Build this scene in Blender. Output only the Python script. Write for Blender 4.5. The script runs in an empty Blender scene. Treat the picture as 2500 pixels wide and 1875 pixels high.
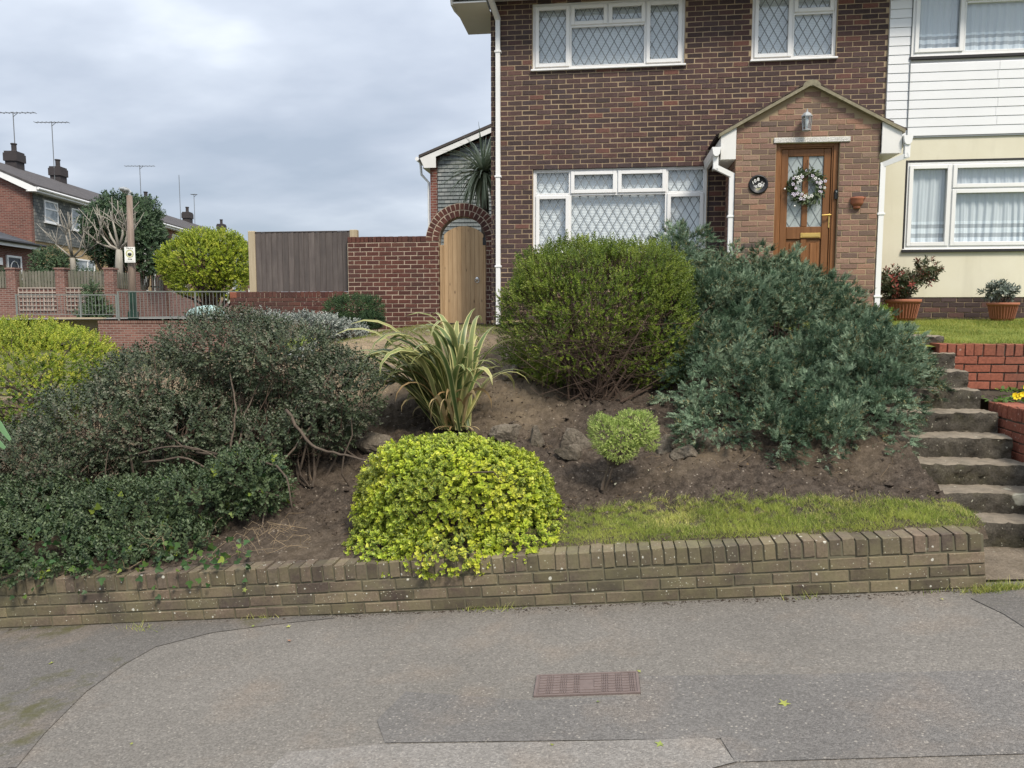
import bpy, math, random
import numpy as np
from mathutils import Vector, Matrix

# ------------------------------------------------------------------ camera, sky, sun, exposure
random.seed(11)
rng = np.random.default_rng(11)
SC = bpy.context.scene
COL = SC.collection
F = 1875.0                       # focal length in pixels of the 2500 px wide photograph
YAW, PIT, H = math.radians(7.2), math.radians(5.27), 1.87
cam = bpy.data.cameras.new('camera'); cam.sensor_width = 36; cam.lens = 36 * F / 2500
cam.clip_end = 2000; cam.clip_start = 0.05
camo = bpy.data.objects.new('camera', cam); COL.objects.link(camo)
camo.location = (0, 0, H); camo.rotation_euler = (math.pi / 2 - PIT, 0, YAW)
SC.camera = camo
SUN_EL, SUN_AZ = math.radians(52), math.radians(142)      # azimuth clockwise from +Y
world = bpy.data.worlds.new('World'); SC.world = world; world.use_nodes = True
sun = bpy.data.lights.new('sun', 'SUN'); sun.energy = 1.5; sun.angle = math.radians(14); sun.color = (1, .90, .77)
suno = bpy.data.objects.new('sun', sun); COL.objects.link(suno)
sd = Vector((math.sin(SUN_AZ) * math.cos(SUN_EL), math.cos(SUN_AZ) * math.cos(SUN_EL), math.sin(SUN_EL)))
suno.rotation_euler = sd.to_track_quat('Z', 'Y').to_euler(); suno.location = (6, -10, 20)
SC.view_settings.view_transform = 'Standard'; SC.view_settings.look = 'None'
SC.view_settings.exposure = 1.66; SC.view_settings.gamma = 1
SC.cycles.use_denoising = True
SC.cycles.max_bounces = 6; SC.cycles.diffuse_bounces = 3; SC.cycles.transparent_max_bounces = 12
SC.cycles.caustics_reflective = False; SC.cycles.caustics_refractive = False

# ------------------------------------------------------------------ node helper
class NT:
    def __init__(s, tree): s.t = tree; tree.nodes.clear()
    def __call__(s, typ, _p=None, **ins):
        n = s.t.nodes.new(typ)
        for k, v in (_p or {}).items(): setattr(n, k, v)
        for k, v in ins.items():
            key = int(k[1:]) if k[0] == 'i' and k[1:].isdigit() else k.replace('_', ' ')
            sk = n.inputs[key]
            if isinstance(v, bpy.types.NodeSocket): s.t.links.new(v, sk)
            elif isinstance(v, bpy.types.Node): s.t.links.new(v.outputs[0], sk)
            elif sk.type == 'RGBA' and len(v) == 3: sk.default_value = (*v, 1)
            else: sk.default_value = v
        return n
    def math(s, op, a, b=0.0, c=0.0, clamp=False):
        return s('ShaderNodeMath', {'operation': op, 'use_clamp': clamp}, i0=a, i1=b, i2=c).outputs[0]
    def mix(s, fac, a, b, typ='MIX'):
        n = s('ShaderNodeMix', {'data_type': 'RGBA', 'blend_type': typ, 'clamp_factor': True})
        for i, v in ((0, fac), (6, a), (7, b)):
            if isinstance(v, bpy.types.Node): v = v.outputs[0]
            if isinstance(v, bpy.types.NodeSocket): s.t.links.new(v, n.inputs[i])
            elif i and len(v) == 3: n.inputs[i].default_value = (*v, 1)
            else: n.inputs[i].default_value = v
        return n.outputs[2]
    def ramp(s, fac, stops, interp='LINEAR'):
        n = s('ShaderNodeValToRGB', Fac=fac); r = n.color_ramp; r.interpolation = interp
        while len(r.elements) < len(stops): r.elements.new(0.5)
        for e, (p, c) in zip(r.elements, stops):
            e.position = p; e.color = (c, c, c, 1) if isinstance(c, (int, float)) else (*c, 1)
        return n.outputs[0]
    def noise(s, vec, scale, detail=4, rough=.55, w=None):
        return s('ShaderNodeTexNoise', Vector=vec, Scale=scale, Detail=detail, Roughness=rough).outputs[0]
    def voro(s, vec, scale, feature='F1', rnd=1.0):
        return s('ShaderNodeTexVoronoi', {'feature': feature}, Vector=vec, Scale=scale, Randomness=rnd)
    def map(s, vec, loc=(0, 0, 0), scale=(1, 1, 1), rot=(0, 0, 0)):
        return s('ShaderNodeMapping', Vector=vec, Location=loc, Scale=scale, Rotation=rot).outputs[0]

# overcast sky: Nishita daylight seen through an almost closed layer of procedural cloud
n = NT(world.node_tree)
sky = n('ShaderNodeTexSky', {'sky_type': 'NISHITA', 'sun_disc': False, 'sun_elevation': SUN_EL, 'sun_rotation': SUN_AZ})
dirv = n('ShaderNodeTexCoord').outputs['Generated']
sep = n('ShaderNodeSeparateXYZ', Vector=dirv)
zz = n.math('MAXIMUM', sep.outputs[2], 0.03)
inv = n.math('DIVIDE', 1.0, n.math('ADD', zz, 0.22))
cl = n('ShaderNodeCombineXYZ', X=n.math('MULTIPLY', sep.outputs[0], inv), Y=n.math('MULTIPLY', sep.outputs[1], inv), Z=0.0).outputs[0]
cl = n.map(cl, loc=(6.6, 14.2, 0), rot=(0, 0, .5), scale=(1, 1.35, 1))
c1 = n.noise(cl, 1.5, 5, .48); c2 = n.noise(cl, .45, 2, .5)
dens = n.math('ADD', n.math('MULTIPLY', c1, .6), n.math('MULTIPLY', c2, .4))
grey = n.ramp(dens, [(.36, (.31, .355, .425)), (.45, (.385, .425, .495)), (.53, (.48, .52, .585)), (.63, (.68, .715, .765))])
elev = n.math('ADD', .84, n.math('ADD', n.math('MULTIPLY', zz, .25), n.math('MULTIPLY', n.math('MULTIPLY', zz, zz), .95)))
bright = n('ShaderNodeVectorMath', {'operation': 'SCALE'}, i0=grey, Scale=elev).outputs[0]
nis = n('ShaderNodeVectorMath', {'operation': 'SCALE'}, i0=sky, Scale=0.11).outputs[0]
out = n.mix(.9, nis, bright)
bg = n('ShaderNodeBackground', Color=out, Strength=0.52)
n('ShaderNodeOutputWorld', Surface=bg)

# ------------------------------------------------------------------ projection helpers (a pixel of the photo at a real distance)
cy_, sy_, cp_, sp_ = math.cos(YAW), math.sin(YAW), math.cos(PIT), math.sin(PIT)
FW = Vector((-sy_ * cp_, cy_ * cp_, -sp_)); RT = Vector((cy_, sy_, 0)); UP = Vector((-sy_ * sp_, cy_ * sp_, cp_))
CAM = Vector((0, 0, H))
def ray(px, py): return FW + RT * ((px - 1250) / F) + UP * ((937.5 - py) / F)
def at(px, py, Y):
    r = ray(px, py); return CAM + r * (Y / r.y)
def atd(px, py, D): return CAM + ray(px, py) * D
PS, PZ = 0.0914, 0.05            # the street climbs to the right
def zpave(x): return PS * x + PZ
def onpave(px, py, dz=0.0):
    r = ray(px, py); t = (PZ + dz - H) / (r.z - PS * r.x); return CAM + r * t
def proj(p):
    d = Vector(p) - CAM; w = d.dot(FW); return 1250 + F * d.dot(RT) / w, 937.5 - F * d.dot(UP) / w, w

# ------------------------------------------------------------------ object helpers
def setp(o, label=None, cat=None, group=None, kind=None):
    if label: o['label'] = label
    if cat: o['category'] = cat
    if group: o['group'] = group
    if kind: o['kind'] = kind
    return o
def thing(name, label, cat, loc=(0, 0, 0), group=None):
    o = bpy.data.objects.new(name, None); COL.objects.link(o); o.location = loc
    o.empty_display_size = .1
    return setp(o, label, cat, group)
def adopt(o, parent):
    if parent is not None:
        o.parent = parent
        if parent.type == 'EMPTY': o.matrix_parent_inverse = Matrix.Translation(-Vector(parent.location))
    return o
def addobj(name, me, parent=None, material=None):
    o = bpy.data.objects.new(name, me); COL.objects.link(o)
    if material is not None and not me.materials: me.materials.append(material)
    return adopt(o, parent)
def np_mesh(name, V, Fc, material=None, attrs=None, smooth=False):
    V = np.ascontiguousarray(V, dtype=np.float32); Fc = np.ascontiguousarray(Fc, dtype=np.int32)
    me = bpy.data.meshes.new(name)
    me.vertices.add(len(V)); me.vertices.foreach_set('co', V.ravel())
    m, k = Fc.shape
    me.loops.add(m * k); me.loops.foreach_set('vertex_index', Fc.ravel())
    me.polygons.add(m); me.polygons.foreach_set('loop_start', np.arange(m, dtype=np.int32) * k)
    me.polygons.foreach_set('use_smooth', np.full(m, bool(smooth)))
    for an, av in (attrs or {}).items():
        a = me.attributes.new(an, 'FLOAT', 'POINT'); a.data.foreach_set('value', np.asarray(av, dtype=np.float32))
    me.update(calc_edges=True)
    if material is not None: me.materials.append(material)
    return me

class MB:
    """collects shapes into one mesh"""
    def __init__(s): s.v = []; s.f = []
    def add(s, vs, fs):
        b = len(s.v); s.v += [tuple(v) for v in vs]; s.f += [tuple(i + b for i in f) for f in fs]; return s
    def box(s, x0, x1, y0, y1, z0, z1, M=None):
        vs = [Vector((x, y, z)) for x in (x0, x1) for y in (y0, y1) for z in (z0, z1)]
        if M is not None: vs = [M @ v for v in vs]
        return s.add(vs, [(0, 1, 3, 2), (4, 6, 7, 5), (0, 4, 5, 1), (2, 3, 7, 6), (0, 2, 6, 4), (1, 5, 7, 3)])
    def cbox(s, x0, x1, y0, y1, z0, z1, c=.006, M=None):
        """box with chamfered edges"""
        X = (x0, x1); Y = (y0, y1); Z = (z0, z1); vs = []; idx = {}
        for i in (0, 1):
            for j in (0, 1):
                for k in (0, 1):
                    sx, sy, sz = (c if i == 0 else -c), (c if j == 0 else -c), (c if k == 0 else -c)
                    for a, p in (('x', (X[i], Y[j] + sy, Z[k] + sz)), ('y', (X[i] + sx, Y[j], Z[k] + sz)), ('z', (X[i] + sx, Y[j] + sy, Z[k]))):
                        idx[i, j, k, a] = len(vs); vs.append(Vector(p))
        fs = []
        for i in (0, 1):
            q = [idx[i, 0, 0, 'x'], idx[i, 1, 0, 'x'], idx[i, 1, 1, 'x'], idx[i, 0, 1, 'x']]; fs.append(q if i else q[::-1])
            q = [idx[0, i, 0, 'y'], idx[0, i, 1, 'y'], idx[1, i, 1, 'y'], idx[1, i, 0, 'y']]; fs.append(q if i else q[::-1])
            q = [idx[0, 0, i, 'z'], idx[1, 0, i, 'z'], idx[1, 1, i, 'z'], idx[0, 1, i, 'z']]; fs.append(q if i else q[::-1])
        for a in (0, 1):
            for b in (0, 1):
                fs.append([idx[a, b, 0, 'x'], idx[a, b, 1, 'x'], idx[a, b, 1, 'y'], idx[a, b, 0, 'y']])
                fs.append([idx[a, 0, b, 'x'], idx[a, 1, b, 'x'], idx[a, 1, b, 'z'], idx[a, 0, b, 'z']])
                fs.append([idx[0, a, b, 'y'], idx[1, a, b, 'y'], idx[1, a, b, 'z'], idx[0, a, b, 'z']])
        for i in (0, 1):
            for j in (0, 1):
                for k in (0, 1): fs.append([idx[i, j, k, a] for a in 'xyz'])
        if M is not None: vs = [M @ v for v in vs]
        return s.add(vs, fs)
    def tube(s, pts, rad, n=6, cap=True):
        pts = [Vector(p) for p in pts]
        if not hasattr(rad, '__len__'): rad = [rad] * len(pts)
        b = len(s.v); ref = None
        for i, p in enumerate(pts):
            t = (pts[min(i + 1, len(pts) - 1)] - pts[max(i - 1, 0)]).normalized()
            if ref is None: ref = Vector((1, 0, 0)) if abs(t.x) < .8 else Vector((0, 1, 0))
            u = (ref - t * ref.dot(t)).normalized(); w = t.cross(u); ref = u
            for k in range(n):
                a = 2 * math.pi * k / n; s.v.append(tuple(p + (u * math.cos(a) + w * math.sin(a)) * rad[i]))
        for i in range(len(pts) - 1):
            for k in range(n):
                s.f.append((b + i * n + k, b + i * n + (k + 1) % n, b + (i + 1) * n + (k + 1) % n, b + (i + 1) * n + k))
        if cap:
            s.f.append(tuple(b + k for k in range(n))[::-1]); e = b + (len(pts) - 1) * n; s.f.append(tuple(e + k for k in range(n)))
        return s
    def lathe(s, prof, c, n=20, axis='z'):
        b = len(s.v); c = Vector(c)
        for r, h in prof:
            for k in range(n):
                a = 2 * math.pi * k / n
                p = Vector((r * math.cos(a), r * math.sin(a), h)) if axis == 'z' else Vector((r * math.cos(a), h, r * math.sin(a)))
                s.v.append(tuple(c + p))
        for i in range(len(prof) - 1):
            for k in range(n):
                s.f.append((b + i * n + k, b + i * n + (k + 1) % n, b + (i + 1) * n + (k + 1) % n, b + (i + 1) * n + k))
        s.f.append(tuple(b + k for k in range(n))[::-1]); e = b + (len(prof) - 1) * n; s.f.append(tuple(e + k for k in range(n)))
        return s
    def prism(s, poly, d):
        """closed polygon (list of 3D points) pushed along vector d"""
        m = len(poly); poly = [Vector(p) for p in poly]; d = Vector(d)
        return s.add(poly + [p + d for p in poly], [tuple(range(m))[::-1], tuple(range(m, 2 * m))] + [(i, (i + 1) % m, (i + 1) % m + m, i + m) for i in range(m)])
    def bar(s, a, b, w, h, upv=(0, 0, 1)):
        a, b = Vector(a), Vector(b); t = (b - a).normalized(); u = Vector(upv); sdx = t.cross(u).normalized(); u = sdx.cross(t)
        q = [sdx * i * w / 2 + u * j * h / 2 for i, j in ((-1, -1), (1, -1), (1, 1), (-1, 1))]
        return s.add([a + k for k in q] + [b + k for k in q], [(3, 2, 1, 0), (4, 5, 6, 7)] + [(i, (i + 1) % 4, (i + 1) % 4 + 4, i + 4) for i in range(4)])
    def mesh(s, name, material, smooth=False):
        me = bpy.data.meshes.new(name); me.from_pydata(s.v, [], s.f)
        if smooth: me.polygons.foreach_set('use_smooth', [True] * len(me.polygons))
        me.update(); me.materials.append(material); return me
    def build(s, name, material, parent=None, smooth=False):
        import bmesh
        me = s.mesh(name, material, smooth)
        bm = bmesh.new(); bm.from_mesh(me); bmesh.ops.recalc_face_normals(bm, faces=bm.faces); bm.to_mesh(me); bm.free()
        o = addobj(name, me, parent)
        if name in ('twigs', 'dead_twigs', 'dead_stems', 'branch', 'stem', 'blades'): o['kind'] = 'stuff'
        return o

def vnoise(P, seed=0):
    """smooth value noise, P (N,3) -> 0..1"""
    P = np.asarray(P, dtype=np.float64); i = np.floor(P).astype(np.int64); f = P - i; f = f * f * (3 - 2 * f); r = 0
    def h(a, b, c):
        x = (a * 374761393 + b * 668265263 + c * 2147483647 + seed * 144665) & 0xffffffff
        x = ((x ^ (x >> 13)) * 1274126177) & 0xffffffff; x = x ^ (x >> 16)
        return (x & 0xffff) / 65535.0
    for a in (0, 1):
        for b in (0, 1):
            for c in (0, 1):
                r = r + h(i[:, 0] + a, i[:, 1] + b, i[:, 2] + c) * np.where(a, f[:, 0], 1 - f[:, 0]) * np.where(b, f[:, 1], 1 - f[:, 1]) * np.where(c, f[:, 2], 1 - f[:, 2])
    return r
def fbm(P, oct=4, seed=0):
    s, a, t = 0, 1, 0
    for o in range(oct): s = s + a * vnoise(np.asarray(P) * 2 ** o, seed + o); t += a; a *= .5
    return s / t
# ------------------------------------------------------------------ materials
def newmat(name):
    m = bpy.data.materials.new(name); m.use_nodes = True; return m, NT(m.node_tree)
def finish(n, col, rough=.8, bump=None, bstr=.3, bdist=.01, metal=0.0, spec=.35, **kw):
    ins = dict(Base_Color=col, Roughness=rough, Metallic=metal); ins.update(kw)
    if bump is not None: ins['Normal'] = n('ShaderNodeBump', Height=bump, Strength=bstr, Distance=bdist)
    p = n('ShaderNodeBsdfPrincipled', **ins); p.inputs['Specular IOR Level'].default_value = spec
    n('ShaderNodeOutputMaterial', Surface=p)
def pos(n): return n('ShaderNodeNewGeometry').outputs['Position']
def plain(name, col, rough=.6, metal=0.0, vary=.12, scale=9, spec=.35, bump=.1):
    m, n = newmat(name); p = pos(n); v = n.noise(p, scale, 4)
    c = n.mix(n.math('MULTIPLY', v, 1.0), [x * (1 - vary) for x in col], [min(1, x * (1 + vary)) for x in col])
    c = n.mix(n.ramp(n.noise(p, scale * .3, 3), [(.5, 0.0), (.75, .35)]), c, [x * .72 for x in col])
    finish(n, c, rough, n.noise(p, scale * 12, 2), bump, .004, metal, spec); return m
def tonefac(n):
    r = n('ShaderNodeObjectInfo').outputs['Random']; a = n('ShaderNodeAttribute', {'attribute_name': 'tone'}).outputs['Fac']
    return n.math('FRACT', n.math('ADD', r, a))
def brickmat(name, stops, grime=(.5, .5, .5), gamt=.3, lichen=0.0, moss=None, gscale=1.2):
    m, n = newmat(name); p = pos(n); c = n.ramp(tonefac(n), stops)
    mott = n.noise(p, 55, 4, .65)
    c = n.mix(1.0, c, n.ramp(mott, [(.3, .72), (.7, 1.25)]), 'MULTIPLY')
    big = n.noise(p, gscale, 4, .6)
    c = n.mix(n.math('MULTIPLY', n.ramp(big, [(.42, 0.0), (.7, 1.0)]), gamt), c, grime)
    if moss:
        g = n.math('ADD', n.math('MULTIPLY', n.noise(p, 3.2, 5, .7), .55), n.math('MULTIPLY', n.noise(n.map(p, loc=(2.3, 0, 0)), .45, 2), .45)); c = n.mix(n.math('MULTIPLY', n.ramp(g, [(.42, 0.0), (.58, 1.0)]), moss[3]), c, moss[:3])
    if lichen:
        wob = n('ShaderNodeVectorMath', {'operation': 'ADD'}, i0=p, i1=n('ShaderNodeVectorMath', {'operation': 'SCALE'}, i0=n('ShaderNodeTexNoise', Vector=p, Scale=60.0).outputs[1], Scale=.012).outputs[0]).outputs[0]
        v = n.voro(wob, 26.0); sz = n.math('MULTIPLY', n.math('POWER', n('ShaderNodeSeparateColor', Color=v.outputs['Color']).outputs[0], 3.6), .27)
        reg = n.ramp(n.noise(p, 1.4, 2), [(.4, .3), (.6, 1.15)])
        spot = n.ramp(n.math('SUBTRACT', n.math('MULTIPLY', sz, reg), v.outputs['Distance']), [(.0, 0.0), (.03, 1.0)])
        c = n.mix(n.math('MULTIPLY', spot, lichen), c, (.62, .62, .54))
        v2 = n.voro(wob, 70.0); sp2 = n.ramp(n.math('SUBTRACT', n.math('MULTIPLY', n.math('POWER', n('ShaderNodeSeparateColor', Color=v2.outputs['Color']).outputs[1], 5.0), .3), v2.outputs['Distance']), [(.0, 0.0), (.04, 1.0)])
        c = n.mix(n.math('MULTIPLY', sp2, lichen * .8), c, (.5, .5, .38))
    finish(n, c, .9, n.noise(p, 130, 4, .7), .5, .004, spec=.2); return m

M = {}
M['brick_house'] = brickmat('dark_brown_brick', [(0, (.048, .034, .034)), (.3, (.066, .045, .043)), (.6, (.086, .050, .046)), (.8, (.062, .046, .048)), (.93, (.10, .056, .049)), (1, (.15, .07, .055))], (.12, .10, .095), .16)
M['brick_porch'] = brickmat('mixed_pink_brick', [(0, (.12, .09, .078)), (.2, (.18, .115, .092)), (.45, (.245, .15, .115)), (.65, (.20, .125, .105)), (.82, (.295, .17, .12)), (.94, (.24, .17, .135)), (1, (.10, .076, .068))], (.22, .15, .10), .3)
M['brick_side'] = brickmat('red_brown_brick', [(0, (.07, .032, .027)), (.4, (.098, .04, .032)), (.75, (.115, .05, .038)), (1, (.085, .038, .034))], (.055, .05, .045), .3, lichen=.3)
M['brick_low'] = brickmat('weathered_garden_brick', [(0, (.065, .05, .042)), (.2, (.13, .10, .075)), (.4, (.19, .145, .105)), (.6, (.105, .088, .068)), (.85, (.175, .135, .098)), (1, (.055, .046, .042))], (.05, .044, .038), .6, lichen=.75, moss=(.19, .18, .09, .52), gscale=3.5)
M['brick_red'] = brickmat('orange_red_brick', [(0, (.22, .078, .048)), (.5, (.27, .095, .06)), (1, (.18, .068, .046))], (.13, .08, .06), .45, lichen=.25)
M['mortar_sand'] = plain('sandy_mortar', (.34, .265, .175), .95, vary=.2, scale=5, spec=.1)
M['mortar_pale'] = plain('pale_mortar', (.42, .35, .27), .95, vary=.2, scale=5, spec=.1)
M['mortar_low'] = plain('mossy_mortar', (.135, .125, .085), .95, vary=.35, scale=6, spec=.1)
M['mortar_dark'] = plain('dark_mortar', (.12, .10, .078), .95, vary=.35, scale=6, spec=.1)
M['white'] = plain('white_plastic', (.74, .75, .75), .35, vary=.03, scale=3, spec=.45, bump=.02)
M['whitewood'] = plain('white_paint', (.68, .68, .66), .5, vary=.06, scale=5)
M['clad'] = plain('white_cladding', (.68, .70, .72), .4, vary=.09, scale=1.6)
M['lead'] = plain('lead_strip', (.17, .19, .20), .6, vary=.05)
M['dark_seal'] = plain('dark_recess', (.02, .02, .022), .7)
M['room'] = plain('dim_room', (.10, .105, .11), .95, vary=.2, scale=1)
M['blind'] = plain('white_blind', (.86, .89, .90), .7, vary=.04)
M['brass'] = plain('polished_brass', (.72, .50, .16), .3, metal=.85, vary=.05)
M['steel'] = plain('galvanised_metal', (.20, .22, .205), .5, metal=.3)
M['chrome'] = plain('bright_steel', (.65, .66, .66), .2, metal=.9, vary=.03)
M['black'] = plain('black_plastic', (.016, .017, .019), .4, vary=.1)
M['iron'] = plain('rusty_iron', (.16, .125, .115), .75, metal=.2, vary=.25, scale=20)
M['darkgreen'] = plain('dark_green_paint', (.016, .045, .032), .5)
M['terracotta'] = plain('terracotta', (.30, .115, .065), .85, vary=.15, scale=14)
M['soot'] = plain('dark_chimney', (.045, .04, .042), .9, vary=.3)
M['slate'] = plain('grey_slate', (.17, .18, .18), .6, vary=.2)
M['aerial'] = plain('aerial_metal', (.16, .17, .18), .5, metal=.3)
M['bag'] = plain('pale_teal_plastic', (.28, .40, .385), .45, vary=.2, scale=6)
M['lamp_glass'] = plain('frosted_lamp_glass', (.45, .47, .46), .25, vary=.05)
M['grey_lamp'] = plain('grey_lamp_metal', (.30, .32, .33), .5)
M['verge'] = plain('lichen_verge_mortar', (.22, .20, .14), .95, vary=.5, scale=22)
M['sign_white'] = plain('sign_white', (.78, .79, .76), .4, vary=.03)
M['sign_yellow'] = plain('sign_yellow', (.72, .72, .38), .4, vary=.03)
M['sign_black'] = plain('sign_print', (.03, .032, .03), .5)
M['plaque_white'] = plain('plaque_white', (.75, .75, .73), .5, vary=.03)
M['petal'] = plain('pale_lilac_petal', (.62, .56, .68), .7, vary=.25, scale=30)
M['yellow_petal'] = plain('yellow_petal', (.80, .60, .02), .6)
M['pink_tip'] = plain('red_leaf_tip', (.26, .045, .045), .6)

def glassmat():
    m, n = newmat('window_glass')
    fr = n.math('ADD', .12, n.math('MULTIPLY', n.math('POWER', n('ShaderNodeLayerWeight', Blend=.5).outputs['Facing'], 5.0), .85), clamp=True)
    tr = n('ShaderNodeBsdfTransparent', Color=(.93, .96, .97)); gl = n('ShaderNodeBsdfGlossy', Color=(.92, .96, 1.0), Roughness=.025)
    n('ShaderNodeOutputMaterial', Surface=n('ShaderNodeMixShader', Fac=fr, i1=tr.outputs[0], i2=gl.outputs[0])); return m
M['glass'] = glassmat()
def curtainmat():
    m, n = newmat('striped_net_curtain'); g = n('ShaderNodeTexCoord').outputs['Generated']
    z = n('ShaderNodeSeparateXYZ', Vector=g).outputs[2]
    band = n.ramp(z, [(0, 1.0), (.125, .55), (.175, 1.0), (.235, .55), (.285, 1.0), (.32, .80)], 'CONSTANT')
    c = n.mix(1.0, n.mix(n.noise(n.map(g, scale=(14, 1, .4)), 3), (.72, .80, .86), (.93, .96, .98)), band, 'MULTIPLY')
    d = n('ShaderNodeBsdfDiffuse', Color=c); t = n('ShaderNodeBsdfTranslucent', Color=c)
    n('ShaderNodeOutputMaterial', Surface=n('ShaderNodeMixShader', Fac=.10, i1=d.outputs[0], i2=t.outputs[0])); return m
M['curtain'] = curtainmat()
def frosted():
    m, n = newmat('frosted_door_glass'); p = pos(n)
    c = n.mix(n.noise(p, 14, 4), (.27, .31, .31), (.40, .45, .45)); finish(n, c, .22, n.noise(p, 60, 3), .25, .004, spec=.6); return m
M['frosted'] = frosted()
def woodmat(name, c1, c2, scale=1.0, knots=0.0, axis='z', rough=.6, grime=None):
    m, n = newmat(name); p = pos(n)
    jit = n('ShaderNodeVectorMath', {'operation': 'SCALE'}, i0=n('ShaderNodeCombineXYZ', X=n('ShaderNodeObjectInfo').outputs['Random'], Y=n('ShaderNodeObjectInfo').outputs['Random'], Z=0.0).outputs[0], Scale=17.0).outputs[0]
    p = n('ShaderNodeVectorMath', {'operation': 'ADD'}, i0=p, i1=jit).outputs[0]
    st = (26 * scale, 26 * scale, 2.2 * scale) if axis == 'z' else (2.2 * scale, 26 * scale, 26 * scale)
    g = n.noise(n.map(p, scale=st), 1.0, 6, .65)
    c = n.mix(n.ramp(g, [(.3, 0.0), (.7, 1.0)]), c1, c2)
    tone = n.math('ADD', .82, n.math('MULTIPLY', n('ShaderNodeObjectInfo').outputs['Random'], .36))
    c = n.mix(1.0, c, n('ShaderNodeCombineXYZ', X=tone, Y=tone, Z=tone).outputs[0], 'MULTIPLY')
    if knots:
        v = n.voro(n.map(p, scale=(9, 9, 3.4)), 1.0); k = n.ramp(v.outputs['Distance'], [(.05, 1.0), (.13, 0.0)])
        c = n.mix(n.math('MULTIPLY', k, knots), c, [x * .3 for x in c1])
    if grime: c = n.mix(n.math('MULTIPLY', n.ramp(n.noise(p, 2.2, 4, .6), [(.45, 0.0), (.72, 1.0)]), .6), c, grime)
    finish(n, c, rough, g, .25, .004, spec=.25); return m
M['oak'] = woodmat('golden_oak', (.15, .066, .025), (.235, .11, .046), 1.0, rough=.38)
M['gate'] = woodmat('new_pine_gate', (.36, .235, .125), (.50, .35, .20), .8, knots=.85)
M['fence'] = woodmat('silvered_fence_board', (.078, .066, .062), (.135, .117, .108), .9, grime=(.07, .062, .06))
M['post'] = woodmat('pale_timber_post', (.33, .27, .18), (.43, .37, .26), .8)
M['pale'] = woodmat('weathered_pale', (.11, .105, .085), (.19, .18, .145), .9, grime=(.09, .10, .06))
M['trellis'] = woodmat('bleached_trellis', (.30, .255, .215), (.40, .345, .30), .9)
M['pole'] = woodmat('timber_pole', (.13, .10, .08), (.21, .165, .135), .6)
M['bark'] = woodmat('grey_brown_bark', (.055, .042, .032), (.12, .095, .072), 1.4, rough=.9)
M['bark_dark'] = woodmat('red_brown_bark', (.032, .022, .016), (.075, .05, .036), 1.6, rough=.9)
M['bark_pale'] = woodmat('pale_bark', (.21, .195, .165), (.33, .31, .27), 1.0, rough=.9)

def leafmat(name, stops, rough=.5, trans=.3, edge=None, spec=.3):
    m, n = newmat(name); c = n.ramp(tonefac(n), stops)
    c = n.mix(1.0, c, n.ramp(n.noise(pos(n), 2.6, 3), [(.3, .8), (.7, 1.2)]), 'MULTIPLY')
    if edge is not None:
        e = n('ShaderNodeAttribute', {'attribute_name': 'edge'}).outputs['Fac']
        amt = n.ramp(e, [(edge[3], 0.0), (min(1, edge[3] + .35), 1.0)]); c = n.mix(n.math('MULTIPLY', amt, edge[4]), c, edge[:3])
    p = n('ShaderNodeBsdfPrincipled', Base_Color=c, Roughness=rough); p.inputs['Specular IOR Level'].default_value = spec
    t = n('ShaderNodeBsdfTranslucent', Color=c)
    n('ShaderNodeOutputMaterial', Surface=n('ShaderNodeMixShader', Fac=trans, i1=p.outputs[0], i2=t.outputs[0])); return m
L = {}
L['euonymus'] = leafmat('variegated_leaf', [(0, (.03, .085, .035)), (.18, (.05, .13, .03)), (.34, (.13, .24, .025)), (.58, (.27, .40, .03)), (.82, (.43, .51, .03)), (1, (.62, .62, .12))], .4, .3, edge=(.64, .64, .10, .3, .6))
L['euonymus_green'] = leafmat('reverted_green_leaf', [(0, (.025, .07, .03)), (1, (.07, .15, .04))], .4, .25)
L['dark'] = leafmat('dull_dark_leaf', [(0, (.038, .056, .03)), (.4, (.075, .10, .055)), (.7, (.115, .138, .082)), (.9, (.17, .175, .125)), (.97, (.12, .10, .07)), (1, (.15, .105, .075))], .45, .2)
L['dark2'] = leafmat('glossy_dark_leaf', [(0, (.032, .056, .026)), (.5, (.068, .10, .046)), (1, (.115, .155, .075))], .42, .2)
L['ivy'] = leafmat('ivy_leaf', [(0, (.025, .06, .02)), (.5, (.05, .11, .03)), (.8, (.11, .18, .035)), (1, (.24, .30, .05))], .4, .25)
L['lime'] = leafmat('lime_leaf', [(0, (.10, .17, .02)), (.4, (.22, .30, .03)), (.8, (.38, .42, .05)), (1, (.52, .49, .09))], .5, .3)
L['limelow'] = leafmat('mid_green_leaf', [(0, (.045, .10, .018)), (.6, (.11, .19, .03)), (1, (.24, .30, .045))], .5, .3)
L['privet'] = leafmat('fresh_green_leaf', [(0, (.05, .085, .014)), (.35, (.11, .165, .02)), (.7, (.19, .25, .035)), (1, (.31, .35, .07))], .42, .35)
L['juniper'] = leafmat('blue_green_needle', [(0, (.050, .088, .050)), (.4, (.108, .170, .104)), (.75, (.185, .265, .170)), (.965, (.29, .375, .255)), (.98, (.27, .22, .08)), (1, (.24, .15, .07))], .65, .15, spec=.15)
L['hebe'] = leafmat('pale_green_leaf', [(0, (.19, .28, .06)), (.5, (.36, .46, .12)), (1, (.54, .61, .23))], .5, .3)
L['conifer'] = leafmat('deep_green_needle', [(0, (.022, .05, .022)), (.6, (.05, .095, .04)), (1, (.10, .16, .06))], .6, .1)
L['silver'] = leafmat('silver_leaf', [(0, (.10, .13, .11)), (.5, (.20, .23, .20)), (1, (.42, .44, .41))], .7, .15)
L['tree_dark'] = leafmat('dark_tree_leaf', [(0, (.035, .065, .035)), (.6, (.072, .12, .06)), (1, (.125, .185, .095))], .5, .2)
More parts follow.
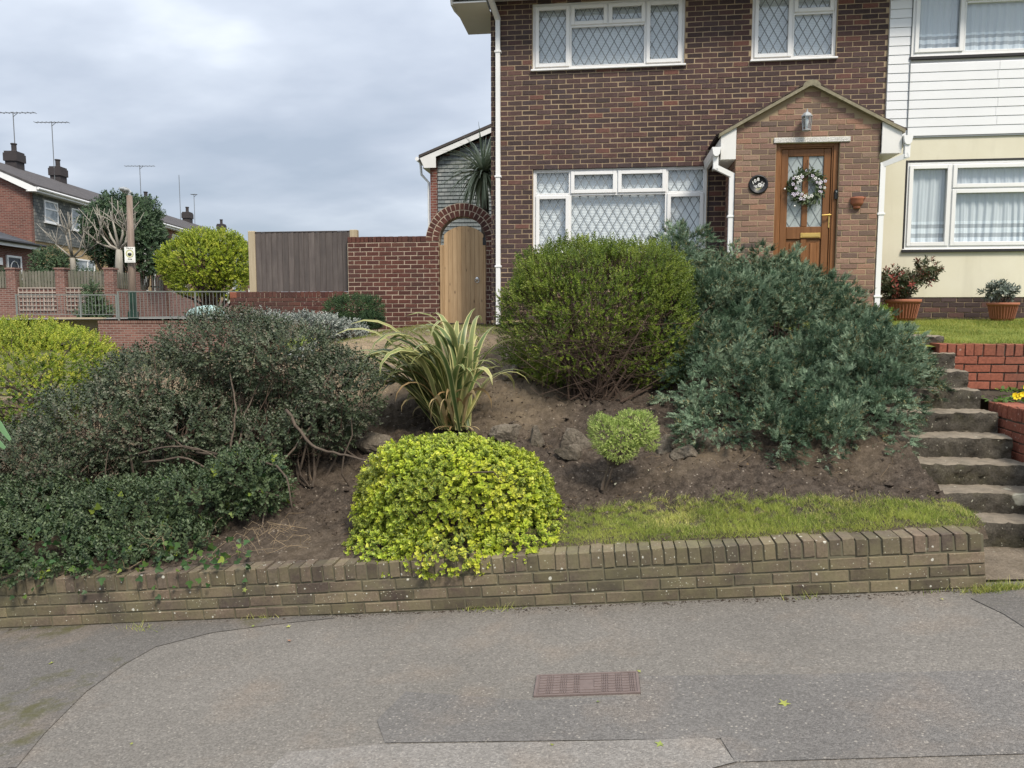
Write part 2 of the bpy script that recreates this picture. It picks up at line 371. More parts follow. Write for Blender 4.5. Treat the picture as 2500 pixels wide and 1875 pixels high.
L['tree_gold'] = leafmat('golden_tree_leaf', [(0, (.08, .13, .016)), (.4, (.19, .26, .025)), (.8, (.36, .42, .04)), (1, (.50, .52, .08))], .5, .3)
L['palm'] = leafmat('palm_leaf', [(0, (.16, .20, .13)), (.6, (.30, .34, .23)), (1, (.45, .48, .35))], .5, .2)
L['flax'] = leafmat('flax_leaf', [(0, (.08, .13, .04)), (.5, (.14, .19, .065)), (.8, (.22, .26, .10)), (1, (.32, .32, .12))], .36, .3, edge=(.62, .57, .27, .55, .8))
L['flax_dead'] = leafmat('dried_flax_leaf', [(0, (.22, .14, .06)), (.5, (.34, .24, .12)), (1, (.45, .36, .19))], .7, .2)
L['grass'] = leafmat('grass_blade', [(0, (.15, .21, .04)), (.4, (.27, .33, .07)), (.75, (.44, .45, .11)), (1, (.62, .56, .24))], .55, .35)
L['lawn'] = leafmat('lawn_blade', [(0, (.105, .16, .025)), (.5, (.19, .235, .038)), (.85, (.29, .30, .055)), (1, (.42, .37, .12))], .55, .3)
L['straw'] = leafmat('dry_stem', [(0, (.13, .09, .05)), (1, (.28, .21, .13))], .8, .15)
L['pieris'] = leafmat('mixed_shrub_leaf', [(0, (.03, .05, .022)), (.6, (.085, .10, .05)), (.8, (.14, .10, .06)), (.86, (.28, .06, .05)), (1, (.36, .10, .08))], .45, .25)
L['fallen'] = leafmat('fallen_leaf', [(0, (.26, .29, .06)), (.6, (.38, .38, .12)), (1, (.2, .26, .06))], .6, .2)
L['fallen_brown'] = leafmat('brown_fallen_leaf', [(0, (.30, .16, .10)), (1, (.36, .2, .12))], .7, .2)

L['litter'] = leafmat('litter_leaf', [(0, (.16, .11, .06)), (.45, (.24, .17, .10)), (.7, (.42, .36, .26)), (.85, (.55, .52, .44)), (1, (.26, .30, .10))], .7, .2)
def asphaltmat(name, base, light=.3, warm=(1, .96, .90), moss=0.0):
    m, n = newmat(name); p = pos(n)
    b = [base * w for w in warm]
    big = n.noise(p, .9, 5, .6); c = n.mix(big, [x * .70 for x in b], [x * 1.3 for x in b])
    c = n.mix(n.math('MULTIPLY', n.ramp(n.noise(p, 2.3, 4, .6), [(.5, 0.0), (.72, 1.0)]), .35), c, (.21, .165, .125))
    v = n.voro(p, 120.0); cell = n('ShaderNodeSeparateColor', Color=v.outputs['Color'])
    c = n.mix(1.0, c, n.ramp(cell.outputs[0], [(0, .74), (.5, .97), (.85, 1.14), (1, 1.28)]), 'MULTIPLY')
    v2 = n.voro(p, 62.0); s2 = n('ShaderNodeSeparateColor', Color=v2.outputs['Color'])
    spk = n.math('MULTIPLY', n.ramp(s2.outputs[1], [(.86, 0.0), (.9, 1.0)]), n.ramp(v2.outputs['Distance'], [(.25, 1.0), (.42, 0.0)]))
    c = n.mix(n.math('MULTIPLY', spk, light * 1.15), c, (.42, .385, .33))
    fine = n.noise(p, 240, 3, .6)
    if moss:
        g = n.ramp(n.noise(p, 2.2, 5, .7), [(.53, 0.0), (.66, 1.0)]); c = n.mix(n.math('MULTIPLY', g, moss), c, (.07, .068, .022))
    h = n.math('ADD', n.math('MULTIPLY', v.outputs['Distance'], -1.0), n.math('MULTIPLY', fine, .5))
    finish(n, c, .88, h, .55, .006, spec=.25); return m
M['asph'] = asphaltmat('worn_grey_asphalt', .152, .3, (1, .93, .83))
M['asph_old'] = asphaltmat('old_mossy_asphalt', .118, .2, (1, .94, .86), moss=.75)
M['asph_dark'] = asphaltmat('darker_asphalt_repair', .133, .35, (1, .95, .89))
M['asph_pale'] = asphaltmat('pale_asphalt_strip', .19, .3, (1, .94, .86))
M['asph_mid'] = asphaltmat('bluish_asphalt_repair', .135, .4, (1, .98, .96))
def concretemat(name, base, dark, lichen=.8, moss=.5, tread=None):
    m, n = newmat(name); p = pos(n); nz = n('ShaderNodeSeparateXYZ', Vector=n('ShaderNodeNewGeometry').outputs['Normal']).outputs[2]
    c = n.mix(n.ramp(n.noise(p, 6, 6, .7), [(.3, 0.0), (.7, 1.0)]), dark, base)
    c = n.mix(1.0, c, n.ramp(n.noise(p, 70, 4, .7), [(.3, .62), (.7, 1.35)]), 'MULTIPLY')
    c = n.mix(n.math('MULTIPLY', n.ramp(n.noise(p, 3.1, 5, .7), [(.5, 0.0), (.68, 1.0)]), moss), c, (.062, .058, .022))
    if tread: c = n.mix(n.math('MULTIPLY', n.ramp(nz, [(.55, 0.0), (.85, 1.0)]), n.ramp(n.noise(p, 8, 5, .7), [(.3, .35), (.6, 1.0)])), c, tread)
    wob = n('ShaderNodeVectorMath', {'operation': 'ADD'}, i0=p, i1=n('ShaderNodeVectorMath', {'operation': 'SCALE'}, i0=n('ShaderNodeTexNoise', Vector=p, Scale=40.0, Detail=4.0).outputs[1], Scale=.035).outputs[0]).outputs[0]
    for sc, pw, sz in ((4.5, 9.0, .40), (34.0, 4.0, .3)):
        v = n.voro(wob, sc); q = n.math('MULTIPLY', n.math('POWER', n('ShaderNodeSeparateColor', Color=v.outputs['Color']).outputs[0], pw), sz)
        c = n.mix(n.math('MULTIPLY', n.ramp(n.math('SUBTRACT', q, v.outputs['Distance']), [(.0, 0.0), (.05, 1.0)]), lichen), c, (.46, .45, .36))
    finish(n, c, .95, n.noise(p, 38, 8, .8), 1.0, .02, spec=.15); return m
M['steps'] = concretemat('weathered_concrete', (.14, .125, .10), (.045, .041, .034), .75, .5, (.28, .24, .185))
M['kerb'] = concretemat('concrete_kerb', (.27, .265, .25), (.19, .185, .175), .3, .1)
M['landing'] = concretemat('concrete_path', (.27, .225, .17), (.15, .125, .095), .35, .35)
M['rock'] = concretemat('pale_stone', (.22, .19, .15), (.095, .08, .063), .35, .3)
def soilmat():
    m, n = newmat('crumbly_soil'); p = pos(n)
    c = n.ramp(n.noise(p, 16, 6, .7), [(.3, (.027, .021, .016)), (.5, (.058, .046, .036)), (.72, (.102, .082, .064))])
    c = n.mix(1.0, c, n.ramp(n.noise(p, 75, 5, .8), [(.32, .45), (.68, 1.6)]), 'MULTIPLY')
    dry = n('ShaderNodeAttribute', {'attribute_name': 'dry'}).outputs['Fac']
    c = n.mix(n.math('MULTIPLY', n.math('MULTIPLY', dry, n.ramp(n.noise(p, 5, 5, .7), [(.3, .35), (.6, 1.0)])), .85), c, (.30, .235, .155))
    v = n.voro(p, 45.0); s = n('ShaderNodeSeparateColor', Color=v.outputs['Color']).outputs[0]
    c = n.mix(n.math('MULTIPLY', n.ramp(s, [(.93, 0.0), (.95, 1.0)]), n.ramp(v.outputs['Distance'], [(.2, .7), (.4, 0.0)])), c, (.30, .26, .21))
    finish(n, c, .97, n.noise(p, 60, 6, .75), .9, .012, spec=.1); return m
M['soil'] = soilmat()
def groundmat(name, a, b, sc=3):
    m, n = newmat(name); p = pos(n); finish(n, n.mix(n.ramp(n.noise(p, sc, 6, .65), [(.3, 0.0), (.7, 1.0)]), a, b), .95, n.noise(p, 40, 4), .4, .02, spec=.1); return m
M['lawn'] = groundmat('mown_lawn', (.10, .13, .025), (.19, .21, .05), 6)
M['ground'] = groundmat('rough_ground', (.07, .075, .035), (.12, .12, .06), 1)
M['path'] = groundmat('grey_path', (.17, .165, .155), (.24, .235, .22), 2)
M['rough_grass'] = groundmat('worn_turf', (.11, .12, .03), (.24, .20, .09), 4)
def rendermat(name, a, b):
    m, n = newmat(name); p = pos(n); c = n.mix(n.ramp(n.noise(p, 1.4, 5, .6), [(.3, 0.0), (.7, 1.0)]), a, b)
    c = n.mix(n.math('MULTIPLY', n.ramp(n.noise(n.map(p, scale=(5, 5, .7)), 1.5, 5), [(.55, 0.0), (.8, 1.0)]), .25), c, [x * .7 for x in a])
    finish(n, c, .9, n.noise(p, 90, 4, .7), .35, .004, spec=.15); return m
M['cream'] = rendermat('cream_render', (.60, .57, .45), (.66, .635, .52))
def courses(name, stops, mortar, bw, bh, msz, off=.5, frame=None, bump=.4):
    """brick or tile courses on far walls; frame = (direction along the wall)"""
    m, n = newmat(name); p = pos(n)
    u = n('ShaderNodeVectorMath', {'operation': 'DOT_PRODUCT'}, i0=p, i1=frame).outputs['Value']; z = n('ShaderNodeSeparateXYZ', Vector=p).outputs[2]
    v = n('ShaderNodeCombineXYZ', X=u, Y=z, Z=0.0).outputs[0]
    b = n('ShaderNodeTexBrick', {'offset': off}, Vector=v, Color1=(0, 0, 0), Color2=(1, 1, 1), Mortar=(.5, .5, .5), Scale=1.0)
    for k, x in (('Mortar Size', msz), ('Brick Width', bw), ('Row Height', bh), ('Mortar Smooth', .1), ('Bias', 0.0)): b.inputs[k].default_value = x
    c = n.ramp(b.outputs[0], stops); c = n.mix(1.0, c, n.ramp(n.noise(p, 1.1, 5, .65), [(.3, .8), (.7, 1.25)]), 'MULTIPLY')
    c = n.mix(b.outputs['Fac'], c, mortar); finish(n, c, .9, n.math('SUBTRACT', 1.0, b.outputs['Fac']), bump, .01, spec=.2); return m
def roofmat(name, along, a, b):
    m, n = newmat(name); p = pos(n)
    u = n('ShaderNodeVectorMath', {'operation': 'DOT_PRODUCT'}, i0=p, i1=along).outputs['Value']
    c = n.mix(n.ramp(n.noise(p, 3, 6, .7), [(.3, 0.0), (.7, 1.0)]), a, b)
    finish(n, c, .9, n.math('ADD', n.math('SINE', n.math('MULTIPLY', u, 22.0)), n.noise(p, 14, 3)), .3, .03, spec=.15); return m
# ------------------------------------------------------------------ bricks
BQ = np.array([(0, 1, 2, 3), (4, 5, 1, 0), (5, 6, 2, 1), (6, 7, 3, 2), (7, 4, 0, 3), (8, 9, 5, 4), (9, 10, 6, 5), (10, 11, 7, 6), (11, 8, 4, 7), (11, 10, 9, 8)])
_bg = {}
def brick_geo(w, d, h, var):
    k = (round(w, 3), round(d, 3), round(h, 3), var)
    if k not in _bg:
        r = np.random.default_rng(hash(k) % 2**31); c = .004; x, y, z = w / 2, d / 2, h / 2
        v = np.array([(-x + c, -y, -z + c), (x - c, -y, -z + c), (x - c, -y, z - c), (-x + c, -y, z - c),
                      (-x, -y + c, -z), (x, -y + c, -z), (x, -y + c, z), (-x, -y + c, z), (-x, y, -z), (x, y, -z), (x, y, z), (-x, y, z)])
        v[:8] += r.uniform(-.0022, .0022, (8, 3)); _bg[k] = v
    return k, _bg[k]
_bm = {}
def emit_bricks(items, parent, mat, keep=300, rest='brickwork', name='brick', nvar=4):
    """items: (location, 3x3 rotation, (w, d, h), score); the largest in view become objects, the rest one mesh"""
    items = sorted(items, key=lambda t: -t[3]); V = []; Fq = []; T = []; b = 0
    for i, (loc, R, s, sc) in enumerate(items):
        k, g = brick_geo(*s, random.randrange(nvar))
        if i < keep and (sc > 0 or keep >= len(items)):
            kk = (k, mat.name)
            if kk not in _bm: _bm[kk] = np_mesh(name, g, BQ, mat)
            o = bpy.data.objects.new(name, _bm[kk]); COL.objects.link(o)
            o.matrix_basis = Matrix.Translation(loc) @ R.to_4x4(); adopt(o, parent)
        else:
            V.append(g @ np.array(R).T + np.array(loc)); Fq.append(BQ + b); b += 12; T += [random.random()] * 12
    if V: setp(addobj(rest, np_mesh(rest, np.concatenate(V), np.concatenate(Fq), mat, {'tone': T}), parent), kind='stuff')
def lay(O, U, V, N, u0, u1, v0, v1, openings=(), gauge=.075, pitch=.225, off=0.0, d=.06, keepfn=None, hide=None, bond='stretcher'):
    """bricks of a plane wall: O origin, U along, V up, N outward"""
    O, U, V, N = map(Vector, (O, U, V, N)); R = Matrix((U, -N, V)).transposed(); out = []
    j = .010
    for k in range(int(round((v1 - v0) / gauge))):
        va = v0 + k * gauge; vc = va + gauge / 2; a = u0 - pitch + ((k % 2) * pitch / 2 + off) % pitch
        while a < u1:
            segs = [(max(a, u0), min(a + pitch, u1))]; a += pitch
            for (p, q, r, s) in openings:
                if r < vc < s:
                    ns = []
                    for (m, n_) in segs:
                        if q <= m or p >= n_: ns.append((m, n_))
                        else:
                            if p > m: ns.append((m, p))
                            if q < n_: ns.append((q, n_))
                    segs = ns
            for (m, n_) in segs:
                w = n_ - m - j
                if w < .03: continue
                uc = (m + n_) / 2
                if keepfn and not keepfn(uc, vc, w): continue
                loc = O + U * uc + V * vc + N * (-d / 2 + random.uniform(-.0015, .002))
                px, py, dep = proj(loc); sc = w / dep if (-20 < px < 2520 and -10 < py < 1890) else 0
                if sc and hide and hide(px, py): sc = 0
                out.append((loc, R, (round(w * 200) / 200, d, gauge - j), sc))
    return out
def core(mb, u0, u1, v0, v1, openings, P):
    """wall body with openings left out; P(u, v, back) -> point"""
    us = sorted({u0, u1, *[min(max(x, u0), u1) for o in openings for x in o[:2]]}); vs = sorted({v0, v1, *[min(max(x, v0), v1) for o in openings for x in o[2:]]})
    for a, b in zip(us, us[1:]):
        for c, d in zip(vs, vs[1:]):
            m, q = (a + b) / 2, (c + d) / 2
            if any(o[0] < m < o[1] and o[2] < q < o[3] for o in openings): continue
            mb.add([P(x, z, y) for x in (a, b) for y in (0, 1) for z in (c, d)], [(0, 1, 3, 2), (4, 6, 7, 5), (0, 4, 5, 1), (2, 3, 7, 6), (0, 2, 6, 4), (1, 5, 7, 3)])

def bush_hide(px, py):
    return (1215 < px < 1700 and py > 600) or (1690 < px < 2100 and py > 600)

# ------------------------------------------------------------------ terrain
PY = [4.80, 4.87, 4.95, 5.3, 5.7, 6.2, 6.6, 7.0, 7.6, 8.2, 9.0, 11.0, 13.4, 60]
PZg = [.33, .402, .425, .47, .55, .74, .88, 1.03, 1.26, 1.44, 1.55, 1.65, 1.70, 1.9]
KY = [4.80, 6.5, 8.5, 13.4]; KZ = [1.0, .75, .3, .05]
def zg(x, y):
    x = np.asarray(x, dtype=float); y = np.asarray(y, dtype=float)
    z = np.interp(y, PY, PZg) + PS * x * np.interp(y, KY, KZ)
    return z - .22 * np.clip(-x - 3.2, 0, 8) * np.interp(y, [5, 9, 13.4], [.3, .6, .75])
def zg1(x, y): return float(zg(x, y))
def onbank(px, py):
    """first hit of a pixel ray on the bank"""
    r = ray(px, py); t = 4.9 / r.y
    for _ in range(600):
        p = CAM + r * t
        if p.z < zg1(p.x, p.y): return p
        t += .012
    return p

def sheet(name, pts, mat, dz=0.0, kind='structure', sub=None):
    me = bpy.data.meshes.new(name); me.from_pydata([tuple(Vector(p) + Vector((0, 0, dz))) for p in pts], [], [tuple(range(len(pts)))])
    me.update(); me.materials.append(mat); return setp(addobj(name, me), kind=kind)

# the ground sheet to the horizon, lower than everything that stands on it
gx = np.concatenate([np.linspace(-400, -40, 10), np.linspace(-36, 36, 37), np.linspace(40, 400, 10)])
gy = np.concatenate([np.linspace(-60, -6, 7), np.linspace(-4, 50, 55), np.linspace(60, 600, 12)])
X, Y = np.meshgrid(gx, gy)
Z = np.where(Y < 13, np.clip(PS * X, -2.2, 2.2) - .35, np.interp(Y, [13, 20, 60], [-.3, .6, 1.0])); Z = np.where((Y > 8) & (Y <= 13), Z - .3, Z)
def gridfaces(nx, ny):
    i = np.arange(nx - 1)[None, :] + nx * np.arange(ny - 1)[:, None]; i = i.ravel(); return np.stack([i, i + 1, i + 1 + nx, i + nx], 1)
setp(addobj('ground', np_mesh('ground', np.stack([X, Y, Z], -1).reshape(-1, 3), gridfaces(len(gx), len(gy)), M['ground'])), kind='structure')

# the bank: real clods in the surface
gx = np.arange(-8.6, 2.28, .03); gy = np.arange(4.80, 13.3, .03)
X, Y = np.meshgrid(gx, gy); Z = zg(X, Y); Pn = np.stack([X, Y, X * 0], -1).reshape(-1, 3)
clod = (np.abs(fbm(Pn * 11, 4, 3) - .5) * 2.2 + fbm(Pn * 30, 2, 4) * .5 - .7).reshape(X.shape); lump = (fbm(Pn * 1.7, 3, 5).reshape(X.shape) - .5)
flat = np.interp(Y, [4.8, 5.0, 5.5, 9.0, 10.0], [.12, .3, 1, 1, .3])
Z = Z + flat * (clod * .085 + lump * .14)
dry = np.clip(np.interp(Y, [6.6, 8.2, 9.6, 11], [0, .8, 1, .4]) * np.interp(X, [-3.6, -2.2, -.6, .2], [1, 1, .5, 0]) + (fbm(Pn * 1.3, 3, 9).reshape(X.shape) - .5) * .9, 0, 1)
setp(addobj('garden_bank', np_mesh('garden_bank', np.stack([X, Y, Z], -1).reshape(-1, 3), gridfaces(len(gx), len(gy)), M['soil'], {'dry': dry.ravel()}, smooth=True)), kind='structure')
BANKX, BANKY, BANKZ = gx, gy, Z
def zb(x, y):
    i = np.clip(((np.asarray(x) - gx0) / .03).astype(int), 0, len(BANKX) - 1); j = np.clip(((np.asarray(y) - gy0) / .03).astype(int), 0, len(BANKY) - 1); return BANKZ[j, i]
gx0, gy0 = gx[0], gy[0]

# pavement of several asphalt repairs, kerb, road
def pv(*pp, dz=0.0): return [onpave(px, py, dz) for px, py in pp]
def zp(x, y, dz=0): return Vector((x, y, zpave(x) + dz))
KY0 = 2.86
sheet('pavement', [zp(-14, KY0), zp(9, KY0), zp(9, 5.6), zp(2.0, 5.6), zp(2.0, 4.98), zp(-14, 4.98)], M['asph'])
sheet('asphalt_patch', [onpave(*p) for p in ((-400, 1900), (40, 1875), (110, 1790), (210, 1690), (300, 1625), (380, 1580), (520, 1545), (700, 1522), (820, 1510), (700, 1495), (200, 1500), (-500, 1540))], M['asph_old'], .004)
sheet('asphalt_patch', [onpave(*p) for p in ((1560, 1652), (1900, 1648), (2200, 1643), (2700, 1632), (2760, 1835), (1795, 1862), (1760, 1805), (1500, 1808), (940, 1815), (920, 1760), (990, 1690), (1300, 1712), (1565, 1700))], M['asph_dark'], .004)
sheet('asphalt_patch', [onpave(*p) for p in ((700, 1840), (920, 1822), (1500, 1812), (1745, 1806), (1772, 1835), (1795, 1864), (1700, 1890), (640, 1900))], M['asph_pale'], .008)
sheet('asphalt_patch', [onpave(*p) for p in ((2370, 1462), (2430, 1440), (2600, 1450), (2700, 1580), (2520, 1545), (2450, 1500))], M['asph_old'], .004)
sheet('road', [zp(-14, -8, -.13), zp(9, -8, -.13), zp(9, KY0 - .12, -.13), zp(-14, KY0 - .12, -.13)], M['asph_dark'])
ka = math.atan(PS); KR = Matrix.Rotation(-ka, 3, 'Y')
kx = [-1.2 + .914 * k for k in range(6)]
k0 = onpave(2335, 1858); kshift = (k0.x - kx[0]) % .914
for i, x in enumerate(kx):
    mb = MB(); x += kshift
    mb.cbox(0, .904, KY0 - .128, KY0 - .002, -.2, .004, .012, Matrix.Translation((x, 0, zpave(x))) @ KR.to_4x4())
    setp(mb.build('kerb_stone', M['kerb']), 'grey concrete kerb stone along the edge of the pavement', 'kerb', 'kerb stones along the pavement')
sheet('path', [Vector((2.2, 4.8, zpave(2.2) + .022)), Vector((3.3, 4.8, zpave(3.0) + .022)), Vector((3.3, 5.6, .325)), Vector((2.2, 5.6, .315))], M['landing'])

# ------------------------------------------------------------------ front garden wall (follows the slope)
WY = 4.71
wall = thing('garden_wall', 'low mossy brown brick garden wall with soldier coping beside the pavement', 'wall', (0, WY, 0))
XL, XR = -5.6, 2.226
Uw = Vector((math.cos(ka), 0, math.sin(ka))); Vw = Vector((-math.sin(ka), 0, math.cos(ka))); Nw = Vector((0, -1, 0)); Ow = Vector((XL, WY, zpave(XL)))
LW = (XR - XL) / math.cos(ka)
mb = MB()
def wallcore(mb, O, U, V, N, Lw, h=.325):
    mb.add([O + U * a - N * (.007 + b) + V * c for a in (0.004, Lw - .006) for b in (0, .195) for c in (-.06, h)], [(0, 1, 3, 2), (4, 6, 7, 5), (0, 4, 5, 1), (2, 3, 7, 6), (0, 2, 6, 4), (1, 5, 7, 3)])
wallcore(mb, Ow, Uw, Vw, Nw, LW)
items = lay(Ow, Uw, Vw, Nw, 0, LW, 0.004, .229, d=.20)
def soldiers(O, U, V, N, Lw, v0, hgt, depth, wob=.004):
    R = Matrix((U, -N, V)).transposed(); out = []; u = .002
    while u < Lw - .03:
        w = random.choice((.065, .065, .065, .066, .068)); w = w if u + w < Lw else Lw - u - .004
        if random.random() < .06: w = .098
        if u + w > Lw: w = Lw - u
        Rj = R @ Matrix.Rotation(random.uniform(-.012, .012), 3, 'Y') @ Matrix.Rotation(random.uniform(-.01, .01), 3, 'X')
        loc = O + U * (u + w / 2) + V * (v0 + hgt / 2 + random.uniform(-wob, wob)) - N * (depth / 2 + random.uniform(-wob, wob * .6))
        out.append((loc, Rj, (w, depth, hgt), w / proj(loc)[2])); u += w + random.uniform(.006, .012)
    return out
items += soldiers(Ow, Uw, Vw, Nw, LW, .236, .1025, .215)
mb.build('mortar', M['mortar_low'], wall)
emit_bricks(items, wall, M['brick_low'], keep=330)

# ------------------------------------------------------------------ windows
def ring(mb, x0, x1, z0, z1, w, y0, y1, c=.004):
    mb.cbox(x0, x0 + w, y0, y1, z0, z1, c); mb.cbox(x1 - w, x1, y0, y1, z0, z1, c)
    mb.cbox(x0 + w, x1 - w, y0 + .0015, y1, z0, z0 + w, c); mb.cbox(x0 + w, x1 - w, y0 + .0015, y1, z1 - w, z1, c)
def lattice(mb, x0, x1, z0, z1, y, p, q, w=.011, seed=0):
    sl = q / p
    for sgn in (1, -1):
        k = -60
        while k < 60:
            xa = x0 + k * p + (.5 * p if seed else .25 * p); k += 1
            # line z = z0 + sgn*sl*(x - xa) (+ wrapped start)
            pts = []
            za = z0 + sgn * sl * (x0 - xa); zbb = z0 + sgn * sl * (x1 - xa)
            a, b = (x0, za), (x1, zbb)
            if sgn < 0: a, b = b, a
            if a[1] > z1 or b[1] < z0: continue
            def cut(z): return xa + (z - z0) / (sgn * sl)
            if a[1] < z0: a = (cut(z0), z0)
            if b[1] > z1: b = (cut(z1), z1)
            if math.hypot(a[0] - b[0], a[1] - b[1]) < .03: continue
            yy = y - (.0006 if sgn > 0 else 0)
            mb.bar((a[0], yy, a[1]), (b[0], yy, b[1]), w, .004, (0, 1, 0))
def window(house, x0, x1, z0, z1, Y, lights, lat=None, backing='blind', recess=.04, label=None):
    """lights: (u0,u1,v0,v1,opens) in fractions of the window"""
    y = Y + recess; fr = MB()
    ring(fr, x0, x1, z0, z1, .032, y, y + .07)
    W, Hh = x1 - x0, z1 - z0; win = None; ix0, ix1, iz0, iz1 = x0 + .032, x1 - .032, z0 + .032, z1 - .032
    rects = [(ix0 + (ix1 - ix0) * a, ix0 + (ix1 - ix0) * b, iz0 + (iz1 - iz0) * c, iz0 + (iz1 - iz0) * d, o) for a, b, c, d, o in lights]
    for a, b, c, d, o in rects: ring(fr, a, b, c, d, .022, y + .002, y + .068)
    win = fr.build('window', M['white'], house)
    if label: win['label'] = label
    s = MB(); s.cbox(x0 - .02, x1 + .02, Y - .045, y + .002, z0 - .03, z0 - .001, .006); s.build('sill', M['white'], win)
    for i, (a, b, c, d, o) in enumerate(rects):
        m = .022
        if o:
            k = MB(); ring(k, a + .012, b - .012, c + .012, d - .012, .055, y - .016, y + .03); k.build('casement', M['white'], win); m = .064
        p = MB(); p.add([(a + m, y + .034, c + m), (b - m, y + .034, c + m), (b - m, y + .034, d - m), (a + m, y + .034, d - m)], [(0, 1, 2, 3)]); p.build('pane', M['glass'], win)
        if lat:
            l = MB(); lattice(l, a + m, b - m, c + m, d - m, y + .027, *lat, seed=i % 2); l.build('leading', M['lead'], win)
    if backing == 'blind':
        bm_ = MB(); zc = z0 + .04
        while zc < z1 - .03:
            bm_.add([(x0 + .03, y + .094, zc), (x1 - .03, y + .094, zc), (x1 - .03, y + .100, zc + .024), (x0 + .03, y + .100, zc + .024)], [(0, 1, 2, 3)]); zc += .0235
        bm_.build('blind', M['blind'], win)
    elif backing == 'curtain':
        nx = 260; xs = np.linspace(x0 + .03, x1 - .03, nx); t = xs * 9
        vs = []
        for v in np.linspace(0, 1, 8):
            amp = .006 + .009 * (1 - v)
            yy = y + .085 + amp * np.sin(t * 6.1 + 1.5 * np.sin(t * 1.3) + .25 * v) +   .004 * np.sin(t * 15 + 2 * np.sin(t * .7 + v))
            vs.append(np.stack([xs + .01 * np.sin(v * 3 + t), yy, np.full(nx, z0 + .02 + (z1 - z0 - .05) * v)], -1))
        addobj('curtain', np_mesh('curtain', np.concatenate(vs), gridfaces(nx, 8), M['curtain'], smooth=True), win)
    return win
# ------------------------------------------------------------------ the brick house
FY = 12.1; HX0, HX1 = -1.862, 3.954; GZ = 1.72; HTOP = 6.6
house = thing('brick_house', 'dark brown brick house with leaded white windows and a gabled brick porch', 'house', (1.0, FY, GZ))
WIN_U = (-1.215, 1.069, 5.58, 6.56); WIN_L = (-1.202, 1.443, 2.817, 4.092); WIN_R = (2.037, 3.237, 5.593, 6.9)
OPEN = [WIN_U, WIN_L, WIN_R, (1.75, 3.58, GZ, 4.2)]
mb = MB(); core(mb, HX0 + .008, HX1, GZ, HTOP + .45, OPEN, lambda u, v, b: Vector((u, FY + .004 + .16 * b, v)))
hwall = mb.build('wall', M['mortar_sand'], house)
def fhide(px, py): return bush_hide(px, py) or (1750 < px < 2200 and py > 330) or (1760 < px < 2190 and py > 200 + .55 * abs(px - 1980))
it = lay((0, FY, 0), (1, 0, 0), (0, 0, 1), (0, -1, 0), HX0, HX1, 1.755, HTOP + .4, OPEN, off=.04, hide=fhide)
emit_bricks(it, hwall, M['brick_house'], keep=300)
mb = MB(); mb.box(HX0 + .02, HX1 + 4.6, FY + .62, FY + 8, GZ, 6.9); mb.box(HX0 + .015, HX0 + .17, FY + .17, FY + .62, GZ, 6.9); mb.box(HX1 + 4.4, HX1 + 4.6, FY + .17, FY + .62, GZ, 6.9)
mb.build('inner_wall', M['room'], house)
C = True
window(house, *WIN_U, FY, [(0, .245, 0, 1, C), (.245, .5, .655, 1, C), (.5, .755, .655, 1, C), (.245, .755, 0, .655, False), (.755, 1, 0, 1, C)], (.128, .225))
window(house, *WIN_L, FY, [(0, .21, 0, .705, C), (.21, .78, 0, .705, False), (.78, 1, 0, .705, C), (0, .21, .705, 1, False), (.21, .49, .705, 1, C), (.49, .78, .705, 1, C), (.78, 1, .705, 1, False)], (.128, .225))
window(house, *WIN_R, FY, [(0, .49, 0, 1, C), (.49, 1, 0, .50, False), (.49, 1, .50, 1, C)], (.128, .225))
# eaves
mb = MB(); mb.cbox(-2.36, HX1 + 4.6, 11.66, FY + .3, 6.61, 6.66, .004); mb.cbox(-2.36, HX1 + 4.6, 11.62, 11.66, 6.57, 6.85, .004); ev = mb.build('eaves', M['white'], house)
mb = MB(); mb.prism([(-2.40, 11.6, 6.60), (-2.40, 11.6, 6.86), (-2.40, 12.9, 7.4), (-2.40, 12.9, 6.60), (-2.40, 11.95, 6.44), (-2.40, 11.7, 6.44)], (.03, 0, 0)); mb.box(-2.37, HX0 - .002, 11.70, 13.0, 6.46, 6.48); mb.build('barge_board', M['whitewood'], ev)
mb = MB(); mb.tube([(-2.40, 11.57, 6.80), (HX1 + 4.4, 11.57, 6.80)], .055, 10); mb.build('gutter', M['white'], house)
rf = MB(); rf.prism([(-2.44, 11.5, 6.88), (-2.44, 16.2, 9.2), (-2.44, 21, 6.88), (-2.44, 21, 6.82), (-2.44, 16.2, 9.14), (-2.44, 11.5, 6.82)], (11, 0, 0)); 
rf.build('roof', roofmat('brown_roof_tile', (1, 0, 0), (.05, .04, .036), (.10, .085, .075)), house)
def pipe(parent, pts, r=.034, mat='white', clips=(), name='downpipe'):
    """square-section plastic downpipe"""
    mb = MB()
    for a, b in zip(pts, pts[1:]):
        a, b = Vector(a), Vector(b); t = (b - a).normalized(); mb.bar(a - t * r * .7, b + t * r * .7, 2 * r, 2 * r, (0, 1, 0) if abs(t.y) < .7 else (0, 0, 1))
    o = mb.build(name, M[mat], parent)
    for c in clips:
        k = MB(); k.cbox(c[0] - r * 1.5, c[0] + r * 1.5, c[1] - r * 1.25, c[1] + r * 1.25, c[2] - .014, c[2] + .014, .003); k.build('pipe_clip', M[mat], o)
    return o
px_ = at(1216, 300, FY - .05).x
pipe(house, [(px_ - .12, 11.6, 6.78), (px_ - .10, 11.62, 6.62), (px_, FY - .05, 6.33), (px_, FY - .05, 1.72)], clips=[(px_, FY - .05, 5.85), (px_, FY - .05, 3.98), (px_, FY - .05, 2.6)])

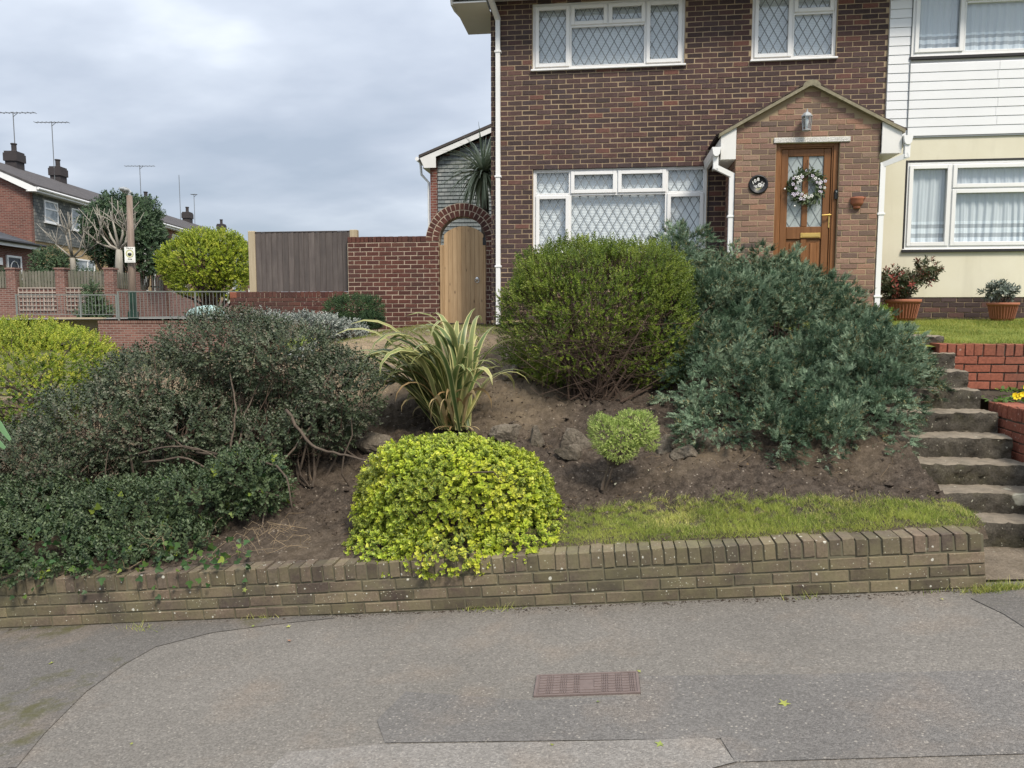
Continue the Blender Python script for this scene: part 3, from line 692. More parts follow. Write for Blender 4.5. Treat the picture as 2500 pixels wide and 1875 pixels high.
# porch
PYf = 11.2; PX0, PX1 = 1.709, 3.619; PEV = 4.36; PAX, PAZ = 2.683, 4.96; DO = (2.255, 3.096, 1.7, 4.224)
sl = (PAZ - PEV) / (PAX - 1.60); slr = (PAZ - PEV) / (3.76 - PAX)
def rz(x): return PAZ - (PAX - x) * sl if x < PAX else PAZ - (x - PAX) * slr
mb = MB(); core(mb, PX0 + .006, PX1 - .006, GZ, 4.40, [DO], lambda u, v, b: Vector((u, PYf + .005 + .1 * b, v)))
mb.prism([(PX0 + .006, PYf + .005, 4.40), (PX1 - .006, PYf + .005, 4.40), (PX1 - .006, PYf + .005, rz(PX1)), (PAX, PYf + .005, PAZ), (PX0 + .006, PYf + .005, rz(PX0))], (0, .1, 0))
mb.box(PX0 + .01, PX0 + .10, PYf + .11, FY + .006, GZ, 4.4); mb.box(PX1 - .10, PX1 - .01, PYf + .11, FY + .006, GZ, 4.4)
pw = mb.build('porch_wall', M['mortar_sand'], house)
def gab(u, v, w): return v + .03 < rz(u - w / 2 if u < PAX else u + w / 2) + .02
def phide(px, py): return py > 600 and px < 2060
it = lay((0, PYf, 0), (1, 0, 0), (0, 0, 1), (0, -1, 0), PX0, PX1, 1.725, 5.03, [DO, (2.19, 3.20, 4.205, 4.285)], off=.1, keepfn=gab, hide=phide)
it += lay((PX0, FY, 0), (0, -1, 0), (0, 0, 1), (-1, 0, 0), 0.005, FY - PYf - .065, 1.725, 4.35, hide=phide)
emit_bricks(it, pw, M['brick_porch'], keep=300)
mb = MB(); mb.cbox(2.193, 3.20, PYf - .016, PYf + .06, 4.212, 4.283, .006, Matrix.Rotation(.006, 4, 'Y')); mb.build('lintel', concretemat('flaking_white_lintel', (.72, .71, .68), (.60, .59, .56), 0.0, .25), house)
# porch roof: two tiled slopes, mortar verge, half-round ridge
proof = None
for sgn, ex in ((-1, 1.475), (1, 3.905)):
    s_ = sl if sgn < 0 else slr; ez = rz(ex); mb = MB(); nrow = 7
    for k in range(nrow):
        xa = PAX + (ex - PAX) * k / nrow; xb = PAX + (ex - PAX) * (k + 1) / nrow + sgn * .03; za, zb_ = rz(xa), rz(xb)
        for t in range(6):
            ya = PYf - .05 + t * .16
            mb.prism([(xa, ya, za + .055), (xb, ya, zb_ + .075), (xb, ya, zb_ + .058), (xa, ya, za + .035)], (0, .156, 0))
    r_ = mb.build('porch_roof', roofmat('porch_tile', (0, 1, 0), (.055, .04, .036), (.09, .066, .058)), house)
    v = MB(); v.prism([(PAX, PYf - .075, PAZ + .03), (ex, PYf - .075, rz(ex) + .045), (ex, PYf - .075, rz(ex)), (PAX, PYf - .075, PAZ - .015)], (0, .11, 0)); v.build('verge', M['verge'], r_)
    b0 = PX0 if sgn < 0 else PX1; lo = 3.99 if sgn < 0 else 4.02; e2 = ex - sgn * .03
    b = MB(); b.prism([(b0 + sgn * .002, PYf - .045, rz(b0) - .0), (e2, PYf - .045, rz(e2) - .0), (e2, PYf - .045, lo), (b0 + sgn * .002, PYf - .045, lo)], (0, .03, 0))
    b.box(min(b0, e2), max(b0, e2), PYf - .014, FY - .01, lo + .003, lo + .02); b.box(min(e2 - sgn * .02, e2), max(e2 - sgn * .02, e2), PYf - .014, FY - .01, lo + .02, rz(e2) - .01)
    b.build('box_end', M['whitewood'], house)
    gxx = e2 + sgn * .065; gz = lo + .10 if sgn < 0 else lo + .16
    g = MB(); g.prism([(gxx - .06, PYf - .10, gz + .06), (gxx + .06, PYf - .10, gz + .06), (gxx + .045, PYf - .10, gz - .03), (gxx + .02, PYf - .10, gz - .06), (gxx - .02, PYf - .10, gz - .06), (gxx - .045, PYf - .10, gz - .03)], (0, 1.0, 0)); gt = g.build('porch_gutter', M['white'], house)
    bx = b0 - .035 if sgn < 0 else b0 + .045; yy = PYf + .06 if sgn < 0 else PYf + .03
    pipe(house, [(gxx, yy - .08, gz - .04), (gxx, yy - .08, gz - .20), (bx, yy, gz - .30), (bx, yy, 1.78)], .034, clips=[(bx, yy, 3.22), (bx, yy, 2.1)])
mb = MB(); mb.prism([(PAX + .115 * math.cos(a), PYf - .07, PAZ - .03 + .085 * math.sin(a)) for a in np.linspace(0, math.pi, 13)], (0, .9, 0)); mb.build('ridge_tile', M['verge'], house)
# door
DX0, DX1, DZ0, DZ1 = 2.259, 3.092, 2.03, 4.215
mb = MB(); ring(mb, DX0, DX1, DZ0, DZ1, .062, PYf + .055, PYf + .14); ring(mb, DX0 + .062, DX1 - .062, DZ0 + .062, DZ1 - .062, .02, PYf + .070, PYf + .13); dframe = mb.build('door_frame', M['oak'], house)
a, b, c, d = DX0 + .086, DX1 - .086, DZ0 + .086, DZ1 - .086; st = .095; mid = (a + b) / 2; dy = PYf + .085
zr, zt = 2.90, d - .10
mb = MB(); mb.cbox(a, a + st, dy, dy + .05, c, d, .006); mb.cbox(b - st, b, dy, dy + .05, c, d, .006); mb.cbox(a + st, b - st, dy + .001, dy + .05, zt, d, .006)
mb.cbox(a + st, b - st, dy + .001, dy + .05, zr, zr + .17, .006); mb.cbox(a + st, b - st, dy + .001, dy + .05, c, c + .16, .006)
mb.cbox(mid - .04, mid + .04, dy + .002, dy + .05, zr + .17, zt, .006); mb.cbox(mid - .04, mid + .04, dy + .002, dy + .05, c + .16, zr, .006)
door = mb.build('door', M['oak'], house)
for p, q in ((a + st, mid - .04), (mid + .04, b - st)):
    k = MB(); k.box(p, q, dy + .022, dy + .032, zr + .17, zt); k.build('glazing', M['frosted'], door)
    k = MB(); lattice(k, p + .002, q - .002, zr + .172, zt - .002, dy + .019, .155, .27, .008); k.build('leading', M['lead'], door)
    k = MB(); k.cbox(p + .002, q - .002, dy + .026, dy + .04, c + .162, zr - .002, .004); k.cbox(p + .05, q - .05, dy + .014, dy + .026, c + .21, zr - .05, .010); k.build('door_panel', M['oak'], door)
k = MB(); lx = at(1982, 573, PYf).x; lz = at(1982, 573, PYf).z; k.cbox(lx - .135, lx + .135, dy - .014, dy + .002, lz - .034, lz + .034, .005); k.cbox(lx - .115, lx + .115, dy - .02, dy - .013, lz - .022, lz + .022, .003); k.build('letter_box', M['brass'], door)
hp = at(2029, 537, PYf); k = MB(); k.cbox(hp.x - .016, hp.x + .016, dy - .012, dy + .002, hp.z - .10, hp.z + .10, .004); k.tube([(hp.x, dy - .005, hp.z + .075), (hp.x, dy - .05, hp.z + .075), (hp.x - .03, dy - .056, hp.z + .074), (hp.x - .115, dy - .054, hp.z + .070)], [.011, .011, .011, .008], 8); k.build('handle', M['brass'], door)
k = MB(); k.box(hp.x - .004, hp.x + .004, dy - .0135, dy - .011, hp.z - .05, hp.z - .028); k.build('keyhole', M['black'], door)
mb = MB(); mb.cbox(DX0 - .05, DX1 + .05, PYf - .25, PYf + .05, 1.80, 2.02, .01); mb.build('door_step', M['steps'], house)
# cable down the wall beside the lower window
mb = MB(); cx = at(1729, 500, FY).x; mb.tube([(cx, FY - .006, 4.3), (cx, FY - .006, 3.2), (cx - .01, FY - .006, 2.2)], .007, 6); mb.build('cable', M['black'], house)

# ---- things fixed to the porch
pp = at(1852, 450, PYf - .02); plq = thing('house_number_plaque', 'round black house number plaque reading 108 with white flowers', 'plaque', pp)
mb = MB(); mb.lathe([(.10, .0), (.132, .0), (.132, -.012), (.120, -.022), (.108, -.022), (.104, -.012), (.02, -.010)], (pp.x, PYf - .002, pp.z), 40, 'y'); mb.build('disc', M['black'], plq, True)
def text(s, loc, size, mat, parent, name='lettering', rot=(math.pi / 2, 0, 0), ext=.0015, align='CENTER', bold=0.0):
    cu = bpy.data.curves.new(name, 'FONT'); cu.body = s; cu.size = size; cu.extrude = ext; cu.align_x = align; cu.align_y = 'CENTER'; cu.offset = bold
    o = bpy.data.objects.new(name, cu); COL.objects.link(o); o.location = loc; o.rotation_euler = rot; cu.materials.append(mat); me = bpy.data.meshes.new_from_object(o); o2 = bpy.data.objects.new(name, me); COL.objects.link(o2); o2.location = loc; o2.rotation_euler = rot; bpy.data.objects.remove(o); return adopt(o2, parent)
for s, ax, az, rr in (('1', -.073, .022, .32), ('0', -.045, .047, .18), ('8', -.005, .066, .05)):
    text(s, (pp.x + ax, PYf - .0145, pp.z + az), .062, M['plaque_white'], plq, 'numeral', (math.pi / 2, -rr, 0), bold=.0012)
mb = MB(); mg = MB()
def flower2(mb, x, z, r, y, npet=5, rot=0.):
    for k in range(npet):
        a = 2 * math.pi * k / npet + rot; u = Vector((math.cos(a), 0, math.sin(a))); w = Vector((-math.sin(a), 0, math.cos(a))); o = Vector((x, y, z))
        mb.prism([o + u * r * .15, o + u * r * .6 + w * r * .32, o + u * r, o + u * r * .6 - w * r * .32], (0, -.002, 0))
flower2(mb, pp.x + .018, pp.z - .008, .034, PYf - .013, 6); flower2(mb, pp.x - .03, pp.z - .028, .02, PYf - .0135, 5, .3)
for x, z, r in ((.06, -.012, .02), (.07, .012, .014), (-.052, -.022, .013), (.05, -.03, .013), (.045, .03, .012)): flower2(mb, pp.x + x, pp.z + z, r, PYf - .0135, 4, x * 40)
for x, z in ((-.02, -.062), (.012, -.056), (.03, -.05), (-.004, -.072)): flower2(mg, pp.x + x, pp.z + z, .013, PYf - .0135, 3, z * 60)
mb.build('painted_flower', M['plaque_white'], plq); mg.build('painted_leaf', M['sign_yellow'], plq)

lp = at(1970, 295, PYf - .1); lan = thing('wall_lantern', 'glass coach lantern with grey metal cap above the porch door', 'lantern', lp)
mb = MB(); mb.cbox(lp.x - .03, lp.x + .03, PYf - .012, PYf - .001, lp.z - .06, lp.z + .10, .004); mb.tube([(lp.x, PYf - .01, lp.z + .05), (lp.x, PYf - .07, lp.z + .09), (lp.x, PYf - .10, lp.z + .10)], .008, 6); mb.build('bracket', M['grey_lamp'], lan)
mb = MB(); mb.lathe([(.074, .055), (.07, .07), (.045, .10), (.014, .118), (.008, .14), (.012, .148), (.004, .158)], (lp.x, PYf - .10, lp.z), 6); mb.lathe([(.05, -.135), (.058, -.125), (.054, -.115)], (lp.x, PYf - .10, lp.z), 6)
for k in range(6):
    a = math.pi / 3 * k; mb.tube([(lp.x + .052 * math.cos(a), PYf - .10 + .052 * math.sin(a), lp.z - .12), (lp.x + .066 * math.cos(a), PYf - .10 + .066 * math.sin(a), lp.z + .056)], .0045, 4)
mb.build('cap_and_frame', M['grey_lamp'], lan)
mb = MB(); mb.lathe([(.05, -.118), (.064, .054)], (lp.x, PYf - .10, lp.z), 6); mb.build('glass', M['glass'], lan)
mb = MB(); mb.lathe([(.014, -.10), (.016, -.04), (.022, -.02), (.024, .01), (.012, .035)], (lp.x, PYf - .10, lp.z), 10); mb.build('bulb', M['sign_white'], lan, True)

db = at(2041, 475, PYf + .05); dbell = thing('video_doorbell', 'slim black video doorbell on the oak door frame', 'doorbell', db)
mb = MB(); mb.cbox(db.x - .023, db.x + .023, PYf + .028, PYf + .056, db.z - .065, db.z + .065, .006); mb.build('case', M['black'], dbell)
mb = MB(); mb.lathe([(.013, 0), (.013, -.005), (.007, -.007)], (db.x, PYf + .028, db.z + .035), 14, 'y'); mb.build('lens', M['lead'], dbell)
wp = at(2092, 492, PYf); wpot = thing('wall_pot', 'terracotta wall planter hung on the porch brickwork', 'planter', wp)
mb = MB(); n_ = 14
prof = [(.088, .055), (.092, .035), (.08, .02), (.085, -.02), (.06, -.055), (.045, -.062), (.048, -.075), (.042, -.10)]
for i, (r, h) in enumerate(prof):
    for k in range(n_ + 1):
        a = math.pi * k / n_; mb.v.append((wp.x - r * math.cos(a), PYf - .002 - r * math.sin(a), wp.z + h))
for i in range(len(prof) - 1):
    for k in range(n_): q = i * (n_ + 1) + k; mb.f.append((q, q + 1, q + n_ + 2, q + n_ + 1))
mb.f.append(tuple(range(n_ + 1))); mb.f.append(tuple(range((len(prof) - 1) * (n_ + 1), len(prof) * (n_ + 1))))
mb.build('bowl', M['terracotta'], wpot, True)
mb = MB(); mb.tube([(wp.x + .085, PYf - .01, wp.z + .05), (wp.x + .105, PYf - .012, wp.z + .06), (wp.x + .10, PYf - .008, wp.z + .03)], .006, 6); mb.build('ear', M['terracotta'], wpot)

# ------------------------------------------------------------------ the neighbour
NX0 = HX1 + .002; NX1 = 8.5
nb = thing('rendered_house', 'cream rendered house with white upper cladding and striped net curtains', 'house', (6, FY, GZ))
NL = (4.279, 6.7, 2.81, 4.06); NU = (4.261, 6.7, 5.55, 6.55)
mb = MB(); core(mb, NX0, NX1, 2.105, 4.45, [NL], lambda u, v, b: Vector((u, FY - .012 + .18 * b, v))); mb.build('wall', M['cream'], nb)
mb = MB(); core(mb, NX0, NX1, 4.45, 6.9, [NU], lambda u, v, b: Vector((u, FY + .0 + .15 * b, v))); mb.build('upper_wall', M['whitewood'], nb)
mb = MB(); mb.box(NX0, NX1, FY + .005, FY + .16, 1.5, 2.105); pl = mb.build('plinth', M['mortar_sand'], nb)
emit_bricks(lay((0, FY - .004, 0), (1, 0, 0), (0, 0, 1), (0, -1, 0), NX0, NX1, 1.655, 2.105, off=.1), pl, M['brick_house'], keep=90)
zc = 4.43; k = 0
while zc < 6.62:
    spl = [NX0 + .002, 4.255 + .004 * 0, 5.45 + .02 if k % 2 else 7.2, NX1]
    if k % 4 == 2: spl[2] = 5.45
    for i, (a, b) in enumerate(zip(spl, spl[1:])):
        segs = [(a, b)]
        if NU[2] - .1 < zc < NU[3]: segs = [(max(p, a), min(q, b)) for p, q in ((NX0 + .002, NU[0]), (NU[1], NX1)) if max(p, a) < min(q, b) - .02]
        for p, q in segs:
            m_ = MB(); z2 = zc + .128; m_.prism([(p, FY - .034, zc + .002), (p, FY - .028, z2 - .012), (p, FY - .020, z2), (p, FY - .002, z2), (p, FY - .002, zc)], (q - p - .004, 0, 0)); m_.build('cladding_board', M['clad'], nb)
    zc += .1275; k += 1
mb = MB(); mb.box(NX0 + .01, NX1, FY - .03, FY - .006, 4.405, 4.425); mb.build('drip_strip', M['lead'], nb)
mb = MB(); mb.tube([(4.256, FY - .042, 4.44), (4.256, FY - .042, 6.6)], .006, 5); mb.build('cable', M['lead'], nb)
for wn in (NL, NU):
    f = MB(); ring(f, wn[0] - .012, wn[1], wn[2] - .045, wn[3] + .03, .03, FY - .016, FY + .03); f.box(wn[0] - .02, wn[1], FY - .05, FY + .02, wn[2] - .05, wn[2] - .012); f.build('window_reveal', M['dark_seal'], nb)
window(nb, *NL, FY, [(0, .255, 0, 1, C), (.255, 1, .70, 1, C), (.255, 1, 0, .70, C)], None, 'curtain', recess=-.008)
window(nb, *NU, FY, [(0, .285, 0, 1, C), (.285, 1, .74, 1, C), (.285, 1, 0, .74, False)], None, 'curtain', recess=-.03)
# ------------------------------------------------------------------ side wall with arch, gate, fence, low wall
SY = 13.1
sw = thing('arched_wall', 'tall red-brown brick wall with a double-ring brick arch beside the house', 'wall', (-3.4, SY, 1.6))
ACX, ASP, AR = -2.515, 3.10, .405
def arch_ok(u, v, w):
    e = u + (w / 2 if u < ACX else -w / 2)
    return v < ASP or abs(u - ACX) > 10
mb = MB(); mb.box(-4.55, ACX - AR - .01, SY + .004, SY + .21, 1.3, 3.09); mb.box(ACX + AR + .01, HX0 - .02, SY + .004, SY + .21, 1.3, 3.10)
# spandrel body behind the rings
N_ = 28; outer = [(ACX + (AR + .235) * math.cos(math.pi * k / N_), SY + .004, ASP + (AR + .235) * math.sin(math.pi * k / N_)) for k in range(N_ + 1)]; inner = [(ACX + (AR + .006) * math.cos(math.pi * k / N_), SY + .004, ASP + (AR + .006) * math.sin(math.pi * k / N_)) for k in range(N_ + 1)]
for k in range(N_): mb.prism([outer[k], outer[k + 1], inner[k + 1], inner[k]], (0, .2, 0))
swc = mb.build('mortar', M['mortar_pale'], sw)
it = lay((0, SY, 0), (1, 0, 0), (0, 0, 1), (0, -1, 0), -4.548, ACX - AR - .005, 1.585, 3.085, off=.0, d=.1)
it += lay((0, SY, 0), (1, 0, 0), (0, 0, 1), (0, -1, 0), ACX + AR + .005, ACX + AR + .125, 1.585, 3.10, pitch=.125, d=.2)
it += soldiers(Vector((-4.545, SY, 0)), Vector((1, 0, 0)), Vector((0, 0, 1)), Vector((0, -1, 0)), 1.42, 3.092, .10, .21, .002)
for r0, npc in ((AR + .006, 17), (AR + .122, 23)):
    for k in range(npc):
        a = math.pi * (k + .5) / npc; rc = r0 + .0525
        loc = Vector((ACX + rc * math.cos(a), SY + .10, ASP + rc * math.sin(a))); w = math.pi * rc / npc - .012
        if loc.x > HX0 - .03: continue
        R = Matrix.Rotation(-(a - math.pi / 2), 3, 'Y'); it.append((loc, R, (round(w, 3), .2, .105), .02))
emit_bricks(it, swc, M['brick_side'], keep=300)
# low wall that carries the fence
lw = thing('low_brick_wall', 'low red-brown brick wall under the grey fence panel', 'wall', (-5.6, SY, 1.3))
mb = MB(); mb.box(-6.74, -4.556, SY + .01, SY + .2, .7, 2.225); lwc = mb.build('mortar', M['mortar_pale'], lw)
it = lay((0, SY - .002, 0), (1, 0, 0), (0, 0, 1), (0, -1, 0), -6.75, -4.556, 1.17, 2.145, off=.08, d=.1) + soldiers(Vector((-6.62, SY - .002, 0)), Vector((1, 0, 0)), Vector((0, 0, 1)), Vector((0, -1, 0)), 2.06, 2.148, .10, .21, .002)
emit_bricks(it, lwc, M['brick_side'], keep=300)
mb = MB(); mb.cbox(-6.75, -6.625, SY - .004, SY + .2, 2.14, 2.245, .006); mb.build('end_block', M['brick_red'], lw)
# gate
gp = at(1130, 780, SY); gate = thing('arched_gate', 'new pine plank gate with rounded top under the brick arch', 'gate', (ACX, SY + .06, 1.66))
gx0_, gx1_ = ACX - AR + .075, ACX + AR - .045; nb_ = 9
def gtop(x): return 3.02 + .335 * math.sqrt(max(0, 1 - ((x - (gx0_ + gx1_) / 2) / ((gx1_ - gx0_) / 2 + .07)) ** 2)) - .0
for k in range(nb_):
    a = gx0_ + (gx1_ - gx0_) * k / nb_ + .0015; b = gx0_ + (gx1_ - gx0_) * (k + 1) / nb_ - .0015; yy = SY + .05 + random.uniform(-.0015, .0015)
    pts = [(a, yy, 1.70)] + [(b, yy, 1.70)] + [(x, yy, gtop(x)) for x in np.linspace(b, a, 5)]
    m_ = MB(); m_.prism(pts, (0, .022, 0)); m_.build('plank', M['gate'], gate)
for a, b in ((ACX - AR + .002, ACX - AR + .05), (ACX - AR + .052, ACX - AR + .072), (ACX + AR - .042, ACX + AR - .004)):
    m_ = MB(); m_.cbox(a, b, SY + .035, SY + .105, 1.68, 3.05 - .02 * random.random(), .004); m_.build('frame_post', M['gate'], gate)
gh = at(1165, 682, SY + .04); m_ = MB(); m_.lathe([(.032, .0), (.03, -.012), (.02, -.016)], (gh.x, SY + .048, gh.z + .01), 16, 'y')
m_.tube([(gh.x + .036 * math.sin(t), SY + .03, gh.z - .018 + .036 * math.cos(t)) for t in np.linspace(0, 2 * math.pi, 19)], .005, 6, False); m_.build('ring_handle', M['chrome'], gate, True)
m_ = MB(); m_.cbox(gx1_ - .01, gx1_ + .05, SY + .03, SY + .06, 3.03, 3.16, .004); m_.tube([(gx1_ + .035, SY + .03, 3.16), (gx1_ + .03, SY + .03, 3.21)], .008, 6); m_.build('latch', M['black'], gate)
# fence panel
fe = thing('fence_panel', 'silvered featheredge fence panel between pale posts on the low wall', 'fence', (-5.4, SY + .1, 2.24))
for x, w in ((-6.405, .125), (-4.53, .13)):
    m_ = MB(); m_.cbox(x, x + w, SY + .06, SY + .18, 2.15, 3.325, .008); m_.build('post', M['post'], fe)
x = -6.28; 
while x < -4.54:
    w = random.uniform(.085, .115); x2 = min(x + w, -4.532); m_ = MB(); t = .006 + random.random() * .002
    m_.prism([(x, SY + .088, 2.252), (x2, SY + .080, 2.252), (x2, SY + .098, 2.252), (x, SY + .098, 2.252)], (0, 0, 1.045 + random.uniform(-.004, .004))); m_.build('board', M['fence'], fe); x = x2 + .0015
m_ = MB(); m_.cbox(-6.28, -4.53, SY + .074, SY + .11, 3.298, 3.312, .003); m_.build('capping', M['fence'], fe)

# ------------------------------------------------------------------ concrete steps, red brick beds, lawn
S0 = 7.53; SXL, SXR = 2.20, 3.05
stp = thing('concrete_steps', 'weathered lichen-spotted concrete garden steps climbing to the lawn', 'steps', (2.6, 5.4, .3))
Zs = [1.662, 1.520, 1.374, 1.236, 1.084, .927, .769, .614, .474]
for k, zt_ in enumerate(Zs):
    y0 = S0 * (1 - .0354 * k); y1 = y0 + .36; zb_ = zt_ - (.19 if k < 8 else .2)
    ys = np.linspace(y0, y1, 13); zs_ = np.linspace(zb_, zt_, 9); xl, xr = SXL + random.uniform(-.02, .03) + (.09 if k == 8 else 0), SXR + random.uniform(-.01, .02)
    xs = np.linspace(xl, xr, 34)
    V = []; Fq = []; b = 0
    def patch(A, B):
        global b
    parts = []
    a_, b_ = np.meshgrid(xs, zs_); parts.append((np.stack([a_, np.full_like(a_, y0), b_], -1).reshape(-1, 3), len(xs), len(zs_)))
    a_, b_ = np.meshgrid(xs, ys); parts.append((np.stack([a_, b_, np.full_like(a_, zt_)], -1).reshape(-1, 3), len(xs), len(ys)))
    for xe in (xl, xr):
        a_, b_ = np.meshgrid(ys, zs_); parts.append((np.stack([np.full_like(a_, xe), a_, b_], -1).reshape(-1, 3), len(ys), len(zs_)))
    off = 0
    for P_, nx, ny in parts:
        V.append(P_); Fq.append(gridfaces(nx, ny) + off); off += len(P_)
    V = np.concatenate(V); cen = np.array([(xl + xr) / 2, (y0 + y1) / 2, (zt_ + zb_) / 2])
    # rounded, crumbled nosing and broken ends
    n1 = fbm(V * 9 + k * 7, 4, 21) - .5; n2 = fbm(V * 30 + k * 3, 3, 33) - .5; n3 = fbm(V * 3 + k * 5, 2, 37) - .5
    edge = np.exp(-((V[:, 1] - y0) ** 2 + (V[:, 2] - zt_) ** 2) / .022 ** 2)
    D = np.stack([n3 * .02, n1 * .05 + n2 * .045 + n3 * .015, n1 * .014 + n2 * .022 + n3 * .008], -1)
    V = V + D + edge[:, None] * np.array([0, .007, -.006])
    addobj('step', np_mesh('step', V, np.concatenate(Fq), M['steps'], smooth=True), stp)
rw = thing('red_retaining_wall', 'orange-red brick retaining wall holding up the lawn beside the steps', 'wall', (4, 7.3, 1.2))
mb = MB(); mb.box(SXR - .02, 6.5, 7.312, 7.5, 1.0, 1.578); rwc = mb.build('mortar', M['mortar_dark'], rw)
it = lay((0, 7.3, 0), (1, 0, 0), (0, 0, 1), (0, -1, 0), SXR - .02, 6.5, 1.19, 1.49, off=.12, d=.1) + soldiers(Vector((SXR - .12, 7.3, 0)), Vector((1, 0, 0)), Vector((0, 0, 1)), Vector((0, -1, 0)), 3.4, 1.492, .1025, .21, .003)
emit_bricks(it, rwc, M['brick_red'], keep=120)
pc = at(2407, 980, 6.72); PXW = pc.x + .02; PTZ = pc.z
pb = thing('red_planter_wall', 'orange-red brick planter wall running along the right of the steps', 'wall', (PXW, 6, .8))
mb = MB(); mb.box(PXW + .010, PXW + .20, 4.9, 6.70, .3, PTZ - .012); pbc = mb.build('mortar', M['mortar_dark'], pb)
it = lay((PXW, 6.72, 0), (0, -1, 0), (0, 0, 1), (-1, 0, 0), 0, 1.8, PTZ - .1125 - 7 * .075, PTZ - .1125, d=.1, off=.05) + soldiers(Vector((PXW, 6.72, 0)), Vector((0, -1, 0)), Vector((0, 0, 1)), Vector((-1, 0, 0)), 1.8, PTZ - .1035, .1025, .21, .003)
emit_bricks(it, pbc, M['brick_red'], keep=140)
xs = np.arange(PXW + .03, 6.5, .06); ys = np.arange(4.9, 7.32, .06); X, Y = np.meshgrid(xs, ys); Pn = np.stack([X, Y, 0 * X], -1).reshape(-1, 3)
Z = (PTZ - .04 + (Y - 6.0) * .04).ravel() + (fbm(Pn * 8, 4, 4) - .5) * .09
setp(addobj('planter_soil', np_mesh('planter_soil', np.stack([X.ravel(), Y.ravel(), Z], -1), gridfaces(len(xs), len(ys)), M['soil'], smooth=True)), kind='structure')
def zl(x, y): return np.interp(y, [7.3, 9, 12.2], [1.585, 1.67, 1.80])
xs = np.arange(2.12, 9.0, .12); ys = np.linspace(7.36, 12.3, 50); X, Y = np.meshgrid(xs, ys); Pn = np.stack([X, Y, 0 * X], -1).reshape(-1, 3)
keepc = np.ones_like(X); Z = zl(X, Y).ravel() + (fbm(Pn * 2, 3, 4) - .5) * .04 - .012
setp(addobj('lawn', np_mesh('lawn', np.stack([X.ravel(), Y.ravel(), Z], -1), gridfaces(len(xs), len(ys)), M['lawn'], smooth=True)), kind='structure')

# ------------------------------------------------------------------ the house behind the arch
RY = 22.6
rh = thing('tile_hung_house', 'house with grey tile-hung gable and red brick corner behind the arch', 'house', (-2, RY, 1.5))
xl = at(1050, 400, RY).x; xt = at(1069, 400, RY).x; e0 = at(1022, 384, RY - .3); e1 = at(1198, 309, RY - .3); slope = (e1.z - e0.z) / (e1.x - e0.x); RXR = xl + 8.4; rid = (xl + RXR) / 2
def rzz(x): return e0.z - .16 + (min(x, 2 * rid - x) - e0.x) * slope
mb = MB(); mb.prism([(xl, RY, 1.0), (RXR, RY, 1.0), (RXR, RY, rzz(RXR)), (rid, RY, rzz(rid)), (xl, RY, rzz(xl))], (0, 7, 0))
mb.build('wall', courses('far_red_brick', [(0, (.13, .05, .04)), (1, (.20, .075, .058))], (.26, .2, .17), .225, .075, .010, frame=(1, .35, 0)), rh)
tm = courses('grey_hung_tile', [(0, (.15, .17, .172)), (.6, (.19, .21, .21)), (1, (.24, .255, .25))], (.085, .095, .10), .17, .115, .006, frame=(1, 0, 0))
z = 3.75; 
while z < 7.9:
    z2 = z + .112; xa, xb = xt, RXR - .2
    if z2 > rzz(xt): xa = max(xa, (z2 - rzz(xt)) / slope + xt); xb = min(xb, 2 * rid - xa)
    if xb - xa < .1: break
    m_ = MB(); m_.prism([(xa, RY - .050, z), (xa, RY - .022, z2 + .02), (xa, RY - .001, z2 + .02), (xa, RY - .001, z)], (xb - xa, 0, 0)); m_.build('tile_course', tm, rh); z = z2
mb = MB()
for sg in (1, -1):
    ex = e0.x if sg > 0 else 2 * rid - e0.x
    mb.prism([(ex, RY - .3, e0.z), (rid, RY - .3, e0.z + (rid - e0.x) * slope), (rid, RY - .3, e0.z + (rid - e0.x) * slope + .09), (ex, RY - .3, e0.z + .07)], (0, 7.6, 0))
mb.build('roof', roofmat('far_brown_tile', (0, 1, 0), (.055, .048, .046), (.10, .088, .082)), rh)
mb = MB(); mb.prism([(e0.x + .03, RY - .28, e0.z - .02), (rid, RY - .28, e0.z + (rid - e0.x) * slope - .01), (rid, RY - .28, e0.z + (rid - e0.x) * slope - .14), (xt, RY - .28, rzz(xt) - .02), (xt, RY - .28, e0.z - .30), (e0.x + .16, RY - .28, e0.z - .30)], (0, .03, 0)); mb.box(e0.x + .1, xl, RY - .25, RY + 7, e0.z - .30, e0.z - .27); mb.build('barge_board', M['whitewood'], rh)
mb = MB(); mb.tube([(e0.x - .05, RY - .3, e0.z - .04), (e0.x - .05, RY + 7, e0.z - .04)], .06, 8); mb.tube([(e0.x - .05, RY + .1, e0.z - .08), (e0.x - .02, RY + .1, e0.z - .42), (xl - .07, RY + .1, e0.z - .66), (xl - .07, RY + .1, 1.5)], .038, 8); mb.build('gutter', M['white'], rh)
# ------------------------------------------------------------------ the terrace across the side street
D0 = 35.0
TC = atd(88, 764, D0); tdir = ray(1165, 764); T = Vector((tdir.x, tdir.y, 0)).normalized(); Pp = Vector((-T.y, T.x, 0)); Fo = -Pp       # T away along the fronts, Fo out of the fronts
EZ = atd(84, 455, D0).z; TG = 1.75; HW = 6.3; DEP = 7.4; RDG = EZ + 1.75
def tp(t, p, z): return Vector((TC.x, TC.y, 0)) + T * t + Pp * p + Vector((0, 0, z))
tm_grey = courses('terrace_hung_tile', [(0, (.115, .125, .125)), (.7, (.15, .16, .157)), (1, (.25, .245, .225))], (.06, .064, .066), .2, .15, .012, frame=tuple(T))
tm_yel = courses('yellow_brick', [(0, (.33, .235, .12)), (1, (.45, .335, .18))], (.30, .235, .15), .225, .075, .012, frame=tuple(T))
tm_red = courses('terrace_red_brick', [(0, (.115, .046, .038)), (1, (.19, .078, .06))], (.20, .155, .13), .225, .075, .011, frame=tuple(T + Pp))
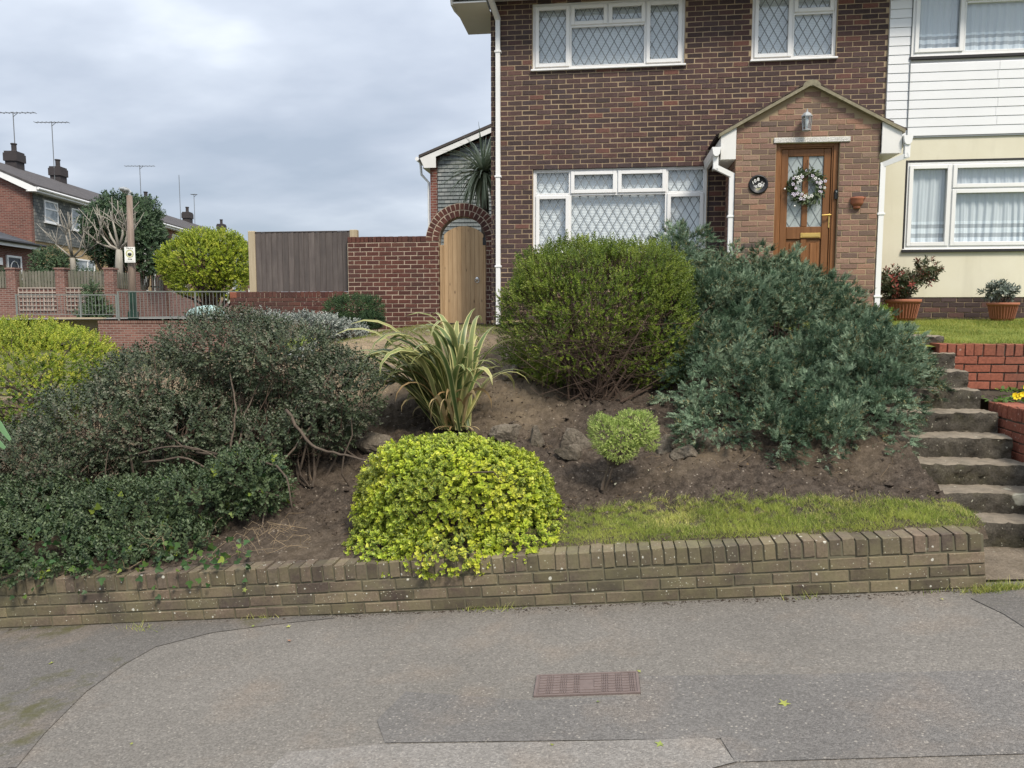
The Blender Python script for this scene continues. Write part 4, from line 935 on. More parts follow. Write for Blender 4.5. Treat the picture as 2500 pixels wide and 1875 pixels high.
rm = roofmat('terrace_roof_tile', tuple(T), (.055, .052, .056), (.10, .094, .094))
def tbox(mb, t0, t1, p0, p1, z0, z1):
    return mb.add([tp(t, p, z) for t in (t0, t1) for p in (p0, p1) for z in (z0, z1)], [(0, 1, 3, 2), (4, 6, 7, 5), (0, 4, 5, 1), (2, 3, 7, 6), (0, 2, 6, 4), (1, 5, 7, 3)])
def tring(mb, t0, t1, z0, z1, w, p0, p1):
    tbox(mb, t0, t0 + w, p0, p1, z0, z1); tbox(mb, t1 - w, t1, p0, p1, z0, z1); tbox(mb, t0 + w, t1 - w, p0, p1, z0, z0 + w); tbox(mb, t0 + w, t1 - w, p0, p1, z1 - w, z1)
def twin(h, t0, t1, z0, z1, split=0.0, trans=0.0, po=0.0):
    tr0 = lambda mb, a, b, p0, p1, c, d: tbox(mb, a, b, p0 + po, p1 + po, c, d)
    mb = MB(); tring(mb, t0, t1, z0, z1, .07, -.05 + po, .02 + po)
    if split: tr0(mb, t0 + (t1 - t0) * split - .04, t0 + (t1 - t0) * split + .04, -.048, .02, z0 + .07, z1 - .07)
    if trans: tr0(mb, t0 + .07, t1 - .07, -.046, .02, z0 + (z1 - z0) * trans - .035, z0 + (z1 - z0) * trans + .035)
    w = mb.build('window', M['white'], h); mb = MB(); tr0(mb, t0 + .07, t1 - .07, -.018, -.012, z0 + .07, z1 - .07); mb.build('pane', M['far_glass'], w)
    mb = MB(); tr0(mb, t0 - .05, t1 + .05, -.12, .0, z0 - .07, z0 - .005); mb.build('sill', M['white'], w)
def fg():
    m, n = newmat('far_window_glass'); p = pos(n); finish(n, n.mix(n.ramp(n.noise(p, 2.5, 3), [(.4, 0.0), (.6, 1.0)]), (.16, .19, .20), (.36, .39, .40)), .06, spec=.6); return m
M['far_glass'] = fg()
def chimney(h, t, p, z, pots=1):
    mb = MB(); tbox(mb, t - .36, t + .36, p - .28, p + .28, z - .8, z + .35); tbox(mb, t - .42, t + .42, p - .34, p + .34, z + .35, z + .75); tbox(mb, t - .38, t + .38, p - .30, p + .30, z + .75, z + .85); c_ = mb.build('chimney', M['soot'], h)
    for k in range(pots):
        m_ = MB(); o = tp(t + (k - .5 * (pots - 1)) * .4, p, z + .85); m_.lathe([(.15, 0), (.12, .1), (.12, .36), (.15, .38), (.15, .44)], o, 10); m_.build('chimney_pot', M['soot'], c_)
    return c_
def aerial(h, t, p, z, hgt, wid, name='aerial'):
    mb = MB(); o = tp(t, p, z); mb.tube([o, o + Vector((0, 0, hgt))], .024, 5); 
    if wid:
        a = o + Vector((0, 0, hgt - .05)) - RT * wid * .5; b = o + Vector((0, 0, hgt - .05)) + RT * wid * .5; mb.tube([a, b], .02, 5)
        for s in np.linspace(.02, .98, 9): q = a.lerp(b, s); e = FW.cross(RT) * 0 + Vector((FW.x, FW.y, 0)) * .18; mb.tube([q - e, q + e], .014, 4)
        mb.tube([o + Vector((0, 0, hgt - .25)), o + Vector((0, 0, hgt - .05)) + RT * .25], .02, 4)
    return mb.build(name, M['aerial'], h)
def ridge_t(px):
    t = -3.
    while proj(tp(t, DEP / 2, RDG))[0] < px: t += .05
    return max(t, .55)
labs = ['end terrace house with red brick gable, grey hung tiles and yellow brick ground floor', 'second terrace house from the brick gable, behind the dark tree', 'red brick fronted terrace house with white downpipe behind the golden tree',
        'fourth terrace house from the gable with single chimney and aerial mast', 'fifth terrace house from the gable, its roof above the golden tree', 'sixth terrace house from the gable with a plain chimney stack', 'last terrace house of the row, farthest down the side street']
for i in range(7):
    t0, t1 = i * HW, (i + 1) * HW - .004
    h = thing('terraced_house', labs[i], 'house', tp((t0 + t1) / 2, DEP / 2, TG), 'terraced houses across the side street')
    mid_z = 5.15; red = i in (2, 3, 5)
    mb = MB(); tbox(mb, t0, t1, 0, DEP, TG - .6, mid_z); mb.build('wall', tm_red if red else tm_yel, h)
    mb = MB(); tbox(mb, t0 + (.22 if i == 0 else 0), t1, -.06, DEP - .01, mid_z, EZ - .08); mb.build('upper_wall', tm_red if red else tm_grey, h)
    if i == 0:
        mb = MB(); mb.prism([tp(0, -.02, TG - .6), tp(0, DEP, TG - .6), tp(0, DEP, EZ - .05), tp(0, DEP / 2, RDG - .08), tp(0, -.02, EZ - .05)], T * .215); mb.build('gable_wall', tm_red, h)
        mb = MB(); mb.prism([tp(-.24, -.45, EZ - .16), tp(-.24, DEP / 2, RDG - .02), tp(-.24, DEP / 2, RDG - .24), tp(-.24, -.1, EZ - .30), tp(-.24, -.45, EZ - .30)], T * .03); mb.build('barge_board', M['white'], h)
    mb = MB(); ta = t0 - (.25 if i == 0 else 0)
    mb.prism([tp(ta, -.5, EZ - .05), tp(ta, DEP / 2, RDG), tp(ta, DEP + .4, EZ - .05), tp(ta, DEP + .4, EZ - .15), tp(ta, DEP / 2, RDG - .1), tp(ta, -.5, EZ - .15)], T * (t1 - ta)); mb.build('roof', rm, h)
    mb = MB(); tbox(mb, ta, t1, -.46, -.42, EZ - .34, EZ - .13); tbox(mb, ta, t1, -.42, 0, EZ - .33, EZ - .30); mb.build('fascia', M['white'], h)
    mb = MB(); mb.tube([tp(ta, -.53, EZ - .2), tp(t1, -.53, EZ - .2)], .06, 8); mb.build('gutter', M['white'], h)
    twin(h, t0 + 1.0, t0 + 2.15, 6.1, 7.1, 0, .62, -.06); twin(h, t0 + 3.4, t0 + 5.5, 6.0, 7.05, .33, 0, -.06)
    twin(h, t0 + 3.3, t0 + 5.6, 2.7, 4.6, .68, .7)
    mb = MB(); tbox(mb, t0 + 1.1, t0 + 2.0, -.12, -.06, TG, 4.0); mb.build('front_door', M['whitewood'], h)
    for cpx in (36, 143, 357, 458, 541):
        tc_ = ridge_t(cpx)
        if t0 <= tc_ < t0 + HW: chimney(h, tc_, DEP / 2, RDG - .1, 1)
    if i == 2:
        mb = MB(); mb.tube([tp(t0 + .25, -.5, EZ - .25), tp(t0 + .25, -.12, EZ - .7), tp(t0 + .25, -.12, TG)], .07, 6); mb.tube([tp(t0 - .9, -.12, EZ - .4), tp(t0 - .9, -.12, TG)], .07, 6); mb.build('downpipe', M['white'], h)
        mb = MB(); tbox(mb, t0 + .7, t0 + 1.05, -.22, -.07, 6.5, 7.0); mb.build('alarm_box', M['white'], h)
    for apx, ahg, awd in ((39, 2.9, 2.3), (133, 3.3, 1.9), (345, 3.0, 2.1), (441, 3.6, 0), (476, 2.6, .5)):
        tc_ = ridge_t(apx)
        if t0 <= tc_ < t0 + HW: aerial(h, tc_, DEP / 2, RDG - .1, ahg, awd)
# single-storey side extension, front flush with the terrace
ex = thing('side_extension', 'single-storey red brick side extension with slate lean-to roof and dark arched door', 'extension', tp(-2.5, 2, TG))
XE = 4.98
mb = MB(); tbox(mb, -5.5, -.004, .02, 5, TG - .6, XE - .1); mb.build('wall', tm_red, ex)
mb = MB(); mb.prism([tp(-5.8, -.35, XE - .03), tp(-5.8, 3.2, XE + 1.15), tp(-5.8, 5, XE + 1.15), tp(-5.8, 5, XE + 1.05), tp(-5.8, 3.2, XE + 1.05), tp(-5.8, -.35, XE - .13)], T * 5.79); mb.build('roof', roofmat('slate_blue_tile', tuple(T), (.05, .056, .068), (.085, .092, .105)), ex)
mb = MB(); tbox(mb, -5.8, .1, -.33, -.29, XE - .28, XE - .12); mb.build('fascia', M['white'], ex)
mb = MB(); mb.tube([tp(-5.8, -.4, XE - .08), tp(.35, -.4, XE - .08)], .07, 8); mb.build('gutter', M['black'], ex)
mb = MB(); tring(mb, -2.0, -.95, TG + .1, 4.35, .09, -.05, .04); dd = mb.build('door', M['white'], ex); mb = MB(); tbox(mb, -1.91, -1.04, -.02, .02, TG + .19, 4.26); mb.build('door_leaf', plain('navy_door', (.018, .026, .04), .4), dd)
mb = MB(); o = lambda a, z: tp(-1.475 + a, -.035, z)
mb.tube([o(-.28, 3.75), o(-.26, 3.92), o(-.16, 4.06), o(0, 4.12), o(.16, 4.06), o(.26, 3.92), o(.28, 3.75), o(-.28, 3.75)], .022, 5)
for s in (-1, 1): mb.tube([o(s * .06, 3.6), o(s * .3, 3.6), o(s * .3, 2.6), o(s * .06, 2.6), o(s * .06, 3.6)], .022, 5)
mb.build('door_trim', M['white'], dd)
def ewin(t0, t1, z0, z1):
    mb = MB(); tring(mb, t0, t1, z0, z1, .09, -.05, .02); w = mb.build('window', M['white'], ex); mb = MB(); tbox(mb, t0 + .09, t1 - .09, -.015, -.01, z0 + .09, z1 - .09); mb.build('pane', M['far_glass'], w)
ewin(-5.0, -3.15, 2.6, 4.4)
mb = MB(); tbox(mb, -2.65, -2.35, -.06, .02, 3.9, 4.2); mb.build('wall_vent', M['white'], ex)
mb = MB(); tbox(mb, -2.6, -2.4, -.16, .02, 3.05, 3.45); mb.build('wall_lamp', M['black'], ex)

# raised front gardens behind a brick retaining wall with picket panels
DW = 30.0
def cp(px, py, D=DW): return atd(px, py, D)
wx = cp(272, 764); zt_w = cp(150, 705).z; zpk = cp(150, 660).z; zbw = .9
fw2 = Vector((FW.x, FW.y, 0)).normalized()
pier_px = (-84, 38, 157, 275)
pw_ = thing('picket_wall', 'brick retaining wall with piers and weathered picket panels facing the street', 'wall', cp(150, 785))
def orient_box(mb, c, ux, uy, sx, sy_, z0, z1):
    mb.add([Vector((c.x, c.y, 0)) + ux * a * sx / 2 + uy * b * sy_ / 2 + Vector((0, 0, z)) for a in (-1, 1) for b in (-1, 1) for z in (z0, z1)], [(0, 1, 3, 2), (4, 6, 7, 5), (0, 4, 5, 1), (2, 3, 7, 6), (0, 2, 6, 4), (1, 5, 7, 3)])
tm_wall = courses('street_wall_brick', [(0, (.12, .056, .046)), (1, (.20, .10, .08))], (.24, .19, .165), .225, .075, .011, frame=tuple(RT + fw2))
a, b = cp(-200, 764), cp(270, 764); c_ = (a + b) / 2; mb = MB(); orient_box(mb, c_, RT, fw2, (b - a).length, .22, zbw, zt_w); mb.build('base_wall', tm_wall, pw_)
for p in pier_px:
    mb = MB(); orient_box(mb, cp(p, 764), RT, fw2, .36, .36, zbw, zpk + .02); orient_box(mb, cp(p, 764), RT, fw2, .42, .42, zpk + .02, zpk + .09); mb.build('pier', tm_wall, pw_)
def pale(c, ux, uy, z0, z1, parent):
    mb = MB(); w = .095; o = Vector((c.x, c.y, 0)); h_ = z1 - z0
    pts = [o + ux * (-w / 2) + Vector((0, 0, z0)), o + ux * (w / 2) + Vector((0, 0, z0)), o + ux * (w / 2) + Vector((0, 0, z1 - .05)), o + ux * (w / 4) + Vector((0, 0, z1)), o - ux * (w / 4) + Vector((0, 0, z1)), o - ux * (w / 2) + Vector((0, 0, z1 - .05))]
    mb.prism(pts, uy * .02); mb.build('pale', M['pale'], parent)
for p0, p1 in zip(pier_px, pier_px[1:]):
    a, b = cp(p0, 764) + RT * .22, cp(p1, 764) - RT * .22; nn = 12
    for k in range(nn): pale(a.lerp(b, (k + .5) / nn), RT, -fw2, zt_w + .02, zpk - .04 + random.uniform(-.02, .02), pw_)
    for zz_ in (zt_w + .15, zpk - .25):
        mb = MB(); mb.bar(Vector((a.x, a.y, zz_)) + fw2 * .04, Vector((b.x, b.y, zz_)) + fw2 * .04, .04, .07); mb.build('rail', M['pale'], pw_)
# second run, along the street away from us
sw2 = thing('side_picket_wall', 'sloping brick wall with picket panels running down the side street', 'wall', cp(300, 785))
s0 = cp(286, 764); s0.z = 0; LS = 17.0
sheet('raised_garden', [Vector((q.x, q.y, 2.3)) for q in (s0 - Fo * .15 + T * .1, s0 + T * 40 - Fo * .15, tp(45, 0, 0), tp(-6, 0, 0), cp(-200, 764) + fw2 * .15)], M['ground'])
mb = MB(); e_ = s0 + T * LS; mb.add([s0 + Fo * q + T * t + Vector((0, 0, z)) for t, zt2 in ((0, zt_w), (LS * .6, zt_w), (LS, zt_w - .9)) for q in (-.11, .11) for z in (zbw, zt2)],
    [(0, 1, 3, 2), (0, 4, 5, 1), (4, 8, 9, 5), (2, 3, 7, 6), (6, 7, 11, 10), (1, 5, 7, 3), (5, 9, 11, 7), (8, 10, 11, 9)]); mb.build('base_wall', tm_wall, sw2)
for k in range(4):
    t = 1.6 + 3.2 * k; mb = MB(); orient_box(mb, s0 + T * t, T, Fo, .36, .36, zbw, zpk + .02); mb.build('pier', tm_wall, sw2)
    for q in range(16): pale(s0 + T * (t - 1.45 + q * .18 if k < 9 else 0), T, Fo, zt_w + .02, zpk - .06 - .0 * k, sw2) if abs(-1.45 + q * .18) > .2 else None
    mb = MB(); a = s0 + T * (t - 1.5); b = s0 + T * (t + 1.5); mb.bar(a + Vector((0, 0, zt_w + .2)) - Fo * .03, b + Vector((0, 0, zt_w + .2)) - Fo * .03, .04, .07); mb.build('rail', M['pale'], sw2)
# trellis panels on the wall
for k, (p0, p1) in enumerate(((45, 148), (161, 266))):
    tr = thing('trellis_panel', ('square wooden trellis panel on the picket wall, clear of plants', 'square wooden trellis panel on the picket wall with a bush growing through')[k], 'trellis', cp((p0 + p1) / 2, 758, DW - .25), 'trellis panels on the picket wall')
    a, b = cp(p0, 703, DW - .22), cp(p1, 703, DW - .22); z1_ = a.z; z0_ = cp(p0, 757, DW - .22).z
    for q in range(11):
        o = a.lerp(b, q / 10); mb = MB(); mb.bar((o.x, o.y, z0_), (o.x, o.y, z1_), .035, .02, fw2); mb.build('slat', M['trellis'], tr)
    for q in range(6):
        z_ = z0_ + (z1_ - z0_) * q / 5; mb = MB(); mb.bar(Vector((a.x, a.y, z_)) - fw2 * .02, Vector((b.x, b.y, z_)) - fw2 * .02, .02, .035); mb.build('slat', M['trellis'], tr)
# low street wall with railings
DR = 24.5; zr0 = atd(330, 783, DR).z; zr1 = atd(400, 712, DR).z
lowst = thing('low_street_wall', 'low weathered brick wall under the grey street railings', 'wall', atd(430, 820, DR))
a, b = atd(243, 764, DR), atd(640, 764, DR); mb = MB(); orient_box(mb, (a + b) / 2, RT, fw2, (b - a).length, .24, -.6, zr0 - .08); mb.build('base_wall', tm_wall, lowst)
mb = MB(); orient_box(mb, (a + b) / 2, RT, fw2, (b - a).length, .27, zr0 - .08, zr0); mb.build('coping', courses('coping_brick', [(0, (.12, .06, .048)), (1, (.18, .10, .08))], (.2, .16, .13), .075, .3, .01, frame=tuple(RT)), lowst)
def railing(label, p0, p1, D, z0, z1, posts, D2=None):
    r = thing('street_railing', label, 'railing', atd((p0 + p1) / 2, 780, D), 'grey metal railings along the side street')
    D2 = D2 or D; a, b = atd(p0, 764, D), atd(p1, 764, D2); a.z = b.z = 0; Lr = (b - a).length; up_ = Vector((0, 0, 1))
    mb = MB(); mb.bar(a + up_ * z1, b + up_ * z1, .05, .035); mb.build('top_rail', M['steel'], r)
    mb = MB(); mb.bar(a + up_ * (z0 + .1), b + up_ * (z0 + .1), .04, .02); mb.build('bottom_rail', M['steel'], r)
    nn = int(Lr / .116)
    for k in range(nn + 1):
        o = a.lerp(b, k / nn); mb = MB(); mb.tube([o + up_ * (z0 + .1), o + up_ * z1], .009, 5, False); mb.build('bar', M['steel'], r)
    for p in posts:
        o = a.lerp(b, (p - p0) / (p1 - p0)); mb = MB(); mb.tube([o + up_ * (z0 - .1), o + up_ * (z1 + .01)], .032, 8); mb.build('post', M['steel'], r)
railing('upper grey metal railing beside the golden tree and green pole base', 290, 602, DR, zr0, zr1, (290, 478))
zl1 = atd(150, 720, 26.5).z; zl0 = atd(150, 775, 26.5).z
railing('lower grey metal railing in front of the two trellis panels', 40, 285, 26.5, zl0, zl1, (42, 197, 285))
# timber edge and pavement behind the railings
sl_ = thing('timber_edging', 'weathered timber sleeper edging under the lower railing', 'edging', atd(200, 785, 26)); a, b = atd(140, 764, 26), atd(255, 764, 26); mb = MB(); orient_box(mb, (a + b) / 2, RT, fw2, (b - a).length, .2, .8, atd(200, 775, 26).z); mb.build('sleeper', M['post'], sl_)
def flatq(name, pts, mat): return sheet(name, pts, mat)
zc1 = atd(300, 778, 25).z
pts = [(atd(-300, 764, 24.7), zc1 - .05), (atd(640, 764, 24.7), zc1 + .02), (atd(700, 764, 44), zc1 + .16), (s0 + T * 22 + Fo * .1, zc1 + .16), (s0 + T * 1 + Fo * .12, zc1 + .02), (s0 - T * .2 - Fo * 9, zc1 - .05)]
flatq('side_pavement', [Vector((p.x, p.y, z)) for p, z in pts], M['path'])
# street lamp on a timber pole, cable guard, sign
Dp = 25.2; pb_ = atd(325, 772, Dp); pt_ = atd(316, 478, Dp)
lampp = thing('street_lamp', 'street lamp on a leaning timber pole behind the railings', 'street lamp', pb_)
mb = MB(); mb.tube([pb_ - Vector((0, 0, .4)), pb_.lerp(pt_, .5), pt_], [.13, .115, .09], 12); mb.build('pole', M['pole'], lampp, True)
mb = MB(); hd = atd(302, 463, Dp - .2); mb.tube([pt_ - Vector((0, 0, .12)), pt_ + Vector((0, 0, .12)), atd(311, 463, Dp - .1), hd], [.05, .05, .045, .045], 8); mb.build('bracket', M['grey_lamp'], lampp)
mb = MB(); e2_ = atd(292, 460, Dp - .35); mb.tube([atd(320, 472, Dp), atd(312, 467, Dp), atd(302, 463, Dp), e2_], [.05, .10, .10, .03], 8); mb.build('lamp_head', M['grey_lamp'], lampp)
gpole = thing('cable_guard', 'dark green metal cable guard at the foot of the timber pole', 'cable guard', atd(326, 780, Dp - .25)); mb = MB(); o = atd(326, 780, Dp - .3); z2_ = atd(326, 712, Dp - .3).z
orient_box(mb, o, RT, fw2, .19, .16, o.z - .3, z2_); orient_box(mb, o, RT, fw2, .25, .22, o.z - .3, o.z + .26); mb.build('casing', M['darkgreen'], gpole)
mb = MB(); orient_box(mb, o + RT * -.06 - fw2 * .085, RT, fw2, .02, .012, o.z + .27, z2_ - .02); mb.build('edge_strip', M['steel'], gpole)
sg0 = atd(317, 622, Dp - .22); sgn_ = thing('street_sign', 'white watch-area sign with round emblem fixed to the timber pole', 'sign', sg0)
RS = Matrix((RT, fw2, Vector((0, 0, 1)))).transposed().to_4x4(); SM = Matrix.Translation(sg0) @ RS
sw_, sh_ = .345, .50
mb = MB(); mb.cbox(-sw_ / 2, sw_ / 2, -.006, .006, -sh_ / 2, sh_ / 2, .002, SM); mb.build('plate', M['sign_white'], sgn_)
rsgn = (math.pi / 2, 0, YAW)
def sp(x, z, dy=-.009): return SM @ Vector((x, dy, z))
text('This is a', sp(0, .205), .066, M['sign_black'], sgn_, rot=rsgn, bold=.0012, ext=.0008); text('Area', sp(0, -.14), .07, M['sign_black'], sgn_, rot=rsgn, bold=.0012, ext=.0008)
def disc(mb, r, dy, cx=0., cz=0., n=32, r0=0.):
    ps = [SM @ Vector((cx + r * math.cos(2 * math.pi * k / n), dy, cz + r * math.sin(2 * math.pi * k / n))) for k in range(n)]
    mb.prism(ps, -fw2 * .001)
mb = MB(); disc(mb, .128, -.0075, 0, .035); mb.build('emblem_rim', M['sign_black'], sgn_)
mb = MB(); disc(mb, .121, -.009, 0, .035); mb.build('emblem_ring', M['sign_yellow'], sgn_)
mb = MB()
for k in range(26):
    a = 2 * math.pi * k / 26; ca, sa = math.cos(a), math.sin(a)
    mb.bar(sp(.098 * ca, .035 + .098 * sa, -.0105), sp(.112 * ca, .035 + .112 * sa, -.0105), .010, .002, -fw2)
mb.build('emblem_lettering', M['sign_black'], sgn_)
mb = MB(); disc(mb, .082, -.0105, 0, .035); mb.build('emblem_field', M['sign_white'], sgn_)
mb = MB(); ps = [sp(.07 * math.cos(t), .03 + .075 * math.sin(t), -.012) for t in np.linspace(math.pi * 1.02, math.pi * 1.98, 12)]; mb.prism(ps, -fw2 * .001)
for x, z in ((-.045, .04), (-.018, .055), (.014, .055), (.045, .045)): disc(mb, .014, -.012, x, z, 10); mb.prism([sp(x - .018, z - .05, -.0125), sp(x + .018, z - .05, -.0125), sp(x + .013, z - .008, -.0125), sp(x - .013, z - .008, -.0125)], -fw2 * .001)
mb.build('emblem_figures', M['sign_black'], sgn_)
mb = MB(); mb.bar(sp(-.12, -.205, -.0085), sp(.13, -.205, -.0085), .006, .001, -fw2); mb.build('small_print', M['lead'], sgn_)
# bag lying behind the railings
bgp = atd(500, 752, 26.5); V_ = []; 
u_ = np.linspace(0, 2 * np.pi, 28, endpoint=False); w_ = np.linspace(.02, np.pi / 2, 10); UU, WW = np.meshgrid(u_, w_); Pn = np.stack([.62 * np.cos(UU) * np.sin(WW), .35 * np.sin(UU) * np.sin(WW), .34 * np.cos(WW)], -1).reshape(-1, 3)
Pn = Pn * (1 + .5 * (fbm(Pn * 4 + 9, 3, 8) - .5))[:, None] + np.array(bgp - Vector((0, 0, .25))); ff = gridfaces(28, 10); wrap = np.array([[r * 28 + 27, r * 28, r * 28 + 28, r * 28 + 55] for r in range(9)])
setp(addobj('rubbish_bag', np_mesh('rubbish_bag', Pn, np.concatenate([ff, wrap]), M['bag'])), 'crumpled pale teal plastic sheet lying behind the railings', 'plastic sheet')
# ------------------------------------------------------------------ foliage tools
def norm(a): return a / np.maximum(np.linalg.norm(a, axis=-1, keepdims=True), 1e-9)
def frames(d, nrm):
    y = norm(d); z = nrm - (nrm * y).sum(-1, keepdims=True) * y; z = norm(z); x = np.cross(y, z); return np.stack([x, y, z], -1)
def runit(n): return norm(rng.normal(size=(n, 3)))
# leaf templates: (verts, quads, edge)
def oval(w=.5, fold=.12, a=.3, b=.68):
    V = np.array([(0, 0, 0), (-w / 2, a, fold * w), (-w * .45, b, fold * w), (0, 1, 0), (w * .45, b, fold * w), (w / 2, a, fold * w)]); return V, np.array([(0, 3, 2, 1), (0, 5, 4, 3)]), np.array([0, 1, 1, .35, 1, 1.])
def diamond(w=.4):
    V = np.array([(0, 0, 0), (-w / 2, .45, .06), (0, 1, 0), (w / 2, .45, .06)]); return V, np.array([(0, 3, 2, 1)]), np.array([0, 1, .3, 1.])
def sprig(leaf, n, length, size, spread=1.0, taper=.4, pair=True, seed=0, up=.55, stemw=.0):
    """a shoot along +Y carrying n leaves (size in metres)"""
    r = np.random.default_rng(seed); LV, LF, LE = leaf; V = []; Fq = []; E_ = []; b = 0
    for k in range(n):
        t = (k + .5) / n; p = np.array([0, t * length, 0]); a = k * 2.4 + r.uniform(-.4, .4) if not pair else (k % 2) * math.pi + (k // 2) * 1.57 + r.uniform(-.3, .3)
        side = np.array([math.cos(a), 0, math.sin(a)]); d = side * spread + np.array([0, up + .6 * t, 0]); nr = np.array([0, 1., 0]) - side * .3
        R = frames(d[None], nr[None])[0]; s = size * (1 - taper * t) * r.uniform(.8, 1.15)
        V.append(LV @ R.T * s + p); Fq.append(LF + b); E_.append(LE); b += len(LV)
    return np.concatenate(V), np.concatenate(Fq), np.concatenate(E_)
def scatter(tmpl, pos_, R, scale, tone, jitter=.0):
    """instances of templates (list) written into one mesh array"""
    Vs, Fs, Ts, Es = [], [], [], []; b = 0; tm = tmpl if isinstance(tmpl, list) else [tmpl]; pick = rng.integers(0, len(tm), len(pos_))
    for i, (TV, TF, TE) in enumerate(tm):
        s = pick == i; n_ = int(s.sum())
        if not n_: continue
        V = np.einsum('nij,vj->nvi', R[s], TV) * scale[s][:, None, None] + pos_[s][:, None, :]
        Vs.append(V.reshape(-1, 3)); Fs.append((TF[None] + (np.arange(n_) * len(TV))[:, None, None] + b).reshape(-1, TF.shape[1])); b += n_ * len(TV)
        Ts.append(np.repeat(tone[s], len(TV)) if not jitter else np.clip(np.repeat(tone[s], len(TV)) + np.repeat(rng.normal(0, jitter, n_ * (len(TV) // 2 + 1)), 2)[:n_ * len(TV)], 0, .999)); Es.append(np.tile(TE, n_))
    return np.concatenate(Vs), np.concatenate(Fs), np.concatenate(Ts), np.concatenate(Es)
def leafmesh(name, parent, mat, data, kind=None):
    V, Fq, T_, E_ = data; o = addobj(name, np_mesh(name, V, Fq, mat, {'tone': T_, 'edge': E_}), parent)
    if kind: o['kind'] = kind
    return o
def lobe(px, py, Y, rx, ry, rY):
    c = at(px, py, Y); d = (c - CAM).dot(FW); return np.array(c), np.array([rx * d / F, rY, ry * d / F])
def lobed(px, py, D, rx, ry, rD):
    c = atd(px, py, D); return np.array(c), np.array([rx * D / F, rD, ry * D / F])
def shell(lobes, n, amp=.14, freq=5., inner=.25, seed=1, gap=.0, floor=None):
    """points through the outer skin of a union of ellipsoids, with normals and depth (0 = outside)"""
    C_ = np.array([l[0] for l in lobes]); R_ = np.array([l[1] for l in lobes]); w = (R_[:, 0] * R_[:, 1] * R_[:, 2]) ** (2 / 3); w = w / w.sum()
    P_, N_, D_ = [], [], []; got = 0
    while got < n:
        m = n * 2; k = rng.choice(len(lobes), m, p=w); u = runit(m)
        wob = 1 + amp * 2 * (fbm((C_[k] + u * R_[k]) * freq, 3, seed) - .5)
        dep = rng.random(m) ** 1.8 * inner; p = C_[k] + u * R_[k] * (wob * (1 - dep))[:, None]
        ok = np.ones(m, bool)
        for j in range(len(lobes)):
            q = ((p - C_[j]) / R_[j]); ok &= (k == j) | ((q * q).sum(1) > (1 - inner * .9) ** 2)
        if gap: ok &= (fbm(p * freq * .8 + 40, 3, seed + 7) > gap) | (dep > inner * .5)
        if floor is not None: ok &= p[:, 2] > floor(p[:, 0], p[:, 1])
        P_.append(p[ok]); N_.append(norm(u[ok] / R_[k][ok])); D_.append(dep[ok] / inner); got += int(ok.sum())
    return np.concatenate(P_)[:n], np.concatenate(N_)[:n], np.concatenate(D_)[:n]
def stems(mb, bases, tips, r0=.012, r1=.004, bend=.12, seg=5, sag=0.0, n=5):
    for b_, t_ in zip(bases, tips):
        b_, t_ = np.array(b_), np.array(t_); L_ = np.linalg.norm(t_ - b_); o = rng.normal(0, bend * L_, 3); o2 = rng.normal(0, bend * L_ * .6, 3); pts = []
        for k in range(seg + 1):
            s = k / seg; pts.append(b_ + (t_ - b_) * s + o * math.sin(math.pi * s) + o2 * math.sin(2 * math.pi * s) + np.array([0, 0, sag * L_ * s * (1 - s)]))
        mb.tube(pts, list(np.linspace(r0, r1, seg + 1) * rng.uniform(.75, 1.25)), n, False)
def floor_fn(off=.02): return lambda x, y: zg(x, y) + off

# ------------------------------------------------------------------ golden variegated euonymus over the wall
eu_l = [lobe(1115, 1258, 5.34, 255, 188, .50), lobe(1040, 1200, 5.36, 165, 130, .42), lobe(1190, 1210, 5.36, 165, 122, .42), lobe(1110, 1150, 5.4, 150, 86, .36), lobe(980, 1340, 5.18, 132, 80, .44), lobe(1260, 1318, 5.18, 132, 80, .44), lobe(1115, 1336, 5.12, 195, 76, .46)]
eu = thing('golden_euonymus', 'rounded bright yellow variegated shrub spilling over the low wall', 'shrub', at(1115, 1300, 5.35))
def wallclear(x, y): return np.where(y < 4.95, zpave(x) + .24, -9)
p, nn, dp = shell(eu_l, 11000, .08, 7, .30, 2, floor=wallclear)
ros = [sprig(oval(.56, .16), 7, .030, .034, 1.0, .3, False, s, .4) for s in range(6)]
d = norm(nn + runit(len(p)) * .38 + np.array([0, 0, .25])); R = frames(d, runit(len(p)))
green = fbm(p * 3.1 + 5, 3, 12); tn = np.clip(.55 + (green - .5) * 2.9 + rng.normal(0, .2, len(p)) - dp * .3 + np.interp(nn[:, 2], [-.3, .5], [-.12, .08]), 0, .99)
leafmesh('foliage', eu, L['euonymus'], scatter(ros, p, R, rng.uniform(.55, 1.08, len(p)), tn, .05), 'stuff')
# the leaves that show largest, one by one
lm = [np_mesh('leaf', (lambda o: o[0])(oval(.58, .14)) * .034, oval(.58, .14)[1], L['euonymus'], {'edge': oval()[2], 'tone': np.full(6, t)}) for t in (.35, .55, .75)]
p, nn, dp = shell(eu_l, 900, .10, 6, .04, 2, floor=wallclear); s = np.where(nn[:, 1] < -.25)[0][:290]
R = frames(norm(nn[s] * .45 + runit(len(s)) * .7 + np.array([0, 0, .2])), nn[s] + runit(len(s)) * .3)
for i, k in enumerate(s):
    o = addobj('leaf', lm[i % 3], eu); o.matrix_basis = Matrix.Translation(Vector(p[k])) @ Matrix(R[i].tolist()).to_4x4() @ Matrix.Diagonal((*(rng.uniform(.85, 1.2),) * 3, 1))
mb = MB(); b0 = np.array(at(1115, 1300, 5.3)); b0[2] = zg1(b0[0], 5.3) - .03
stems(mb, [b0 + rng.normal(0, .06, 3) * [1, 1, 0] for _ in range(40)], shell(eu_l, 40, 0, 5, .3)[0], .011, .004); mb.build('stem', M['bark'], eu)

